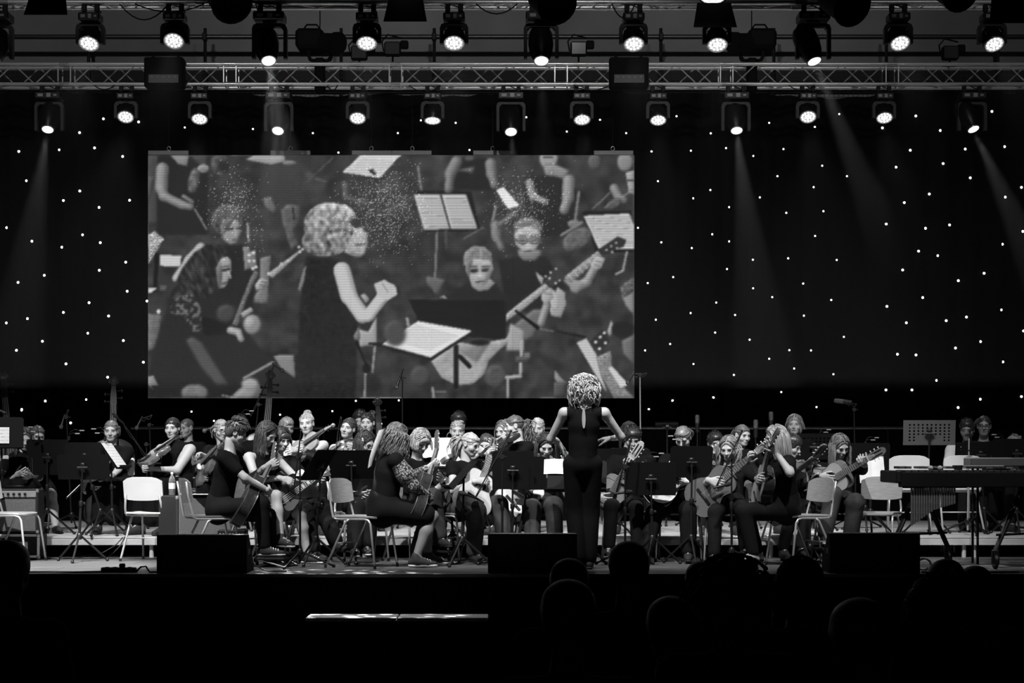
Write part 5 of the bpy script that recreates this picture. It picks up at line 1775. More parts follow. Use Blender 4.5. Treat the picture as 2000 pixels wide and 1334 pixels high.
def guitar(name, label, M, topm=SPRUCE, sidem=ROSEW, cut=False, slotted=True, neckm=MAHOG, group='classical guitars held by the players'):
    t = thing(name, label, 'guitar', M=M, group=group)
    c = 'cut' if cut else 'std'
    out = guitar_outline(cut)
    body = link('body', gmesh('gbody' + c, lambda b: b.prism(out, -0.098, -0.003), 40, sidem), sidem, t)
    link('soundboard', gmesh('gtop' + c, lambda b: b.prism(out * 0.992 - np.array([0, 0.0008]), -0.003, 0.0), False, topm), topm, t)
    def bind(b):
        b.tube([(x, y, -0.002) for x, y in out], 0.0035, 5, closed=True)
        b.tube([(x, y, -0.097) for x, y in out], 0.0035, 5, closed=True)
    link('binding', gmesh('gbind' + c, bind, True, BONE), BONE if sidem == GLOSSB else CEDAR, body)
    link('rosette', gmesh('gros', lambda b: (b.lathe([(0.066, 0.0008), (0.062, 0.0016), (0.047, 0.0016), (0.045, 0.0008)], 28, (0, 0.0, 0), cap=False)), False, ROSEW), ROSEW, t)
    link('soundhole', gmesh('ghole', lambda b: b.lathe([(0.0, 0.0013), (0.046, 0.0013)], 24, (0, 0, 0), cap=False), False, EBONY), EBONY, t)
    link('bridge', gmesh('gbridge', lambda b: (b.box((0, -0.18, 0.005), (0.19, 0.028, 0.01), ch=0.003), b.box((0, -0.178, 0.011), (0.085, 0.006, 0.006))), False, EBONY), EBONY, t)
    link('neck', gmesh('gneck', lambda b: (b.add(*loft([[(x, y, z) for x, z in prof] for y, prof in
         [(0.10, neckprof(0.031, 0.034, -0.06)), (0.15, neckprof(0.031, 0.034, -0.05)), (0.19, neckprof(0.03, 0.028)), (0.33, neckprof(0.027, 0.024)), (0.47, neckprof(0.0255, 0.022))]]))), True, neckm), neckm, t)
    link('fretboard', gmesh('gfb', lambda b: b.add(*loft([[(-w, y, 0.002), (w, y, 0.002), (w, y, 0.009), (-w, y, 0.009)] for y, w in ((0.05, 0.031), (0.2, 0.0295), (0.47, 0.026))])), False, EBONY), EBONY, t)
    def frets(b):
        for k in range(1, 19):
            yb = 0.47 - 0.65 * (1 - 2 ** (-k / 12))
            b.box((0, yb, 0.0095), (0.053 + 0.0095 * (0.47 - yb) / 0.42, 0.0022, 0.0025))
        b.box((0, 0.4715, 0.0075), (0.052, 0.005, 0.012))
    f = link('frets', gmesh('gfrets', frets, False, NICKEL), NICKEL, t)
    Rh = np.array([[1, 0, 0], [0, math.cos(0.24), -math.sin(0.24)], [0, math.sin(0.24), math.cos(0.24)]]).T
    def hs(b):
        o = np.array([(-0.026, 0.0), (0.026, 0), (0.034, 0.03), (0.036, 0.16), (0.022, 0.185), (0.0, 0.192), (-0.022, 0.185), (-0.036, 0.16), (-0.034, 0.03)])
        b.prism(o, -0.018, 0.0, (0, 0.474, 0.004), Rh)
    link('headstock', gmesh('ghs', hs, False, MAHOG), neckm, t)
    if slotted:
        def sl(b):
            for s in (-1, 1):
                b.prism(np.array([(s * 0.0165 - 0.0065, 0.035), (s * 0.0165 + 0.0065, 0.035), (s * 0.0165 + 0.0065, 0.155), (s * 0.0165 - 0.0065, 0.155)]), 0.0003, 0.0012, (0, 0.474, 0.004), Rh)
        link('headstock_slot', gmesh('gslot', sl, False, EBONY), EBONY, t)
    def peg(b):
        b.tube([(0, 0, 0), (0.014, 0, 0)], 0.003, 6)
        b.box((0.017, 0, 0), (0.008, 0.015, 0.010), ch=0.003)
    pm = gmesh('gpeg', peg, False, NICKEL)
    for s in (-1, 1):
        for k in range(3):
            v = Rh @ np.array([s * 0.034, 0.05 + 0.042 * k, -0.009]) + np.array([0, 0.474, 0.004])
            link('tuning_peg', pm, NICKEL if not slotted else BONE, t, Matrix.Translation(v) @ Matrix.Diagonal((s, 1, 1, 1)))
    def strs(b):
        for k in range(6):
            u = (k - 2.5) / 2.5
            b.tube([(u * 0.029, -0.18, 0.014), (u * 0.021, 0.473, 0.0145), (u * 0.012, 0.55, -0.005)], 0.0009, 4)
    link('strings', gmesh('gstr', strs, False, NICKEL), NICKEL, t)
    return t

def neckprof(w, d, z0=None):
    z = -d if z0 is None else z0
    return [(-w, 0.002), (-w * 0.85, z * 0.55), (-w * 0.4, z * 0.95), (0, z), (w * 0.4, z * 0.95), (w * 0.85, z * 0.55), (w, 0.002)]

def loft(rings):
    n = len(rings[0])
    v = [p for r in rings for p in r]
    f = []
    for i in range(len(rings) - 1):
        for k in range(n):
            l = (k + 1) % n
            f.append((i * n + k, (i + 1) * n + k, (i + 1) * n + l, i * n + l))
    f.append(tuple(range(n)))
    f.append(tuple((len(rings) - 1) * n + k for k in range(n - 1, -1, -1)))
    return v, f

def axis_matrix(o, head, normal, s=1.0):
    """y from o to head, z near normal"""
    o, h = A3(o), A3(head)
    y = unit(h - o)
    z = A3(normal); z = unit(z - y * (z @ y))
    x = np.cross(y, z)
    return M4(np.stack([x, y, z], 1) * s, o)

def solve_end(S, px, py, L, sign=1):
    """point seen at px, py whose distance from S is L (nearer or farther by sign)"""
    S = A3(S)
    best, bd = None, 9
    for q in np.linspace(0, L, 60):
        Yq = S[1] + sign * q
        e = A3(P(px, py, Yq))
        d = abs(np.linalg.norm(e - S) - L)
        if d < bd:
            best, bd = e, d
    return best

def electric_bass(label, M):
    t = thing('electric_bass', label, 'bass guitar', M=M)
    o = smooth_closed([(0, -0.3), (0.11, -0.29), (0.165, -0.22), (0.15, -0.13), (0.115, -0.06), (0.12, 0.0), (0.14, 0.06), (0.135, 0.12), (0.1, 0.12), (0.075, 0.05), (0.04, 0.02), (-0.04, 0.02), (-0.08, 0.06), (-0.11, 0.16), (-0.145, 0.17), (-0.16, 0.1), (-0.14, 0.02), (-0.13, -0.06), (-0.155, -0.14), (-0.165, -0.22), (-0.1, -0.29)], 3)
    b = MB(); b.prism(o, -0.04, 0.0); b.build('body', GLOSSB, t, 40)
    o2 = smooth_closed([(0.0, -0.1), (0.09, -0.12), (0.12, -0.06), (0.1, 0.02), (0.1, 0.08), (0.06, 0.03), (0, 0.0), (-0.06, 0.02), (-0.11, 0.1), (-0.12, 0.02), (-0.08, -0.06)], 3)
    b = MB(); b.prism(o2, 0.0, 0.003); b.build('pickguard', mat('dark_pickguard', 0.09, 0.35), t)
    b = MB()
    for yy in (-0.03, -0.1):
        b.box((0, yy, 0.008), (0.085, 0.018, 0.01), ch=0.003)
    b.build('pickups', BLACKP, t)
    b = MB(); b.box((0, -0.2, 0.006), (0.08, 0.05, 0.012), ch=0.003); b.build('bridge', CHROME, t)
    b = MB(); b.add(*loft([[(-w, y, -0.02), (w, y, -0.02), (w, y, 0.004), (-w, y, 0.004)] for y, w in ((-0.02, 0.031), (0.3, 0.027), (0.62, 0.021))])); b.build('neck', mat('maple_neck', 0.45, 0.35), t)
    b = MB(); b.add(*loft([[(-w, y, 0.004), (w, y, 0.004), (w, y, 0.011), (-w, y, 0.011)] for y, w in ((-0.03, 0.031), (0.3, 0.027), (0.62, 0.021))])); fb = b.build('fretboard', EBONY, t)
    b = MB()
    for k in range(1, 21):
        yb = 0.62 - 0.8 * (1 - 2 ** (-k / 12))
        b.box((0, yb, 0.0115), (0.043 + 0.018 * (0.62 - yb) / 0.6, 0.003, 0.003))
    b.build('frets', NICKEL, t)
    for k in (1, 3, 5, 7, 9, 12, 15):
        yb = 0.62 - 0.8 * (1 - 2 ** (-(k - 0.5) / 12))
        b = MB(); b.box((0, yb, 0.0115), (0.032, 0.024, 0.002)); b.build('inlay', BONE, fb)
    b = MB(); b.prism(np.array([(-0.021, 0.62), (0.021, 0.62), (0.03, 0.65), (0.055, 0.68), (0.062, 0.74), (0.045, 0.84), (0.02, 0.87), (-0.005, 0.85), (-0.03, 0.70)]), -0.012, 0.003); b.build('headstock', mat('white_headstock', 0.7, 0.3), t)
    for k in range(4):
        b = MB(); b.tube([(0, 0, 0), (-0.03, 0, 0)], 0.005, 6); b.lathe([(0.016, -0.004), (0.02, 0), (0.016, 0.004)], 10, (-0.034, 0, 0), frame_from((0, 0, 1)))
        b.tube([(0.03, 0, 0), (0.03, 0, 0.02)], 0.008, 8)
        link('tuning_peg', b.mesh('tuning_peg', 40), CHROME, t, Matrix.Translation((-0.022 + 0.012 * k * 0.3, 0.69 + 0.045 * k, -0.002)))
    b = MB()
    for k in range(4):
        u = (k - 1.5) / 1.5
        b.tube([(u * 0.027, -0.2, 0.018), (u * 0.016, 0.62, 0.016), (u * 0.02 + 0.006, 0.72, 0.01)], 0.0016, 4)
    b.build('strings', NICKEL, t)
    return t

def violin(name, label, M, m=VARN, cat='violin', endpin=False, group=None):
    """violin-family instrument, violin size in its own frame (scale with M)"""
    t = thing(name, label, cat, M=M, group=group)
    half = [(0.0, -0.178), (0.05, -0.174), (0.09, -0.145), (0.104, -0.095), (0.092, -0.05), (0.079, -0.037), (0.062, -0.02), (0.055, 0.01), (0.06, 0.04), (0.077, 0.062), (0.082, 0.09), (0.07, 0.15), (0.035, 0.174), (0.0, 0.178)]
    out = smooth_closed(half + [(-x, y) for x, y in half[1:-1]][::-1], 3)
    def bd(b):
        n = len(out)
        rings = []
        for z, s in ((-0.026, 0.80), (-0.018, 0.96), (-0.015, 1.0), (0.015, 1.0), (0.018, 0.96), (0.023, 0.80), (0.028, 0.45), (0.029, 0.1)):
            rings.append([(x * s, y * s, z) for x, y in out])
        v = [p for r in rings for p in r]
        f = []
        for i in range(len(rings) - 1):
            for k in range(n):
                l = (k + 1) % n
                f.append((i * n + k, i * n + l, (i + 1) * n + l, (i + 1) * n + k))
        f.append(tuple(range(n - 1, -1, -1))); f.append(tuple((len(rings) - 1) * n + k for k in range(n)))
        b.add(v, f)
    link('body', gmesh('vbody', bd, 35, VARN), m, t)
    def ff(b):
        for s in (-1, 1):
            b.tube([(s * 0.022, 0.03, 0.0268), (s * 0.026, 0.015, 0.0262), (s * 0.036, -0.01, 0.0255), (s * 0.048, -0.035, 0.0235), (s * 0.052, -0.045, 0.0225)], 0.003, 5)
    link('sound_holes', gmesh('vff', ff, True, EBONY), EBONY, t)
    link('neck', gmesh('vneck', lambda b: b.add(*loft([[(x * 0.5, y, z + 0.026) for x, z in neckprof(0.028, 0.024)] for y in (0.165, 0.2, 0.30)])), True, VARN), m, t)
    link('fingerboard', gmesh('vfb', lambda b: b.add(*loft([[(-w, y, z), (w, y, z), (w * 0.8, y, z + 0.008), (-w * 0.8, y, z + 0.008)] for y, w, z in ((0.035, 0.021, 0.042), (0.305, 0.0125, 0.027))])), False, EBONY), EBONY, t)
    link('bridge', gmesh('vbr', lambda b: b.prism(np.array([(-0.02, 0), (0.02, 0), (0.02, 0.022), (0.008, 0.03), (-0.008, 0.03), (-0.02, 0.022)]), -0.002, 0.002, (0, -0.018, 0.026), np.array([[1, 0, 0], [0, 0, 1], [0, 1, 0]])), False, BONE), BONE, t)
    link('tailpiece', gmesh('vtp', lambda b: b.add(*loft([[(-w, y, z), (w, y, z), (w * 0.7, y, z + 0.006), (-w * 0.7, y, z + 0.006)] for y, w, z in ((-0.165, 0.009, 0.026), (-0.07, 0.021, 0.04))])), False, EBONY), EBONY, t)
    def sc(b):
        b.add(*loft([[(-w, y, z), (w, y, z), (w, y, z + d), (-w, y, z + d)] for y, w, z, d in ((0.30, 0.0125, 0.012, 0.018), (0.34, 0.011, 0.006, 0.018), (0.375, 0.0075, 0.0, 0.014))]))
        for r, w in ((0.020, 0.009), (0.013, 0.014), (0.007, 0.019)):
            b.lathe([(r * 0.85, -w), (r, -w * 0.8), (r, w * 0.8), (r * 0.85, w)], 14, (0, 0.392, 0.0), np.array([[0, 0, 1], [1, 0, 0], [0, 1, 0]]))
    link('scroll', gmesh('vscroll', sc, 35, VARN), m, t)
    pg = gmesh('vpeg', lambda b: (b.tube([(0, 0, 0), (0.018, 0, 0)], 0.0028, 6), b.ball((0.022, 0, 0), (0.006, 0.006, 0.003), 8, 5)), True, EBONY)
    for k in range(4):
        s = 1 if k % 2 else -1
        link('peg', pg, EBONY, t, Matrix.Translation((s * 0.008, 0.315 + 0.014 * k, 0.014 - 0.003 * k)) @ Matrix.Diagonal((s, 1, 1, 1)))
    link('strings', gmesh('vstr', lambda b: [b.tube([((k - 1.5) * 0.007, -0.08, 0.047), ((k - 1.5) * 0.0105, -0.018, 0.057), ((k - 1.5) * 0.0055, 0.305, 0.038)], 0.0008, 4) for k in range(4)], False, NICKEL), NICKEL, t)
    if endpin:
        link('endpin', gmesh('vpin', lambda b: b.tube([(0, -0.178, 0), (0, -0.30, 0)], 0.004, 6), False, CHROME), CHROME, t)
    else:
        link('chin_rest', gmesh('vchin', lambda b: b.ball((-0.045, -0.145, 0.034), (0.035, 0.028, 0.008), 10, 6), True, EBONY), EBONY, t)
    return t

def bow(label, a, b_, up=(0, 0, 1), sign=-1):
    a = A3(a)
    b_ = solve_end(a, b_[0], b_[1], 0.74, sign)
    M = axis_matrix(a, b_, up)
    t = thing('violin_bow', label, 'bow', M=M, group='bows held by the string players')
    L = 0.74
    b = MB(); b.tube([(0, 0, 0), (0, L * 0.5, -0.008), (0, L, 0.004)], [0.0045, 0.004, 0.0032], 6); b.build('stick', ROSEW, t, True)
    b = MB(); b.box((0, L * 0.5 + 0.02, 0.016), (0.009, L - 0.06, 0.0012)); b.build('bow_hair', BONE, t)
    b = MB(); b.box((0, 0.05, 0.01), (0.011, 0.05, 0.02), ch=0.002); b.build('frog', EBONY, t)
    b = MB(); b.add(*loft([[(-0.004, L - 0.02, 0), (0.004, L - 0.02, 0), (0.004, L - 0.015, 0.018), (-0.004, L - 0.015, 0.018)], [(-0.003, L + 0.005, 0.002), (0.003, L + 0.005, 0.002), (0.003, L, 0.018), (-0.003, L, 0.018)]])); b.build('tip', ROSEW, t)
    return t

# ------------------------------------------------------------------ furniture and stands
LGREY = mat('light_grey_enamel', 0.5, 0.35, 0.3)
WPLA = mat('white_chair_plastic', 0.72, 0.45, var=0.05, scale=5)
WOODC = mat('worn_beech_ply', 0.16, 0.45, var=0.25, scale=12, stretch=(1, 1, 6))
WOODL = mat('pale_beech_ply', 0.27, 0.45, var=0.15, scale=12, stretch=(1, 1, 6))
def curved_plate(b, w, h, t, bow, nx=8, nz=4, corner=0.05):
    """plate in x-z, curved back in y, rounded corners"""
    rings = []
    V, F_ = [], []
    for side in (0, 1):
        for j in range(nz + 1):
            for i in range(nx + 1):
                u, v = i / nx * 2 - 1, j / nz * 2 - 1
                x, z = u * w / 2, v * h / 2
                if j == nz:
                    z -= corner * abs(u) ** 4
                if j == 0:
                    z += corner * 0.3 * abs(u) ** 4
                V.append((x, bow * (u * u) * -1 + side * t, z))
    n = (nx + 1) * (nz + 1)
    for j in range(nz):
        for i in range(nx):
            a = j * (nx + 1) + i
            F_.append((a, a + 1, a + nx + 2, a + nx + 1))
            F_.append((n + a, n + a + nx + 1, n + a + nx + 2, n + a + 1))
    edge = [i for i in range(nx + 1)] + [j * (nx + 1) + nx for j in range(1, nz + 1)] + [nz * (nx + 1) + i for i in range(nx - 1, -1, -1)] + [j * (nx + 1) for j in range(nz - 1, 0, -1)]
    for k in range(len(edge)):
        a, c = edge[k], edge[(k + 1) % len(edge)]
        F_.append((c, a, n + a, n + c))
    return V, F_

def chair(label, px, Y, fz, yaw, panel=WOODC, frame=CHROME, group='stacking chairs on the stage'):
    if panel == WPLA:
        frame = LGREY
    """faces local -y; rz turns it to yaw"""
    t = thing('stacking_chair', label, 'chair', (X(px, Y), Y, fz), math.radians(yaw), group)
    def seat(b):
        V, F_ = curved_plate(b, 0.40, 0.40, 0.014, 0.0, 6, 6, 0.03)
        V = np.array(V)
        b.add(np.stack([V[:, 0], -V[:, 2], 0.452 + 0.014 - V[:, 1] - 0.018 * np.clip(1 - (V[:, 0] / 0.2) ** 2, 0, 1) * np.clip(1 - (V[:, 2] / 0.2) ** 2, 0, 1) - 0.25 * np.clip(V[:, 2] - 0.15, 0, 1)], 1), [q for q in F_])
    link('seat', gmesh('cseat', seat, 40, WOODC), panel, t)
    def back(b):
        V, F_ = curved_plate(b, 0.40, 0.225, 0.012, 0.035, 8, 4, 0.045)
        V = np.array(V)
        a = 0.16
        b.add(np.stack([V[:, 0], 0.235 + V[:, 1] * math.cos(a) + V[:, 2] * math.sin(a), 0.688 + V[:, 2] * math.cos(a) - V[:, 1] * math.sin(a)], 1), F_)
    link('backrest', gmesh('cback', back, 40, WOODC), panel, t)
    for s in (-1, 1):
        key = 'cframe%d%s' % (s, panel == WPLA)
        def fr(b):
            b.tube(([(s * 0.185, 0.248, 0.77)] if panel != WPLA else []) + [(s * 0.17, 0.228, 0.64), (s * 0.19, 0.195, 0.50), (s * 0.19, 0.185, 0.455), (s * 0.19, 0.16, 0.437), (s * 0.19, 0.1, 0.435), (s * 0.19, -0.13, 0.437), (s * 0.195, -0.175, 0.425), (s * 0.197, -0.195, 0.395), (s * 0.215, -0.25, 0.012)], 0.0108, 8)
        link('side_frame', gmesh(key, fr, True, CHROME), frame, t)
        link('leg', gmesh('cleg%d' % s, lambda b: b.tube([(s * 0.19, 0.02, 0.435), (s * 0.192, 0.055, 0.41), (s * 0.215, 0.245, 0.012)], 0.0108, 8), True, CHROME), frame, t)
        for yy in (-0.25, 0.246):
            link('foot_cap', gmesh('cfoot', lambda b: b.lathe([(0.013, 0), (0.014, 0.03)], 8), 40, BLACKP), BLACKP, t, Matrix.Translation((s * 0.2155, yy, 0)))
    link('crossbar', gmesh('cbar', lambda b: (b.tube([(-0.19, 0.1, 0.43), (0.19, 0.1, 0.43)], 0.009, 6), b.tube([(-0.203, 0.15, 0.22), (0.203, 0.15, 0.22)], 0.007, 6)), True, CHROME), frame, t)
    return t

def tripod(t, h=0.28, r=0.3, m=BLACK, rot=0.3, foot=True, rad=0.011, z0=0.0):
    for k in range(3):
        a = rot + k * 2 * PI / 3
        d = np.array([math.cos(a), math.sin(a), 0])
        strut('leg', tuple(d * 0.02 + np.array([0, 0, h + z0])), tuple(d * r + np.array([0, 0, 0.014 + z0])), rad, m, t, 8)
        if foot:
            link('rubber_foot', gmesh('tfoot', lambda b: b.ball((0, 0, 0.014), 0.017, 8, 6), True, BLACKP), None, t, Matrix.Translation(tuple(d * r + np.array([0, 0, z0]))))
    link('leg_hub', gmesh('thub', lambda b: b.lathe([(0.02, -0.03), (0.026, -0.02), (0.026, 0.02), (0.018, 0.03)], 12), 40, BLACKP), None, t, Matrix.Translation((0, 0, h + z0)))

def music_stand(label, px, Y, fz, desk, yaw, tilt=20, w=0.48, h=0.33, holes=False, deskm=None, rot=0.4, legm=None, group='black music stands among the players'):
    """desk: pixel (px, py) of the desk centre; yaw: way the desk front faces; tilt: degrees back from upright"""
    c = A3(P(desk[0], desk[1], Y))
    base = np.array([X(px, Y), Y, fz])
    t = thing('music_stand', label, 'music stand', tuple(base), group=group)
    f = yawvec(yaw)
    up = np.array([0, 0, 1.0])
    a = math.radians(tilt)
    n = f * math.cos(a) + up * math.sin(a)       # out of the desk front
    v = up * math.cos(a) - f * math.sin(a)       # up the desk
    x = np.cross(v, n)
    R = np.stack([x, v, n], 1)
    M = M4(R, c - base)
    dm = deskm or mat('matt_black_desk', 0.004, 0.7, spec=0.15)
    if holes:
        def pd(b):
            # perforated plate: a grid of cells, each a square ring round its hole
            nx, ny = 12, 8
            cw, chh = w / nx, h / ny
            for i in range(nx):
                for j in range(ny):
                    cx, cy = -w / 2 + (i + 0.5) * cw, -h / 2 + (j + 0.5) * chh
                    hole = (0 < i < nx - 1) and (0 < j < ny - 1) and not (2 < i < nx - 3 and j < 3)
                    if not hole:
                        b.box((cx, cy, 0), (cw, chh, 0.003)); continue
                    q = []
                    for r in (0, 1):
                        for k in range(8):
                            g_ = k * PI / 4 + PI / 8
                            if r == 0:
                                q.append((cx + 0.0105 * math.cos(g_), cy + 0.0105 * math.sin(g_), 0.0015))
                            else:
                                s_ = max(abs(math.cos(g_)), abs(math.sin(g_)))
                                q.append((cx + cw / 2 * math.cos(g_) / s_, cy + chh / 2 * math.sin(g_) / s_, 0.0015))
                    nq = len(q)
                    q += [(a_, b2, -0.0015) for a_, b2, _ in q]
                    fs = []
                    for k in range(8):
                        l = (k + 1) % 8
                        fs.append((k, 8 + k, 8 + l, l)); fs.append((nq + k, nq + l, nq + 8 + l, nq + 8 + k)); fs.append((k, l, nq + l, nq + k))
                    # fill the corners
                    b.add(q, fs)
                    for sx in (-1, 1):
                        for sy in (-1, 1):
                            kx = cw / 2 * sx; ky = chh / 2 * sy
                            b.add([(cx + kx, cy + ky, 0.0015), (cx + kx, cy + ky * math.tan(PI / 8), 0.0015), (cx + kx * math.tan(PI / 8), cy + ky, 0.0015),
                                   (cx + kx, cy + ky, -0.0015), (cx + kx, cy + ky * math.tan(PI / 8), -0.0015), (cx + kx * math.tan(PI / 8), cy + ky, -0.0015)], [(0, 1, 2), (5, 4, 3)])
        link('desk', gmesh('deskholes%.2f' % w, pd, False, BLACK), dm, t, M)
    else:
        link('desk', gmesh('desk%.2f%.2f' % (w, h), lambda b: (b.prism(smooth_closed([(-w / 2, -h / 2), (w / 2, -h / 2), (w / 2, h / 2 - 0.02), (w / 2 - 0.02, h / 2), (-w / 2 + 0.02, h / 2), (-w / 2, h / 2 - 0.02)], 1), -0.003, 0.0)), False, BLACK), dm, t, M)
    link('desk_lip', gmesh('lip%.2f' % w, lambda b: (b.box((0, 0, 0.022), (w, 0.004, 0.045)), b.box((0, 0.008, 0.044), (w, 0.016, 0.003))), False, BLACK), dm, t, M @ Matrix.Translation((0, -h / 2, 0)))
    top = c - base - n * 0.03
    link('desk_bracket', gmesh('brk', lambda b: (b.box((0, 0, -0.02), (0.05, 0.09, 0.035), ch=0.008), b.lathe([(0.012, -0.05), (0.012, 0.05)], 10, (0, 0, -0.03), np.array([[0, 0, 1], [1, 0, 0], [0, 1, 0]]))), 40, BLACKP), None, t, M)
    zc = float(top[2])
    off = top.copy(); off[2] = 0
    strut('column', (0, 0, 0.25), (float(off[0] * 0.5), float(off[1] * 0.5), zc * 0.62), 0.013, legm or BLACK, t, 10)
    strut('inner_column', (float(off[0] * 0.5), float(off[1] * 0.5), zc * 0.6), tuple(float(q) for q in top), 0.0095, legm or BLACK, t, 10)
    link('height_knob', gmesh('knob', lambda b: (b.lathe([(0.018, -0.025), (0.02, -0.02), (0.02, 0.02), (0.018, 0.025)], 12), b.ball((0.032, 0, 0), 0.014, 8, 6)), 40, BLACKP), None, t, Matrix.Translation((float(off[0] * 0.5), float(off[1] * 0.5), zc * 0.62)))
    tripod(t, 0.24, 0.27, legm or BLACK, rot, rad=0.0105)
    return dict(root=t, M=Matrix.Translation(tuple(base)) @ M, w=w, h=h)

SHEET = None
def sheet_material():
    """printed staves: fine dark rows on white paper"""
    m = mat('printed_music_paper', 0.85, 0.8)
    nt = m.node_tree
    b = nt.nodes['Principled BSDF']
    tc = nt.nodes.new('ShaderNodeTexCoord')
    wv = nt.nodes.new('ShaderNodeTexWave'); wv.bands_direction = 'Y'; wv.inputs['Scale'].default_value = 9
    nt.links.new(tc.outputs['Object'], wv.inputs['Vector'])
    no = nt.nodes.new('ShaderNodeTexNoise'); no.inputs['Scale'].default_value = 90
    nt.links.new(tc.outputs['Object'], no.inputs['Vector'])
    mu = nt.nodes.new('ShaderNodeMath'); mu.operation = 'MULTIPLY'
    nt.links.new(wv.outputs['Fac'], mu.inputs[0]); nt.links.new(no.outputs['Fac'], mu.inputs[1])
    rp = nt.nodes.new('ShaderNodeValToRGB')
    rp.color_ramp.elements[0].position = 0.42; rp.color_ramp.elements[0].color = (0.85, 0.85, 0.85, 1)
    rp.color_ramp.elements[1].position = 0.6; rp.color_ramp.elements[1].color = (0.45, 0.45, 0.45, 1)
    nt.links.new(mu.outputs[0], rp.inputs[0]); nt.links.new(rp.outputs[0], b.inputs['Base Color'])
    return m
SHEET = sheet_material()
def sheets(label, st, n=2, w=0.215, h=0.30, x0=0.0, y0=0.0, m=None):
    """open pages resting on a stand's desk"""
    base = st['M'] @ Matrix.Translation((x0, y0, 0.006))
    t = thing('sheet_music', label, 'sheet music', M=base, group='sheet music on the stands')
    for k in range(n):
        cx = (k - (n - 1) / 2) * w
        b = MB()
        N = 6
        v = []
        for side in (0, 1):
            for j in (0, 1):
                for i in range(N + 1):
                    u = i / N
                    x = cx - w / 2 + w * u
                    v.append((x, (-0.5 + j) * h, 0.004 + (0.008 if n > 1 else 0.001) * math.sin(u * PI) + 0.001 * side))
        q = N + 1
        f = []
        for i in range(N):
            f.append((i, i + 1, q + i + 1, q + i)); f.append((2 * q + i, 3 * q + i, 3 * q + i + 1, 2 * q + i + 1))
        f = [tuple(reversed(a)) for a in f]
        b.add(v, f)
        b.build('page', m or SHEET, t)
    return t

def stand_lamp(label, px, py, Y, dx=0.1, dz=0.09):
    """clip-on gooseneck lamp"""
    o = P(px, py, Y)
    t = thing('stand_lamp', label, 'lamp', tuple(o), group='small gooseneck lamps clipped to music stands')
    b = MB(); b.box((0, 0, 0), (0.022, 0.03, 0.04), ch=0.004); b.build('clip', BLACKP, t)
    for k, s in enumerate((1, 0.6)):
        b = MB(); b.tube([(0, 0, 0.015), (0.01 * s * dx / abs(dx), 0, dz * 0.7 * s), (dx * 0.5 * s, 0, dz * s), (dx * s, -0.01, dz * 0.85 * s)], 0.0035, 6); b.build('gooseneck', BLACK, t, True)
        b = MB(); b.box((dx * s + 0.02 * dx / abs(dx), -0.01, dz * 0.85 * s), (0.05, 0.02, 0.012), ch=0.004); b.build('lamp_head', CHROME, t)

MICG = mat('mic_grille', 0.12, 0.4, 0.8, bump=0.6, bscale=400)
def mic_shape(t, tip, d, kind='stick'):
    """microphone with its grille end at tip, pointing along d"""
    R = frame_from(d)
    M = M4(R, A3(tip))
    if kind == 'stick':
        m = link('microphone', gmesh('micbody', lambda b: b.lathe([(0.010, -0.16), (0.0115, -0.15), (0.0125, -0.05), (0.016, -0.045), (0.016, -0.038)], 12), 40, BLACKP), None, t, M)
        link('grille', gmesh('micball', lambda b: b.ball((0, 0, -0.02), (0.024, 0.024, 0.026), 12, 8), True, MICG), None, m)
    elif kind == 'pencil':
        m = link('microphone', gmesh('micpen', lambda b: b.lathe([(0.009, -0.15), (0.011, -0.145), (0.011, -0.055), (0.013, -0.05)], 12), 40, BLACKP), None, t, M)
        link('foam_windscreen', gmesh('micfoam', lambda b: b.ball((0, 0, -0.015), (0.021, 0.021, 0.042), 12, 8), True, mat('black_foam', 0.015, 0.95)), None, m)
    else:
        m = link('microphone', gmesh('micbig', lambda b: b.lathe([(0.012, -0.2), (0.022, -0.19), (0.025, -0.1), (0.025, -0.095)], 14), 40, BLACKP), None, t, M)
        link('grille', gmesh('micbigg', lambda b: b.lathe([(0.026, -0.095), (0.026, -0.02), (0.018, 0.0)], 14), 40, MICG), None, m)
    return m

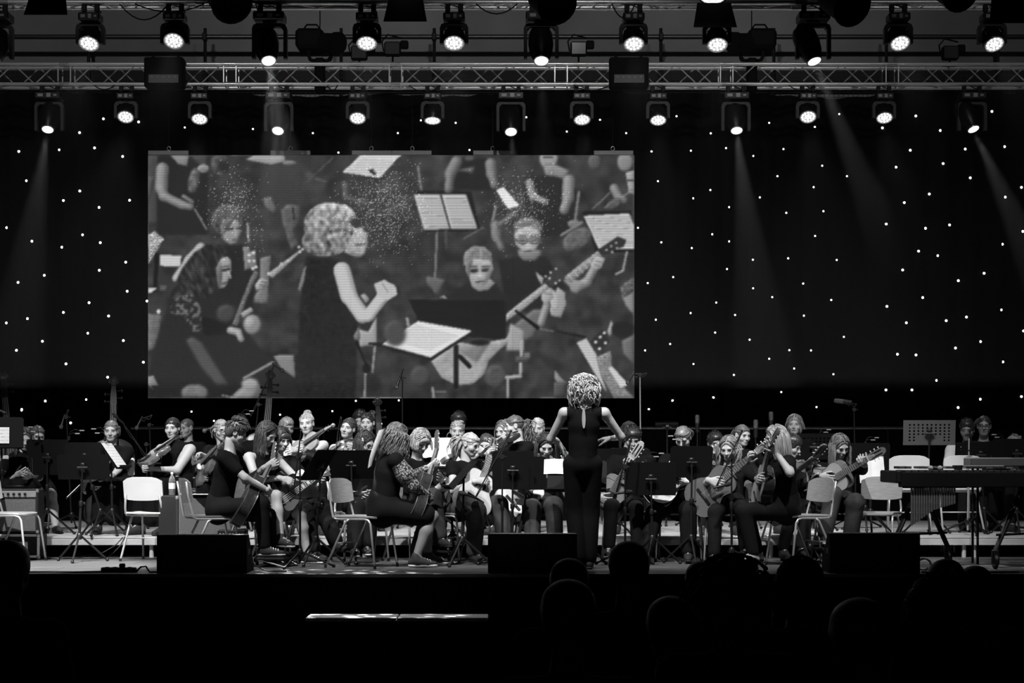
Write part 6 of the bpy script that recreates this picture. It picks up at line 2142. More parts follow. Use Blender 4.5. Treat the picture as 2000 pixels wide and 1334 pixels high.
def mic_stand(label, px, Y, fz, top, boom=None, kind='stick', mdir=None, m=BLACK, rot=0.2, chrome=False):
    """top: (px, py) of the pole's head; boom: [(px, py, dY) back end, (px, py, dY) microphone end]"""
    base = A3((X(px, Y), Y, fz))
    tp = A3(P(top[0], top[1], Y)) - base
    t = thing('microphone_stand', label, 'microphone stand', tuple(base), group='microphone stands on the stage')
    pm = CHROME if chrome else m
    mid = tp * 0.55
    strut('pole', (0, 0, 0.05), tuple(mid), 0.0105, pm, t, 10)
    strut('inner_pole', tuple(mid * 0.97), tuple(tp), 0.0075, CHROME if chrome else m, t, 8)
    link('clutch', gmesh('clutch', lambda b: b.lathe([(0.014, -0.04), (0.017, -0.03), (0.017, 0.03), (0.013, 0.04)], 12), 40, BLACKP), None, t, Matrix.Translation(tuple(mid)))
    tripod(t, 0.14, 0.3, m, rot, rad=0.0085)
    if boom:
        a, c = A3(P(boom[0][0], boom[0][1], Y + boom[0][2])) - base, A3(P(boom[1][0], boom[1][1], Y + boom[1][2])) - base
        d = unit(c - a)
        md = d if mdir is None else unit(mdir)
        strut('boom_arm', tuple(a), tuple(c), 0.0065, m, t, 8)
        link('boom_joint', gmesh('bjoint', lambda b: (b.lathe([(0.02, -0.02), (0.022, -0.015), (0.022, 0.015), (0.02, 0.02)], 12, (0, 0, 0), np.array([[1, 0, 0], [0, 0, 1], [0, -1, 0]])), b.box((0.03, 0, 0), (0.03, 0.016, 0.01), ch=0.003)), 40, BLACKP), None, t, Matrix.Translation(tuple(tp)))
        link('counterweight', gmesh('cweight', lambda b: b.ball((0, 0, 0), 0.012, 8, 6), True, BLACKP), None, t, Matrix.Translation(tuple(a)))
        mic_shape(t, c + md * 0.13, md, kind)
        b = MB()
        n = 8
        pts = [c + (a - c) * u + np.array([0, 0.0, -0.03 * math.sin(u * PI * 2) ** 2 - 0.008]) for u in np.linspace(0, 1, n)] 
        b.tube(pts, 0.0035, 5); b.build('cable', BLACKP, t, True)
    else:
        md = unit(mdir if mdir is not None else (0, 0, 1))
        mic_shape(t, tp + md * 0.16, md, kind)
    return t

def footstool(label, px, Y, fz, h, yaw):
    t = thing('footstool', label, 'footstool', (X(px, Y), Y, fz), math.radians(yaw), 'folding guitar footstools')
    b = MB(); b.box((0, 0, h - 0.012), (0.16, 0.26, 0.022), np.array([[1, 0, 0], [0, 1, 0.0], [0, 0.0, 1]]), ch=0.006); b.build('top_plate', BLACK, t)
    b = MB(); b.box((0, 0, h + 0.0005), (0.14, 0.24, 0.002)); b.build('rubber_pad', BLACKP, t)
    for s in (-1, 1):
        strut('leg', (s * 0.06, -0.12, 0.008), (s * 0.06, 0.09, h - 0.024), 0.007, CHROME, t)
        strut('leg', (s * 0.05, 0.12, 0.008), (s * 0.05, -0.09, h - 0.024), 0.007, BLACK, t)
    strut('crossbar', (-0.07, -0.12, 0.008), (0.07, -0.12, 0.008), 0.008, BLACK, t)
    strut('crossbar', (-0.06, 0.12, 0.008), (0.06, 0.12, 0.008), 0.008, BLACK, t)

# ------------------------------------------------------------------ the players
UP = np.array([0, 0, 1.0])
def gplayer(label, glabel, Y, head, pel, yaw, S, H, sign=1, normal=None, lf=0.40, gk=None, ck=None, bass=None, fz=0.0, sf=-0.05, **kw):
    by = kw.get('byaw', yaw)
    f = yawvec(by)
    S3 = A3(P(S[0], S[1], Y + S[2]))
    H3 = solve_end(S3, H[0], H[1], 0.58 if bass is None else 0.74, sign)
    n = (f + 0.25 * UP) if normal is None else A3(normal)
    M = axis_matrix(S3, H3, n)
    R3 = np.array(M.to_3x3())
    y, z = R3[:, 1], R3[:, 2]
    npt = S3 + y * lf
    lw = npt - z * 0.055 - UP * 0.045 - y * 0.01
    a = UP - y * (UP @ y) - z * (UP @ z)
    a = unit(a) if np.linalg.norm(a) > 0.15 else R3[:, 0]
    st = S3 + y * sf + z * 0.015
    rw = st + a * 0.085 + z * 0.03 - y * 0.03
    d = dict(R=Vector(rw), L=Vector(lw), Rh='pluck', Lh='fret', Rp=-z - 0.2 * a, Rd=-a * 0.8 + y * 0.45, Lp=unit(npt - lw), Ld=UP * 0.5 + z * 0.6)
    d.update(kw)
    info = person(label, Y, fz, head, pel, yaw, **d)
    if bass:
        electric_bass(glabel, M)
    else:
        guitar('classical_guitar', glabel, M, **(gk or {}))
    if ck is not None:
        p = info['pelv']
        chair(ck['label'], 0, p[1], fz, by, ck.get('panel', WOODC))
        o = bpy.data.objects[-1]
    return info

def seat_for(info, label, fz, yaw, panel=WOODC, back=0.0):
    p = info['pelv'] - info['f'] * back
    px = p[0] / p[1] * F + 1000
    chair(label, px, p[1], fz, yaw, panel)

def _wr(tgt, Y):
    return tgt

# --- front guitar group, left to right
g1 = gplayer('boy in black polo shirt bent over an acoustic guitar, seen from his back and side', 'acoustic guitar with brown glossy sides on the lap of the boy in the polo shirt', 17.95,
             (462, 846), 428, 98, S=(500, 968, -0.05), H=(541, 880), sign=1, byaw=80, pitch=22, normal=(0.75, 0.55, 0.1), hd=-0.02,
             gk=dict(topm=SPRUCE, sidem=ROSEW), hairs=dict(style='short', g=0.07, L=0.05, n=140), top='tee', skin=SKIN, low='trousers', shoe='sneaker',
             feet=[(516, 1071, -0.12), (528, 1092, 0.15)], Re=(0.1, -0.9, -0.5), footz=[0.1, 0.0], R=P(524, 958, 17.82))
chair('worn wooden chair with steel frame under the boy in the polo shirt', 408, 17.95, 0, 112, WOODC)
footstool('black folding footstool under the shoe of the boy in the polo shirt', 533, 17.83, 0, 0.09, 80)

g2 = gplayer('girl with long half-up brown hair playing a black electric bass, bare arm forward', 'black electric bass with white headstock pointing up to the right', 18.55,
             (522, 848), 500, 58, S=(566, 968, -0.25), H=(676, 890), sign=1, byaw=50, pitch=30, normal=(0.45, -0.9, 0.25), bass=True, lf=0.36,
             hairs=dict(style='long', g=0.06, L=0.24, back=0.5, n=110, wave=0.3), top='tank', low='shorts', lowm=CLOTH, shoe='sneaker', R=P(548, 934, 18.22), Re=(-0.5, -0.5, -1),
             feet=[(548, 1052, -0.45), (600, 1085, -0.1)], footz=[0.13, 0.0])
seat_for(g2, 'chair under the girl with the electric bass', 0, 50)
footstool('black footstool under the sneaker of the bass-playing girl', 551, 18.05, 0, 0.13, 60)

g3 = person('person with dark fringe looking down, behind the girl with the bass', 19.05, 0, (549, 858), 556, 42, 50, pitch=16, R=(600, 935, -0.3), L=(620, 950, -0.35), hairs=dict(style='bob', g=0.04, L=0.08, fringe=True, n=110),
            top='tee', low='wide', lowm=TROUS, feet=[(612, 1078, -0.5), (655, 1062, -0.35)])
seat_for(g3, 'chair under the person with the dark fringe', 0, 50)

b9 = person('girl with glasses and a white hair flower, long dark hair, dark trousers and white shoes', 19.0, 0, (714, 866), 702, 48, 20, pitch=22, R=(700, 965, -0.3), L=(725, 968, -0.3), glasses=True,
            hairs=dict(style='long', g=0.05, L=0.2, n=100, wave=0.2), top='tee', low='wide', shoe='white', feet=[(692, 1071, -0.55), (716, 1068, -0.45)], flower=(0.085, 0.02, 0.045))
seat_for(b9, 'chair under the girl with glasses and a hair flower', 0, 20, WOODL)

g4 = gplayer('woman in black dress with flowered lace sleeves and wavy hair, seen from behind', 'guitar with dark back on the lap of the woman with lace sleeves', 17.85,
             (776, 852), 748, 135, S=(829, 962, 0.12), H=(859, 858), sign=1, byaw=108, pitch=18, normal=(0.85, 0.5, 0.15), girth=1.16, lf=0.3, legtone=0.42,
             gk=dict(topm=SPRUCE, sidem=ROSEW, neckm=MAHOG), hairs=dict(style='long', g=0.12, L=0.22, back=0.8, n=150, wave=0.9), top='lace', low='dress', topm=CLOTHB, lowm=CLOTHB, shoe='sneaker',
             feet=[(812, 1090, -0.1), (836, 1086, 0.2)], Re=(-0.1, -0.8, -0.7), shoulder=0.175)
chair('steel-framed chair with pale backrest under the woman with lace sleeves', 706, 17.85, 0, 66, WOODL)
# her pale scarf, hanging from the hair
def scarf(info):
    p = [P(748, 838, 17.75), P(737, 862, 17.72), P(727, 890, 17.70), P(722, 912, 17.70)]
    b = MB()
    V, Fs = [], []
    for i, q in enumerate(p):
        w = 0.035 - 0.006 * i
        for s in (-1, 1):
            for d in (0, 0.004):
                V.append(A3(q) + np.array([s * w, d + 0.01 * s, 0.012 * s]) - info['loc'])
    for i in range(3):
        a = i * 4
        Fs += [(a, a + 2, a + 6, a + 4), (a + 1, a + 5, a + 7, a + 3), (a, a + 4, a + 5, a + 1), (a + 2, a + 3, a + 7, a + 6)]
    b.add(V, Fs)
    o = b.build('hair_scarf', mat('pale_scarf', 0.35, 0.7, var=0.3, scale=20, stretch=(4, 1, 0.5)), info['root'], True)
    o['label'] = 'pale scarf tied in her hair'
scarf(g4)

g5 = person('girl with blonde bob and long fringe in jeans, leaning over her lap', 18.85, 0, (822, 862), 812, 32, 40, pitch=32, R=(850, 955, -0.3), L=(862, 940, -0.3), hairs=dict(style='bob', g=0.42, L=0.09, fringe=True, n=130),
            top='long', low='wide', lowm=JEANS, feet=[(858, 1052, -0.5), (815, 1082, -0.3)], footz=[0.13, 0], hd=-0.1)
seat_for(g5, 'chair under the girl with the blonde bob', 0, 35)
footstool('black footstool under the foot of the girl with the blonde bob', 863, 18.3, 0, 0.13, 50)

g6 = gplayer('girl with fair hair tied back in black T-shirt and jeans playing guitar upright', 'pale-topped guitar held upright by the fair girl in jeans', 18.8,
             (919, 868), 897, 58, S=(938, 946, -0.26), H=(967, 862), sign=1, byaw=42, pitch=18, normal=(0.45, -0.85, 0.2), gk=dict(topm=SPRUCE, sidem=MAHOG), lf=0.42,
             hairs=dict(style='pony', g=0.38, L=0.16, n=130), top='cap', low='wide', lowm=JEANS, feet=[(926, 1082, -0.42), (988, 1068, -0.25)], R=P(930, 940, 18.48), Re=(-0.6, -0.3, -1))
seat_for(g6, 'chair under the fair girl with the upright guitar', 0, 42)

g7 = person('girl with dark hair and glasses half hidden behind the fair guitarist', 20.2, RZ, (950, 868), 952, -12, 0, pitch=18, glasses=True, hairs=dict(style='pony', g=0.05, L=0.15), R=(940, 930, -0.25), L=(965, 925, -0.25), det=0.018)
seat_for(g7, 'chair under the half-hidden girl with dark hair and glasses', RZ, 0)

g8 = gplayer('girl with dark centre-parted hair looking down behind the black stands', 'pale guitar behind the black stands left of the conductor', 19.1,
             (1066, 870), 1050, 8, S=(1028, 960, -0.3), H=(1112, 890), sign=1, pitch=28, byaw=5, gk=dict(topm=SPRUCE, sidem=MAHOG), hairs=dict(style='long', g=0.035, L=0.17, n=110),
             top='tee', low='wide', lowm=JEANS, feet=[(1040, 1075, -0.5), (1085, 1070, -0.45)])
seat_for(g8, 'chair under the girl with dark centre-parted hair', 0, 5)

g9 = gplayer('boy with short dark hair, face half hidden by his guitar headstock', 'pale guitar with slotted headstock in front of the boy\'s face', 19.0,
             (1236, 857), 1222, 0, S=(1193, 966, -0.3), H=(1243, 879), sign=-1, pitch=22, byaw=-5, gk=dict(topm=SPRUCE, sidem=MAHOG, neckm=SPRUCE), hairs=dict(style='short', g=0.03, L=0.03, n=120),
             top='tee', low='trousers', feet=[(1190, 1072, -0.4), (1245, 1075, -0.4)], skin=SKIN2, shoe='sneaker')
seat_for(g9, 'chair under the boy behind the guitar headstock', 0, -5)

g10 = gplayer('girl with tied-back hair and straight parting in black T-shirt, head bowed', 'pale cutaway guitar behind the two black stands', 18.95,
              (1334, 855), 1328, -18, S=(1318, 928, -0.3), H=(1408, 872), sign=1, pitch=32, byaw=-8, gk=dict(topm=SPRUCE, sidem=GLOSSB, cut=True, neckm=CEDAR), hairs=dict(style='pony', g=0.16, L=0.12, n=130),
              top='tee', low='wide', feet=[(1262, 1080, -0.4), (1345, 1080, -0.4)], R=P(1300, 915, 18.6))
seat_for(g10, 'chair under the girl with the straight parting', 0, -8)

b15 = person('boy with short black curly hair half hidden between two guitarists', 20.4, RZ, (1397, 866), 1396, 10, 0, pitch=10, skin=SKIN3, hairs=dict(style='short', g=0.02, L=0.03, n=110), det=0.018, R=(1385, 925, -0.25), L=(1408, 925, -0.25))
seat_for(b15, 'chair under the half-hidden boy with curly hair', RZ, 0)

g11 = gplayer('girl with long wavy fair hair playing a dark guitar, neck pointing up right', 'dark cedar guitar held by the girl with wavy fair hair', 18.7,
              (1423, 876), 1424, -22, S=(1402, 946, -0.3), H=(1494, 868), sign=-1, pitch=18, byaw=-10, gk=dict(topm=CEDAR, sidem=ROSEW), hairs=dict(style='long', g=0.20, L=0.24, n=150, wave=0.8, back=0.2),
              top='tee', low='trousers', feet=[(1395, 1085, -0.45), (1455, 1075, -0.35)], R=P(1385, 938, 18.3))
seat_for(g11, 'chair under the girl with long wavy fair hair', 0, -10)

g12 = gplayer('woman with straight fair hair in black, in profile facing left, playing guitar', 'guitar seen edge-on in the hands of the woman in profile', 18.1,
              (1514, 856), 1536, -80, S=(1484, 945, -0.02), H=(1508, 850), sign=-1, byaw=-75, pitch=10, normal=(-0.85, -0.25, 0.2), gk=dict(topm=SPRUCE, sidem=ROSEW), lf=0.46,
              hairs=dict(style='long', g=0.30, L=0.22, n=150, back=0.4), top='tee', low='trousers', shoe='pale', feet=[(1470, 1084, -0.1), (1478, 1080, 0.2)], Le=(0.6, -0.6, -1.0), girth=1.08,
              R=P(1478, 935, 18.02))
chair('steel-framed chair with pale backrest under the woman in profile', 1566, 18.15, 0, -64, WOODL)

g13 = gplayer('boy with short dark hair behind the woman in profile, fretting hand showing', 'guitar mostly hidden behind the woman in profile', 19.3,
              (1546, 872), 1540, 62, S=(1540, 932, -0.25), H=(1604, 884), sign=-1, byaw=25, pitch=18, gk=dict(topm=SPRUCE, sidem=MAHOG), hairs=dict(style='short', g=0.03, L=0.02, n=110), top='tee', low='trousers', lf=0.44,
              feet=[(1530, 1075, -0.4), (1565, 1072, -0.4)])
seat_for(g13, 'chair under the boy behind the woman in profile', 0, 25)

g14 = gplayer('girl with long straight fair hair and long black sleeves playing a pale guitar', 'pale guitar with dark headstock held by the girl at the right', 19.15,
              (1641, 872), 1640, 22, S=(1626, 936, -0.3), H=(1712, 886), sign=-1, pitch=26, byaw=8, roll=-6, gk=dict(topm=SPRUCE, sidem=MAHOG), hairs=dict(style='long', g=0.18, L=0.28, n=150, back=0.1, wave=0.15),
              top='long', low='wide', lowm=JEANS, shoe='sneaker', feet=[(1612, 1046, -0.5), (1660, 1060, -0.3)], footz=[0.14, 0], Le=(1, -0.2, -0.9))
seat_for(g14, 'chair under the girl in long black sleeves', 0, 8)
footstool('black footstool under the sneaker of the girl in long sleeves', 1610, 18.6, 0, 0.14, 10)

# --- conductor
cond = person('conductor seen from behind, curly fair hair, sleeveless black jumpsuit, both arms raised', 17.5, 0, (1141, 764), 1138, 182, 180, pitch=8, stand=True, group='conductor',
              R=(1196, 856, 0.30), L=(1089, 862, 0.30), Rh='relax', Lh='relax', Rd=(-0.8, 0.3, 0.0), Ld=(0.35, 0.2, -0.6), Rp=(0, 0.3, -1), Lp=(0.3, 0.5, -1), Re=(0.9, -0.75, -0.75), Le=(-0.8, -0.8, -0.8), top='vest', low='wide', topm=CLOTHB, lowm=CLOTHB, s=1.02, girth=0.92,
              hairs=dict(style='curly', g=0.42, L=0.06, n=260, wave=0.5), shoulder=0.172, neck=0.125, feet=[(1150, 1094, 0.05), (1129, 1094, 0.0)], det=0.012)
# keyhole opening at the back of the blouse shows skin
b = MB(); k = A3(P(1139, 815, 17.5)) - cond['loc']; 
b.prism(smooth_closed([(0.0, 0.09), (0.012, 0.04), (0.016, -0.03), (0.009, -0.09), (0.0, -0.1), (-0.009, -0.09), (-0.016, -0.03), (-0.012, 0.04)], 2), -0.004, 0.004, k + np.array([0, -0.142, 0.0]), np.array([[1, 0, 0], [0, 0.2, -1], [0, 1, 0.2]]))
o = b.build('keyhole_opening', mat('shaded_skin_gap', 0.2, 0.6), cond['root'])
o['label'] = 'narrow keyhole opening at the back of the blouse'

# --- strings and others on the risers
VG = 'violins and violas on the risers'
def vplace(kind, label, Y, S, H, sign, normal, s, m=VARN, endpin=False):
    S3 = A3(P(S[0], S[1], Y + S[2]))
    H3 = solve_end(S3, H[0], H[1], 0.36 * s, sign)
    M = axis_matrix(S3, H3, normal, s)
    return violin(kind, label, M, m, kind.replace('_', ' '), endpin, VG if kind != 'double_bass' else 'double basses at the back')

p = person('girl with long brown hair and sleeveless top at the left edge behind a stand', 20.4, RZ, (48, 858), 22, 20, 25, pitch=14, R=(30, 930, -0.3), L=(60, 930, -0.35), Re=(-0.8, 0, -1), hairs=dict(style='long', g=0.08, L=0.32, n=110, wave=0.4, back=0.0), top='tank', low='longskirt', lowm=CLOTHB)
seat_for(p, 'chair under the long-haired girl at the left edge', RZ, 25)
p = person('girl with hair tied back in shorts, holding a violin upright at the left', 20.8, RZ, (73, 852), 64, 28, 25, pitch=12, R=(58, 925, -0.35), L=(72, 932, -0.4), Lh='grip', hairs=dict(style='pony', g=0.08, L=0.2), top='tee', low='shorts', lowm=CLOTH, feet=[(80, 1035, -0.4), (110, 1038, -0.45)], roll=4)
seat_for(p, 'chair under the girl in shorts with an upright violin', RZ, 25)
vplace('violin', 'dark violin held upright by the girl in shorts', 20.4, (66, 915, -0.1), (70, 868), 1, (0.3, -1, 0), 1.0)
bow('bow held upright beside the amplifier by the girl in shorts', P(60, 948, 20.3), (60, 895), (1, 0, 0))
p = person('girl in black T-shirt facing front behind a slanting white book', 20.6, RZ, (217, 842), 224, 4, 10, pitch=4, R=(165, 945, -0.4), L=(205, 945, -0.4), hairs=dict(style='pony', g=0.17, L=0.1, n=110), top='tee', low='longskirt', lowm=CLOTHB)
seat_for(p, 'white-framed chair under the girl in black T-shirt behind the white book', RZ, 10, WPLA)
vplace('violin', 'pale violin lying on the lap of the girl behind the white book', 20.6, (185, 928, -0.45), (215, 905), 1, (-0.3, -0.7, 0.6), 1.0, VARNL)
bow('bow slanting over the lap of the girl behind the white book', P(168, 938, 20.18), (130, 975), (0, 0, 1), -1)

p = person('woman with dark pulled-back hair in black vest top, viola on her lap', 20.3, RZ, (337, 836), 345, -12, -28, pitch=4, R=(284, 912, -0.35), L=(300, 916, -0.3), Rh='grip', Lh='grip', Le=(0.6, 0, -1), Re=(-0.6, 0, -1), hairs=dict(style='bun', g=0.03, n=110, tie=(0, -0.11, -0.02)), top='tank', low='longskirt', lowm=CLOTHB, girth=1.2, shoulder=0.185)
seat_for(p, 'chair under the woman with the viola', RZ, -28)
vplace('viola', 'brown viola slanting across the lap of the woman in the vest top', 20.3, (303, 890, -0.3), (349, 856), 1, (-0.55, -0.8, 0.3), 1.12)
p = person('balding man with a beard standing behind the viola-playing woman', 22.6, RZ, (364, 836), 366, -35, -20, pitch=6, hairs=dict(style='bald', g=0.10, n=0), skin=SKIN2, det=0.018, R=(350, 935, -0.25), L=(380, 935, -0.25), seatz=0.5)
seat_for(p, 'chair under the balding man with a beard', RZ, -20)
p = person('woman with glasses and fair hair behind the boy in the polo shirt, fingering a cello', 20.7, RZ, (433, 840), 436, 28, -15, pitch=8, glasses=True, hairs=dict(style='pony', g=0.30, L=0.1, n=100), top='long', R=(400, 925, -0.4), L=(404, 892, -0.35), Lh='fret', Lp=(0, -0.3, -1), low='longskirt', lowm=CLOTHB)
seat_for(p, 'chair under the woman with glasses playing the cello', RZ, -15)
vplace('cello', 'small brown cello leaning behind the empty wooden chair', 20.3, (402, 912, -0.1), (438, 868), -1, (-0.5, -0.75, 0.45), 1.5, VARN, True)
p = person('woman with dark cap-like hair in the back row above the boy in the polo shirt', 22.2, RZ, (470, 832), 470, 10, 0, hairs=dict(style='short', g=0.02, L=0.03), det=0.018, R=(460, 920, -0.25), L=(480, 920, -0.25))
p = person('grey-haired man in the back row behind the person with the dark fringe', 22.4, RZ, (560, 836), 560, 30, 0, hairs=dict(style='short', g=0.3, L=0.02), det=0.018, skin=SKIN2, R=(550, 920, -0.25), L=(572, 920, -0.25))

p = person('woman with fair hair in an updo and sleeveless top holding a viola to her shoulder', 20.4, RZ, (599, 828), 606, -8, 0, pitch=0, roll=-5, R=(570, 888, -0.3), L=(580, 880, -0.4), Lh='fret', hairs=dict(style='bun', g=0.32, n=110, tie=(0, -0.06, 0.115)), top='tank', low='longskirt', lowm=CLOTHB, Re=(-0.7, 0, -1), Le=(0.8, 0, -1))
seat_for(p, 'chair under the woman with the updo', RZ, 0)
vplace('viola', 'pale viola with its scroll beside the face of the woman with the updo', 20.4, (596, 872, -0.32), (646, 834), -1, (-0.4, -0.85, 0.35), 1.12, VARNL)
p = person('girl with dark hair and tilted head playing violin beside the woman with the updo', 20.9, RZ, (680, 836), 690, -20, -8, pitch=-2, roll=12, R=(655, 892, -0.4), L=(700, 885, -0.4), Rh='grip', hairs=dict(style='pony', g=0.05, L=0.2, n=110), top='tank', low='longskirt', lowm=CLOTHB)
seat_for(p, 'chair under the girl with the tilted head', RZ, -8)
vplace('violin', 'brown violin under the chin of the girl with the tilted head', 20.6, (668, 872, -0.1), (640, 892), -1, (-0.1, -0.4, 0.9), 1.0)
bow('bow standing upright before the girl with the tilted head', P(657, 885, 20.35), (664, 815), (1, 0, 0))
p = person('girl with dark bun looking over the shoulder of the violinist with the tilted head', 21.5, RZ, (718, 826), 722, -12, 0, pitch=2, hairs=dict(style='bun', g=0.03, n=110, tie=(-0.03, -0.075, 0.10)), det=0.016, R=(705, 905, -0.25), L=(735, 905, -0.25))
p = person('person with dark hair mostly hidden behind the girl with the bun', 22.4, RZ, (703, 822), 700, 0, 0, hairs=dict(style='short', g=0.02, L=0.03), det=0.018, R=(690, 905, -0.25), L=(712, 905, -0.25))
p = person('fair-haired girl facing front behind a large white sheet of music', 20.6, RZ, (893, 842), 888, 4, 0, pitch=4, hairs=dict(style='pony', g=0.30, L=0.1, n=110), top='tee', topm=WHITEC, R=(880, 890, -0.35), L=(895, 885, -0.35), Lh='fret', det=0.016)
seat_for(p, 'chair under the fair-haired girl behind the white sheet', RZ, 0)
vplace('viola', 'dark viola slanting before the fair-haired girl behind the white sheet', 20.4, (866, 912, -0.25), (897, 866), -1, (0.5, -0.8, 0.2), 1.3)
p = person('person with a dark cap of hair behind the fair-haired girl', 21.6, RZ, (896, 826), 896, 10, 0, hairs=dict(style='short', g=0.02, L=0.03), det=0.018, R=(885, 905, -0.25), L=(905, 905, -0.25))
p = person('girl with long wavy ponytail in profile facing left, frilled black sleeves', 20.3, RZ, (1004, 832), 1024, -86, -60, pitch=8, R=(968, 880, -0.2), L=(950, 885, -0.2), Lh='fret', hairs=dict(style='pony', g=0.09, L=0.27, wave=0.7, n=130, tie=(0, -0.108, 0.03)), top='cap', low='longskirt', lowm=CLOTHB)
seat_for(p, 'chair under the girl with the wavy ponytail', RZ, -60)
vplace('viola', 'dark viola held by the girl with the wavy ponytail', 20.3, (985, 862, -0.28), (944, 886), -1, (-0.5, -0.4, 0.8), 1.1, ROSEW)
p = person('girl with long straight light-brown hair behind the girl with the ponytail', 20.9, RZ, (984, 842), 988, -40, -20, hairs=dict(style='long', g=0.16, L=0.25, n=110), pitch=10, det=0.016, R=(975, 905, -0.25), L=(1000, 905, -0.25))
p = person('fair-haired player with a hair band behind the girl with the ponytail', 21.6, RZ, (1050, 836), 1052, -10, 0, hairs=dict(style='pony', g=0.36, L=0.2), det=0.018, R=(1040, 905, -0.25), L=(1062, 905, -0.25))
p = person('woman with long dark hair looking over the bowed boy at the conductor\'s right', 20.7, RZ, (1229, 846), 1230, 2, 0, pitch=0, hairs=dict(style='long', g=0.035, L=0.22, n=120, back=0.1), det=0.016, R=(1215, 920, -0.25), L=(1245, 920, -0.25))
seat_for(p, 'chair under the woman with long dark hair', RZ, 0)
p = person('player with tied-back hair half hidden behind the girl with wavy fair hair', 20.6, RZ, (1450, 850), 1456, 30, 20, hairs=dict(style='pony', g=0.10, n=100), det=0.018, R=(1440, 915, 0.25), L=(1470, 915, 0.25))
p = person('woman with shoulder-length hair looking up to the left in the back row', 22.0, RZ, (1552, 830), 1556, -14, 0, pitch=0, hairs=dict(style='bob', g=0.16, L=0.09, n=110), top='tee', det=0.016, R=(1540, 905, -0.25), L=(1570, 905, -0.25), skin=SKIN2)
p = person('boy with short dark hair and white collar at the right behind a stand', 21.6, RZ, (1889, 840), 1892, -20, 0, pitch=8, hairs=dict(style='short', g=0.02, L=0.03), topm=WHITEC, skin=SKIN3, det=0.018, R=(1880, 915, -0.25), L=(1905, 915, -0.25))
p = person('woman with glasses and dark hair tied back at the far right', 21.2, RZ, (1922, 832), 1926, -14, 0, pitch=2, glasses=True, hairs=dict(style='bun', g=0.03, n=110), top='long', skin=SKIN3, det=0.016, R=(1905, 910, -0.25), L=(1945, 910, -0.25))
p = person('player at the right edge showing only the top of fair hair', 21.4, RZ, (1981, 872), 1982, 10, 0, pitch=20, hairs=dict(style='short', g=0.22, L=0.03), det=0.02, skin=SKIN3, R=(1970, 930, -0.25), L=(1995, 930, -0.25))

# double basses standing at the back
for (hx, hy, bx, lab, s) in ((6, 735, 30, 'double bass at the left edge, only its neck and scroll showing', 3.1), (222, 748, 224, 'double bass behind the girl in the black T-shirt, dark neck and scroll', 3.1), (528, 735, 514, 'double bass whose scroll overlaps the lower edge of the video wall', 3.1), (737, 788, 742, 'double bass scroll rising behind the girl with the dark bun', 2.85)):
    Yb = 22.9
    H3 = A3(P(hx, hy, Yb + 0.05))
    S3 = H3 + np.array([X(bx, Yb) - X(hx, Yb), -0.12, -0.385 * s])
    violin('double_bass', lab, axis_matrix(S3, H3, (0.2, -1, 0.1), s), mat('dark_bass_varnish', 0.035, 0.3, spec=0.5, var=0.3), 'double bass', True, 'double basses at the back')

# ------------------------------------------------------------------ stands on the stage
S_ = {}
S_['a'] = music_stand('black stand at the left front with wide dark desk and thin tripod', 155, 18.75, 0, (163, 912), 175, 12, w=0.50, h=0.24, rot=0.5)
S_['b'] = music_stand('black stand behind the left front stand, lamp clipped to its desk', 92, 20.0, RZ, (95, 893), 165, 10, w=0.46, h=0.36)
S_['c'] = music_stand('black stand at the left with desk overlapping the girl in the T-shirt', 196, 19.8, RZ, (166, 893), 180, 10, w=0.40, h=0.30)
S_['d'] = music_stand('black stand at the left edge holding a bright white page towards us', 6, 19.9, RZ, (2, 845), 12, 12, w=0.44, h=0.32)
sheets('bright white page on the stand at the left edge', S_['d'], 1, 0.16, 0.165, 0.0, -0.03)
S_['e'] = music_stand('black stand turned side-on with a thick white open book', 219, 19.85, RZ, (222, 890), 84, 35, w=0.40, h=0.32, rot=0.9)
sheets('thick white open book seen at a slant before the girl in the T-shirt', S_['e'], 1, 0.34, 0.29, 0, 0.0)
S_['f'] = music_stand('black stand turned edge-on between the bass player and the girl with the flower', 617, 18.15, 0, (622, 908), -112, 33, w=0.40, h=0.33, rot=0.2)
S_['g'] = music_stand('black stand in front of the girl with the hair flower', 690, 18.5, 0, (688, 907), 165, 28, w=0.46, h=0.30, rot=0.7)
S_['h'] = music_stand('black stand turned edge-on in front of the fair girl with the upright guitar', 903, 18.05, 0, (901, 928), -78, 42, w=0.40, h=0.34, rot=0.1)
S_['i'] = music_stand('black stand with broad desk left of the conductor', 1000, 18.35, 0, (1002, 918), 178, 12, w=0.385, h=0.36, rot=0.4)
S_['j'] = music_stand('black stand with broad desk just behind the stand left of the conductor', 1014, 18.6, 0, (1032, 924), 182, 14, w=0.335, h=0.32, rot=0.9)
S_['k'] = music_stand('conductor\'s black stand holding a white score in front of her', 1134, 18.2, 0, (1127, 930), -4, 38, w=0.54, h=0.36, rot=0.5)
sheets('bright white score open on the conductor\'s stand', S_['k'], 2, 0.19, 0.17, -0.115, 0.10, PAPER)
S_['l'] = music_stand('black stand with lamp right of the conductor, lower of the pair', 1274, 18.3, 0, (1271, 935), 182, 12, w=0.47, h=0.31, rot=0.25)
S_['m'] = music_stand('black stand with tilted desk in front of the girl with the straight parting', 1350, 18.45, 0, (1350, 902), 186, 14, w=0.40, h=0.30, rot=0.6)
greydesk = mat('grey_perforated_desk', 0.10, 0.5, 0.2)
S_['n'] = music_stand('grey perforated stand lit at the right behind the marimba', 1812, 20.2, RZ, (1815, 845), 172, 16, w=0.52, h=0.26, holes=True, deskm=greydesk)
S_['o'] = music_stand('dark perforated stand in front of the woman with glasses at the right', 1922, 20.4, RZ, (1915, 888), 178, 14, w=0.52, h=0.28, holes=True)
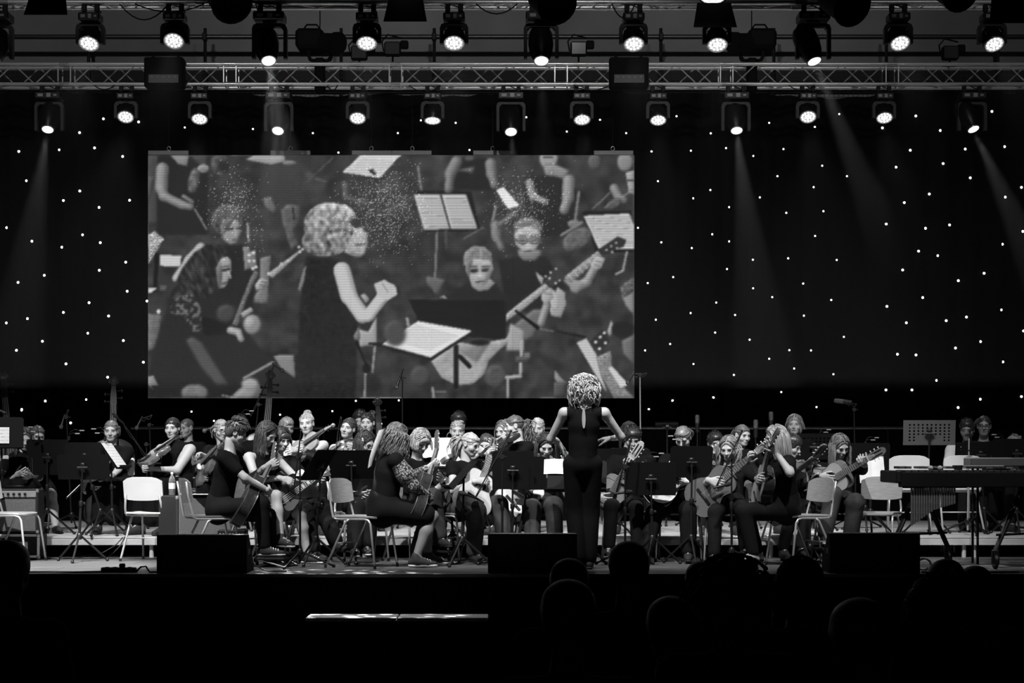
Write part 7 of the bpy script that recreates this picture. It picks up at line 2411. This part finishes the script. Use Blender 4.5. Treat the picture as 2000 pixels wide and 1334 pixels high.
S_['p'] = music_stand('dark perforated stand behind the long-sleeved girl at the right', 1592, 20.9, RZ, (1590, 872), 178, 14, w=0.5, h=0.28, holes=True)
S_['q'] = music_stand('dark stand at the right edge behind the marimba', 1985, 20.2, RZ, (1985, 885), 180, 14, w=0.5, h=0.3)
S_['r'] = music_stand('pale-topped small stand far back right of the conductor', 1303, 22.6, RZ, (1303, 830), 180, 78, w=0.26, h=0.10)
S_['s'] = music_stand('dark stand in the back row right of the woman in profile', 1690, 21.2, RZ, (1690, 892), 180, 14, w=0.52, h=0.3)
S_['t'] = music_stand('black stand holding a white sheet towards us behind the girl with the blonde bob', 852, 20.0, RZ, (850, 885), 10, 12, w=0.42, h=0.32)
sheets('large white sheet behind the girl with the blonde bob', S_['t'], 2, 0.19, 0.29, 0.01, 0.01, PAPER)
S_['u'] = music_stand('dark stand behind the conductor\'s right arm', 1185, 19.9, RZ, (1190, 905), 180, 12, w=0.5, h=0.3)
S_['v'] = music_stand('low black stand with a pale page beside the sitting fair girl', 884, 19.35, 0, (880, 945), 175, 60, w=0.4, h=0.26)
sheets('pale page lying on the low stand beside the fair girl', S_['v'], 1, 0.3, 0.2, 0, 0, PAPER)
for px, py, Y, dx, dz, lab in ((76, 856, 19.9, -0.06, 0.13, 'first'), (135, 856, 19.9, 0.11, 0.09, 'second'), (205, 858, 19.8, -0.09, 0.12, 'third'), (470, 818, 21.6, 0.1, 0.10, 'fourth'), (1262, 902, 18.3, 0.12, 0.09, 'fifth'), (1335, 868, 18.45, -0.1, 0.09, 'sixth'), (1600, 852, 20.9, 0.08, 0.08, 'seventh'), (1690, 866, 21.2, 0.1, 0.07, 'eighth'), (1960, 862, 20.3, -0.08, 0.08, 'ninth')):
    stand_lamp('small gooseneck clip lamp on a music stand, %s from the left' % lab, px, py, Y, dx, dz)

# microphones
mic_stand('tall black microphone stand beside the bass player, boom hanging to a microphone', 586, 17.75, 0, (586, 888), [(588, 842, 0.0), (573, 962, -0.05)], 'stick', (-0.8, -0.1, 0.75), rot=0.15)
mic_stand('black boom stand left of the conductor reaching down to a guitar microphone', 981, 18.0, 0, (981, 892), [(998, 842, 0.1), (928, 972, -0.1)], 'pencil', (-1, -0.1, 0.35), rot=0.3)
mic_stand('black boom stand in front of the boy behind the headstock', 1221, 18.1, 0, (1221, 912), [(1233, 856, 0.0), (1203, 964, 0.0)], 'pencil', (1, 0.2, 0.12), rot=0.5)
mic_stand('black boom stand in front of the girl with wavy fair hair', 1429, 18.0, 0, (1429, 892), [(1449, 842, 0.1), (1398, 952, 0.0)], 'pencil', (1, 0.2, 0.25), rot=0.1)
mic_stand('black boom stand behind the woman in profile', 1582, 18.75, 0, (1582, 925), [(1600, 878, 0.0), (1574, 958, 0.0)], 'pencil', (1, 0.2, 0.3), rot=0.4)
mic_stand('tall stand with a microphone in front of the lower edge of the video wall', 786, 22.0, RZ, (786, 738), [(787, 722, 0.0), (781, 738, -0.05)], 'stick', (-0.35, 0, -1), rot=0.4)
mic_stand('tall stand with a crossbar and microphone right of the video wall', 1252, 22.0, RZ, (1250, 732), [(1262, 730, 0.0), (1236, 731, 0.0)], 'stick', (-0.5, -0.1, -0.85), chrome=True, rot=0.7)
mic_stand('tall boom stand with a microphone over the double bass scroll', 480, 22.3, RZ, (505, 790), [(490, 812, 0.0), (536, 712, 0.0)], 'stick', (1, 0, -0.75), rot=0.1)
mic_stand('boom stand with a round microphone at the left behind the lamps', 140, 22.0, RZ, (130, 815), [(133, 802, 0.0), (125, 815, 0.0)], 'stick', (-0.3, 0, -1), rot=0.9)
mic_stand('boom stand with microphone between the girl in T-shirt and the viola player', 288, 21.6, RZ, (286, 868), [(292, 900, 0.0), (240, 826, 0.0)], 'pencil', (-0.8, 0, 0.75), rot=0.2)
mic_stand('second boom stand near the viola player, round microphone pointing down', 300, 21.9, RZ, (292, 830), [(296, 812, 0), (276, 818, 0.0)], 'stick', (-0.5, 0, -1), rot=0.5)
mic_stand('boom stand with a round microphone left of the woman with glasses and cello', 470, 21.4, RZ, (455, 832), [(452, 822, 0.0), (418, 834, 0.0)], 'stick', (-1, 0, -0.4), rot=0.5)
mic_stand('stand with a large microphone tilted sideways high at the right', 1672, 22.0, RZ, (1668, 800), [(1672, 790, 0.0), (1652, 785, 0.0)], 'large', (-1, 0, 0.12), rot=0.3)
mic_stand('stand with a large dark microphone upright behind the right guitarists', 1362, 22.4, RZ, (1362, 838), None, 'large', (0, 0, 1), rot=0.3)
mic_stand('stand with a large dark microphone upright left of the back-row woman', 1506, 22.4, RZ, (1506, 832), None, 'large', (0, 0, 1), rot=0.6)
mic_stand('stand with a pale microphone upright behind the wavy-haired girl', 1476, 21.9, RZ, (1476, 848), None, 'large', (0, 0, 1), rot=0.6)
mic_stand('stand with a microphone before the boy with the white collar', 1890, 19.9, RZ, (1893, 850), [(1893, 880, 0.0), (1895, 842, 0.0)], 'pencil', (0.5, -0.3, 0.8), chrome=True, rot=0.6)
mic_stand('microphone stand at the left edge with a round microphone', 14, 21.5, RZ, (10, 815), [(14, 830, 0.0), (6, 805, 0.0)], 'stick', (-0.6, 0, 0.3), rot=0.6)

# stage monitors along the front edge
FELT = mat('black_cabinet_paint', 0.004, 0.8, spec=0.15, bump=0.1, bscale=200)
GRILL = mat('monitor_grille', 0.02, 0.5, 0.5, bump=0.3, bscale=500)
def wedge(px0, px1, py, Y, label):
    x0, x1 = X(px0, Y), X(px1, Y)
    h = Z(py, Y)
    w = x1 - x0
    t = thing('stage_monitor', label, 'speaker', ((x0 + x1) / 2, Y, 0), group='wedge monitors along the stage front')
    pr = np.array([(0, 0), (0.46, 0), (0.46, 0.06), (0.13, h), (0.0, h * 0.98)])
    def loftx(b, x, prof):
        n = len(prof)
        v = [(-x, p[0], p[1]) for p in prof] + [(x, p[0], p[1]) for p in prof]
        f = [tuple(range(n)), tuple(range(2 * n - 1, n - 1, -1))] + [(k, n + k, n + (k + 1) % n, (k + 1) % n) for k in range(n)]
        b.add(v, f)
    b = MB(); loftx(b, w / 2, pr); b.build('cabinet', FELT, t)
    d = unit((0, 0.33, 0.06 - h)); n_ = np.array([0, h - 0.06, 0.33]); n_ = n_ / np.linalg.norm(n_)
    c = np.array([0, 0.295, (h + 0.06) / 2]) + n_ * 0.004
    R = np.stack([np.array([1, 0, 0.]), d, np.cross([1, 0, 0.], d)], 1)
    b = MB(); b.box(c, (w - 0.05, np.hypot(0.33, h - 0.06) - 0.04, 0.012), R, ch=0.004); b.build('grille', GRILL, t)
    b = MB(); b.box((0, 0.065, h + 0.001), (w - 0.004, 0.13, 0.006), ch=0.002); b.build('lit_top_strip', mat('painted_lit_edge', 0.25, 0.6), t)  # lit line along the cabinet top, put in as a paler strip
    for s in (-1, 1):
        b = MB(); b.box((s * (w / 2 - 0.002), 0.15, h * 0.55), (0.006, 0.12, 0.05), ch=0.002); b.build('handle_cup', BLACKP, t)
        b = MB(); b.box((s * (w / 2 - 0.06), 0.02, 0.0), (0.06, 0.06, 0.012), ch=0.003); b.build('rubber_foot', BLACKP, t)
wedge(306, 482, 1045, 16.95, 'black wedge monitor at the stage edge below the boy in the polo shirt')
wedge(953, 1127, 1043, 16.95, 'black wedge monitor at the stage edge left of the conductor\'s feet')
wedge(1621, 1797, 1042, 16.95, 'black wedge monitor at the stage edge by the marimba')

# amplifiers and cases
TOLEX = mat('black_tolex', 0.02, 0.6, bump=0.4, bscale=250)
GRCL = mat('grey_grille_cloth', 0.17, 0.8, var=0.2, scale=90, bump=0.6, bscale=300)
def amp(label, c, size, rz, panel=True, group='guitar amplifiers'):
    t = thing('guitar_amplifier', label, 'amplifier', c, rz, group)
    w, d, h = size
    b = MB(); b.box((0, 0, h / 2), (w, d, h), ch=0.012); b.build('cabinet', TOLEX, t)
    ph = 0.075 if panel else 0.0
    b = MB(); b.box((0, -d / 2 - 0.002, (h - ph) / 2), (w - 0.05, 0.012, h - ph - 0.05), ch=0.004); b.build('grille_cloth', GRCL, t)
    if panel:
        b = MB(); b.box((0, -d / 2 - 0.003, h - 0.05), (w - 0.04, 0.012, 0.06), ch=0.003); b.build('control_panel', mat('silver_panel', 0.5, 0.4, 0.5), t)
        for k in range(7):
            b = MB(); b.lathe([(0.014, 0), (0.012, 0.018), (0.0, 0.019)], 10, (0, 0, 0), np.array([[1, 0, 0], [0, 0, -1], [0, 1, 0]]))
            link('knob', b.mesh('knob', 40), BLACKP, t, Matrix.Translation((-w / 2 + 0.07 + k * (w - 0.14) / 7, -d / 2 - 0.009, h - 0.05)))
    b = MB(); b.tube([(-0.09, 0, h), (-0.08, 0, h + 0.025), (0.08, 0, h + 0.025), (0.09, 0, h)], 0.008, 6); b.build('handle', BLACKP, t, True)
    for s in (-1, 1):
        for zz in (0.02, h - 0.02):
            b = MB(); b.box((s * (w / 2 - 0.012), -d / 2 + 0.012, zz), (0.03, 0.03, 0.035), ch=0.008); b.build('corner_guard', CHROME, t)
ya = 19.2
amp('silver-panelled combo amplifier on a flight case at the left edge', (X(22, ya), ya + 0.13, Z(1043, ya)), (0.52, 0.26, Z(955, ya) - Z(1043, ya)), 0.0)
fc = thing('flight_case', 'black flight case with metal edges under the combo amplifier', 'flight case', (X(15, ya), ya + 0.12, 0), 0)
hc_ = Z(1043, ya)
b = MB(); b.box((0, 0, hc_ / 2 + 0.01), (0.62, 0.36, hc_ - 0.02), ch=0.006); b.build('case_body', BLACK, fc)
for zz in (0.03, hc_ - 0.01):
    b = MB(); b.box((0, -0.18, zz), (0.64, 0.016, 0.024), ch=0.003); b.build('edge_rail', ALU, fc)
for s in (-1, 1):
    b = MB(); b.box((s * 0.31, -0.18, hc_ / 2), (0.024, 0.018, hc_), ch=0.003); b.build('edge_rail', ALU, fc)
    for zz in (0.02, hc_ - 0.012):
        b = MB(); b.ball((s * 0.31, -0.182, zz), 0.022, 8, 6); b.build('ball_corner', CHROME, fc, True)
for xx in (-0.1, 0.14):
    b = MB(); b.box((xx, -0.183, hc_ / 2), (0.14, 0.012, 0.10), ch=0.003); l = b.build('recessed_latch', CHROME, fc)
    b = MB(); b.box((xx, -0.192, hc_ / 2), (0.09, 0.008, 0.02), ch=0.003); b.build('latch_handle', BLACKP, l)
amp('tall grey-fronted amplifier behind the boy\'s wooden chair', (X(384, 18.85), 18.85, 0), (0.62, 0.36, Z(968, 18.6)), math.radians(38), panel=False)
wb = thing('water_bottle', 'clear plastic water bottle standing on the tall amplifier', 'bottle', (X(336, 18.72), 18.72, Z(968, 18.6) + 0.001))
glassm = mat('clear_bottle_plastic', 0.8, 0.08); glassm.node_tree.nodes['Principled BSDF'].inputs['Transmission Weight'].default_value = 0.85
b = MB(); b.lathe([(0.028, 0), (0.032, 0.008), (0.03, 0.03), (0.032, 0.05), (0.03, 0.07), (0.032, 0.13), (0.028, 0.16), (0.013, 0.185), (0.012, 0.2)], 16); b.build('bottle_body', glassm, wb, True)
b = MB(); b.lathe([(0.0325, 0.06), (0.0325, 0.115)], 16, cap=False); b.build('label', PAPER, wb, True)
b = MB(); b.lathe([(0.014, 0.198), (0.014, 0.215), (0.012, 0.218)], 14); b.build('cap', WPLA, wb, 40)
nb_ = thing('notebook', 'pale open notebook lying on the tall amplifier', 'notebook', (X(388, 18.7), 18.68, Z(968, 18.6) + 0.002))
b = MB(); b.box((0, 0, 0.004), (0.22, 0.15, 0.006), ch=0.001); b.build('cover', BLACKP, nb_)
b = MB(); b.box((0, 0, 0.0095), (0.21, 0.14, 0.005), ch=0.001); b.build('pages', PAPER, nb_)
pdl = thing('pedal_board', 'small effects unit with rows of knobs behind the front chair', 'effects unit', (X(455, 18.55), 18.55, 0))
hh_ = Z(1035, 18.5)
b = MB(); b.box((0, 0, hh_ / 2), (0.26, 0.2, hh_), ch=0.008); b.build('housing', BLACK, pdl)
for i in range(8):
    for j in range(3):
        b = MB(); b.lathe([(0.009, 0), (0.007, 0.012), (0, 0.013)], 8, (0, 0, 0), np.array([[1, 0, 0], [0, 0, -1], [0, 1, 0]]))
        link('knob', proto('pknob', lambda: b.mesh('knob', 40)), NICKEL, pdl, Matrix.Translation((-0.105 + 0.03 * i, -0.101, hh_ - 0.04 - 0.035 * j)))

# empty chairs
chair('white chair with steel legs at the left edge in front of the amplifier', 22, 18.85, 0, 78, WPLA)
chair('empty white chair standing alone left of the tall amplifier', 298, 19.0, 0, 165, WPLA)
chair('empty pale chair right of the long-sleeved girl', 1712, 18.95, 0, -24, WOODL)
chair('white chair behind the marimba, nearer its left end', 1775, 20.3, RZ, 170, WPLA)
chair('white chair behind the marimba, nearer the microphone stand', 1868, 20.4, RZ, 185, WPLA)
S_['w'] = music_stand('low stand behind the empty pale chair holding white pages', 1700, 19.75, RZ, (1702, 918), 8, 14, w=0.26, h=0.3)
sheets('white pages showing above the empty pale chair', S_['w'], 2, 0.13, 0.27, 0, 0.0, PAPER)

# marimba at the right with resonator tubes and castors
def marimba(label, px0, px1, Y, wide, tubes=(1778, 1822)):
    x0, x1 = X(px0, Y), X(px1, Y)
    zt = Z(918, Y)
    t = thing('marimba', label, 'marimba', ((x0 + x1) / 2, Y, 0))
    w = x1 - x0
    KEY = mat('dark_key_wood', 0.035, 0.35, var=0.4, scale=8)
    n = 22
    for i in range(n):
        L = 0.44 - 0.2 * i / n
        kx = -w / 2 + 0.08 + (w - 0.16) * (i + 0.5) / n
        b = MB(); b.box((0, 0, 0), ((w - 0.16) / n - 0.006, L, 0.022), ch=0.003)
        link('key', b.mesh('key'), KEY, t, Matrix.Translation((kx, 0.02 + L / 2 - 0.1, zt - 0.012)))
    for i in range(n - 1):
        if i % 7 in (2, 6):
            continue
        kx = -w / 2 + 0.08 + (w - 0.16) * (i + 1.0) / n
        b = MB(); b.box((0, 0, 0), ((w - 0.16) / n - 0.008, 0.26, 0.022), ch=0.003)
        link('key', b.mesh('key'), KEY, t, Matrix.Translation((kx, 0.48, zt + 0.02)))
    b = MB(); b.box((0, -0.10, zt - 0.085), (w - 0.04, 0.022, 0.13), ch=0.006); b.build('front_rail', FELT, t)
    b = MB(); b.box((0, 0.62, zt - 0.06), (w - 0.1, 0.03, 0.09), ch=0.006); b.build('back_rail', FELT, t)
    for s in (-1, 1):
        b = MB(); b.box((s * (w / 2 - 0.02), 0.26, zt - 0.06), (0.05, 0.76, 0.11), ch=0.01); b.build('end_block', BLACK, t)
    TUBE = mat('grey_resonator_metal', 0.22, 0.45, 0.7, var=0.15)
    a, c = X(tubes[0], Y) - (x0 + x1) / 2, X(tubes[1], Y) - (x0 + x1) / 2
    for i in range(18):
        u = i / 9.0
        xx = a + (c - a) * u
        Lt = 0.42 - 0.14 * u if u < 1 else 0.28 - 0.06 * (u - 1)
        b = MB(); b.lathe([(0.0105, -Lt), (0.0105, 0.0)], 10)
        link('resonator_tube', b.mesh('resonator_tube', 40), TUBE, t, Matrix.Translation((xx, -0.06, zt - 0.07)))
    for s in (-1, 1):
        xx = s * (w / 2 - 0.28)
        for q in (-0.32, 0.32):
            b = MB(); b.bar((xx, 0.26 + q * 0.2, zt - 0.1), (xx + q, 0.26 + q * 0.9, 0.16), 0.045, 0.03, ch=0.006); b.build('leg', BLACK, t)
            cx, cy = xx + q, 0.26 + q * 0.9
            b = MB(); b.box((0, 0, 0.145), (0.06, 0.05, 0.05), ch=0.008); b.box((-0.028, 0, 0.09), (0.008, 0.04, 0.09)); b.box((0.028, 0, 0.09), (0.008, 0.04, 0.09))
            fk = link('castor_fork', b.mesh('castor_fork'), BLACK, t, Matrix.Translation((cx, cy, 0)))
            b = MB(); b.lathe([(0.062, -0.018), (0.068, -0.012), (0.068, 0.012), (0.062, 0.018)], 18, (0, 0, 0.068), np.array([[0, 0, 1], [1, 0, 0], [0, 1, 0]]))
            link('wheel', b.mesh('wheel', 40), BLACKP, fk)
        b = MB(); b.bar((xx - 0.3, 0.26 - 0.27, 0.30), (xx + 0.3, 0.26 + 0.27, 0.30), 0.03, 0.02, ch=0.004); b.build('cross_strut', BLACK, t)
    return t
marimba('long dark marimba with grey resonator tubes and castors at the right', 1746, 2075, 17.6, 0.5)
for k, px in enumerate((1813, 1831)):
    mt = thing('mallet', 'soft round mallet lying on the marimba keys, %s of the two' % ('left' if k == 0 else 'right'), 'mallet', (X(px, 17.75), 17.75, Z(918, 17.6) + 0.018), group='mallets on the marimba')
    b = MB(); b.ball((0, -0.1, 0), (0.024, 0.024, 0.022), 10, 8); b.build('mallet_head', mat('pale_yarn', 0.35, 0.9, bump=0.5), mt, True)
    b = MB(); b.tube([(0, -0.1, 0), (0.02, 0.24, 0.006)], 0.004, 6); b.build('shaft', WOODC, mt)
tr = thing('trap_tray', 'dark tray with a pale edge standing over the marimba at the right', 'tray', (X(1935, 17.75), 17.75, Z(918, 17.6) + 0.035))
b = MB(); b.box((0, 0, 0.0), (0.62, 0.3, 0.012), ch=0.003); b.build('tray_top', BLACK, tr)
b = MB(); b.box((-0.1, -0.152, 0.002), (0.36, 0.006, 0.008)); b.build('tray_edge', ALU, tr)
for s in (-1, 1):
    b = MB(); b.box((s * 0.29, 0, -0.02), (0.012, 0.28, 0.03)); b.build('tray_foot', BLACK, tr)
gb = thing('grey_case', 'low grey instrument case lying behind the tray at the right edge', 'case', (X(1960, 18.6), 18.45, 0))
b = MB(); b.box((0, 0, Z(902, 18.5)), (0.75, 0.3, 0.08), ch=0.01); b.build('case_body', mat('grey_case_cloth', 0.06, 0.7), gb)
for s in (-1, 1):
    for q in (-1, 1):
        strut('leg', (s * 0.3, q * 0.1, 0), (s * 0.3, q * 0.1, Z(902, 18.5) - 0.03), 0.012, BLACK, gb)

# cables, power strip
def cable(label, pts, r=0.006, m=BLACKP):
    b = MB(); b.tube([tuple(p) for p in pts], r, 6); tag(b.build('floor_cable', m, None, True), label, 'cable', 'black cables on the stage floor')
def floor_pt(px, Y, z=0.007):
    return (X(px, Y), Y, z)
ps = thing('power_strip', 'black power strip lying at the stage edge on the left', 'power strip', (X(232, 17.05), 17.05, 0))
b = MB(); b.box((0, 0, 0.022), (0.30, 0.055, 0.044), ch=0.008); b.build('strip_body', BLACKP, ps)
for k in range(4):
    b = MB(); b.lathe([(0.019, 0.044), (0.019, 0.047), (0.015, 0.047), (0.015, 0.043)], 12, (-0.1 + 0.065 * k, 0, 0), cap=False); b.build('socket', BLACK, ps)
b = MB(); b.box((0.03, 0, 0.06), (0.05, 0.04, 0.035), ch=0.008); b.build('plug', BLACKP, ps)
cable('black cable running along the stage edge from the left to the power strip', [floor_pt(55, 17.0), floor_pt(100, 17.05), floor_pt(150, 16.98), floor_pt(198, 17.05)], 0.008)
cable('black cable looping from the power strip to the wedge monitor', [floor_pt(266, 17.05), (X(275, 17.0), 17.0, 0.05), (X(285, 17.0), 17.0, 0.055), floor_pt(292, 17.0), floor_pt(306, 17.0)], 0.008)
cable('thin cable tangled under the riser at the left', [floor_pt(75, 19.3), floor_pt(110, 19.2), floor_pt(150, 19.35), (X(200, 19.45), 19.45, 0.05), (X(225, 19.5), 19.5, 0.12), (X(240, 19.5), 19.5, 0.2)])
cable('thin cable hanging from the riser beside the empty white chair', [(X(245, 19.5), 19.5, 0.21), (X(235, 19.48), 19.48, 0.12), (X(215, 19.4), 19.4, 0.02), floor_pt(190, 19.3), floor_pt(120, 19.25)])
cable('cable curling on the floor right of the first wedge monitor', [floor_pt(487, 17.2), (X(490, 17.2), 17.2, 0.1), (X(500, 17.2), 17.2, 0.05), floor_pt(520, 17.15), floor_pt(560, 17.1)])
cable('coiled cable beside the right wedge monitor', [(X(1805 + 12 * math.cos(a), 17.2), 17.2 + 0.05 * math.sin(a * 0.7), 0.06 + 0.05 * math.sin(a)) for a in np.linspace(0, 12, 30)], 0.005)
cable('cable lying along the stage edge at the right', [floor_pt(1800, 16.98), floor_pt(1850, 17.02), floor_pt(1920, 16.96), floor_pt(1990, 17.0)], 0.008)
cable('short cable beside the conductor\'s feet', [floor_pt(1128, 17.0), (X(1132, 17.0), 17.0, 0.08), (X(1136, 17.0), 17.0, 0.03), floor_pt(1150, 16.98)])
cable('cable on the floor right of the conductor', [floor_pt(1380, 16.98), floor_pt(1420, 17.02), floor_pt(1460, 16.96), floor_pt(1500, 17.0)])

# ------------------------------------------------------------------ the audience in the dark hall
AH = {}
DARKC = mat('dark_clothes', 0.02, 0.9)
def spectator(label, px, py, hw, g=0.03, style='short', cloth=DARKC, curly=False):
    """px, py: centre of the head; hw: head width in pixels"""
    Y = 0.165 * F / hw
    hc = A3(P(px, py, Y))
    base = np.array([hc[0], Y - 0.05, HALLF])
    t = thing('person', label, 'person', tuple(base), group='spectators seen from behind')
    Mh = head_matrix(hc, 180, 6)
    V, Q, T = HEAD
    RM = np.array(Mh.to_3x3())
    nb = hc - UP * 0.18 - np.array([0, 0.04, 0])
    seat = np.array([hc[0], Y - 0.12, max(HALLF + 0.52, nb[2] - 0.55)])
    B = [rc(seat, nb - UP * 0.12, 0.14, 0.13, (0, 1, 0), 1.3), rc(nb - UP * 0.1, hc - UP * 0.06, 0.075, 0.05), rc(nb + np.array([0.17, 0, -0.06]), nb + np.array([-0.17, 0, -0.06]), 0.05, 0.05)]
    for s in (-1, 1):
        e = nb + np.array([s * 0.24, -0.02, -0.32])
        B += [rc(nb + np.array([s * 0.17, 0, -0.06]), e, 0.05, 0.045), rc(e, e + np.array([-s * 0.1, 0.22, -0.02]), 0.04, 0.03)]
        k = seat + np.array([s * 0.1, 0.42, -0.02])
        B += [rc(seat + np.array([s * 0.09, 0, 0]), k, 0.085, 0.06), rc(k, np.array([k[0], k[1], HALLF + 0.08]), 0.058, 0.04)]
    Vb, Qb = sdf_mesh(B, 0.022, 0.03)
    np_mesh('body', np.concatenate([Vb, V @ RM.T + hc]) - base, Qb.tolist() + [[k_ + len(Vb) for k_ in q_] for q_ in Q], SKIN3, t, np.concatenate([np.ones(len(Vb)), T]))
    C = [rc(seat, nb - UP * 0.12, 0.165, 0.155, (0, 1, 0), 1.2), rc(nb + np.array([0.17, 0, -0.06]), nb + np.array([-0.17, 0, -0.06]), 0.068, 0.068)]
    for s in (-1, 1):
        e = nb + np.array([s * 0.24, -0.02, -0.32])
        C += [rc(nb + np.array([s * 0.17, 0, -0.06]), e, 0.066, 0.058), rc(e, e + np.array([-s * 0.1, 0.22, -0.02]), 0.055, 0.042)]
    V2, Q2 = sdf_mesh(C, 0.022, 0.04)
    np_mesh('shirt', V2 - base, Q2, cloth, t)
    D = []
    for s in (-1, 1):
        k = seat + np.array([s * 0.1, 0.42, -0.02])
        D += [rc(seat + np.array([s * 0.09, 0, 0]), k, 0.1, 0.075), rc(k, np.array([k[0], k[1], HALLF + 0.02]), 0.072, 0.055)]
    V3, Q3 = sdf_mesh(D, 0.024, 0.03)
    np_mesh('trousers', V3 - base, Q3, cloth, t)
    hair(Mh, style, g, t, base, L=0.03 if style == 'short' else (0.05 if style == 'curly' else 0.16), n=80 if style != 'short' else 0, seed=int(px))
    # the seat that carries the spectator
    ct = thing('hall_chair', 'dark hall chair carrying the ' + label, 'chair', (base[0], Y - 0.12, HALLF), group='hall chairs in the dark')
    zs_ = float(seat[2] - HALLF - 0.11)
    b = MB(); b.box((0, 0.1, zs_ - 0.03), (0.46, 0.46, 0.06), ch=0.02); b.build('seat', DARKC, ct)
    b = MB(); b.box((0, -0.2, zs_ + 0.25), (0.46, 0.05, 0.42), ch=0.02); b.build('backrest', DARKC, ct)
    for sx in (-1, 1):
        for sy in (-0.1, 0.3):
            strut('leg', (sx * 0.2, sy, 0), (sx * 0.2, sy, zs_ - 0.05), 0.014, BLACK, ct)
for a in (('round-headed spectator at the left edge of the hall', 14, 1122, 84, 0.02, 'short'),
          ('close-cropped spectator left of the conductor\'s feet', 1112, 1150, 74, 0.10, 'short'),
          ('dark-haired spectator with high rounded head right of the conductor', 1228, 1118, 76, 0.015, 'short'),
          ('curly-haired spectator with broad head in the middle right', 1424, 1175, 98, 0.12, 'curly'),
          ('low-sitting spectator whose head just tops the stage edge', 1372, 1148, 66, 0.015, 'short'),
          ('long-haired spectator in front of the right wedge monitor', 1562, 1150, 80, 0.015, 'long'),
          ('short-haired spectator below the marimba', 1848, 1148, 70, 0.015, 'short'),
          ('small-headed spectator right of the marimba wheels', 1905, 1158, 66, 0.015, 'short'),
          ('near spectator with large dark head', 1110, 1215, 104, 0.02, 'short'),
          ('near spectator with long dark hair low at the right', 1850, 1235, 150, 0.04, 'long'),
          ('near spectator with short hair at the bottom right of centre', 1680, 1262, 118, 0.02, 'short'),
          ('near spectator low beside the curly-haired one', 1310, 1238, 92, 0.03, 'short')):
    spectator(*a)

# ------------------------------------------------------------------ stage haze hanging under the lamps
hz = MB(); hz.box((0, 21.8, 4.0), (13.4, 5.4, 4.5))
hm_ = bpy.data.materials.new('stage_haze'); hm_.use_nodes = True
_nt = hm_.node_tree
_nt.nodes.remove(_nt.nodes['Principled BSDF'])
_vs = _nt.nodes.new('ShaderNodeVolumeScatter')
_vs.inputs['Density'].default_value = 0.0072
_vs.inputs['Anisotropy'].default_value = 0.1
_nt.links.new(_vs.outputs[0], _nt.nodes['Material Output'].inputs['Volume'])
hzo = hz.build('stage_haze', hm_)
tag(hzo, 'thin smoke haze hanging under the lamps in front of the curtain', 'haze', kind='stuff')
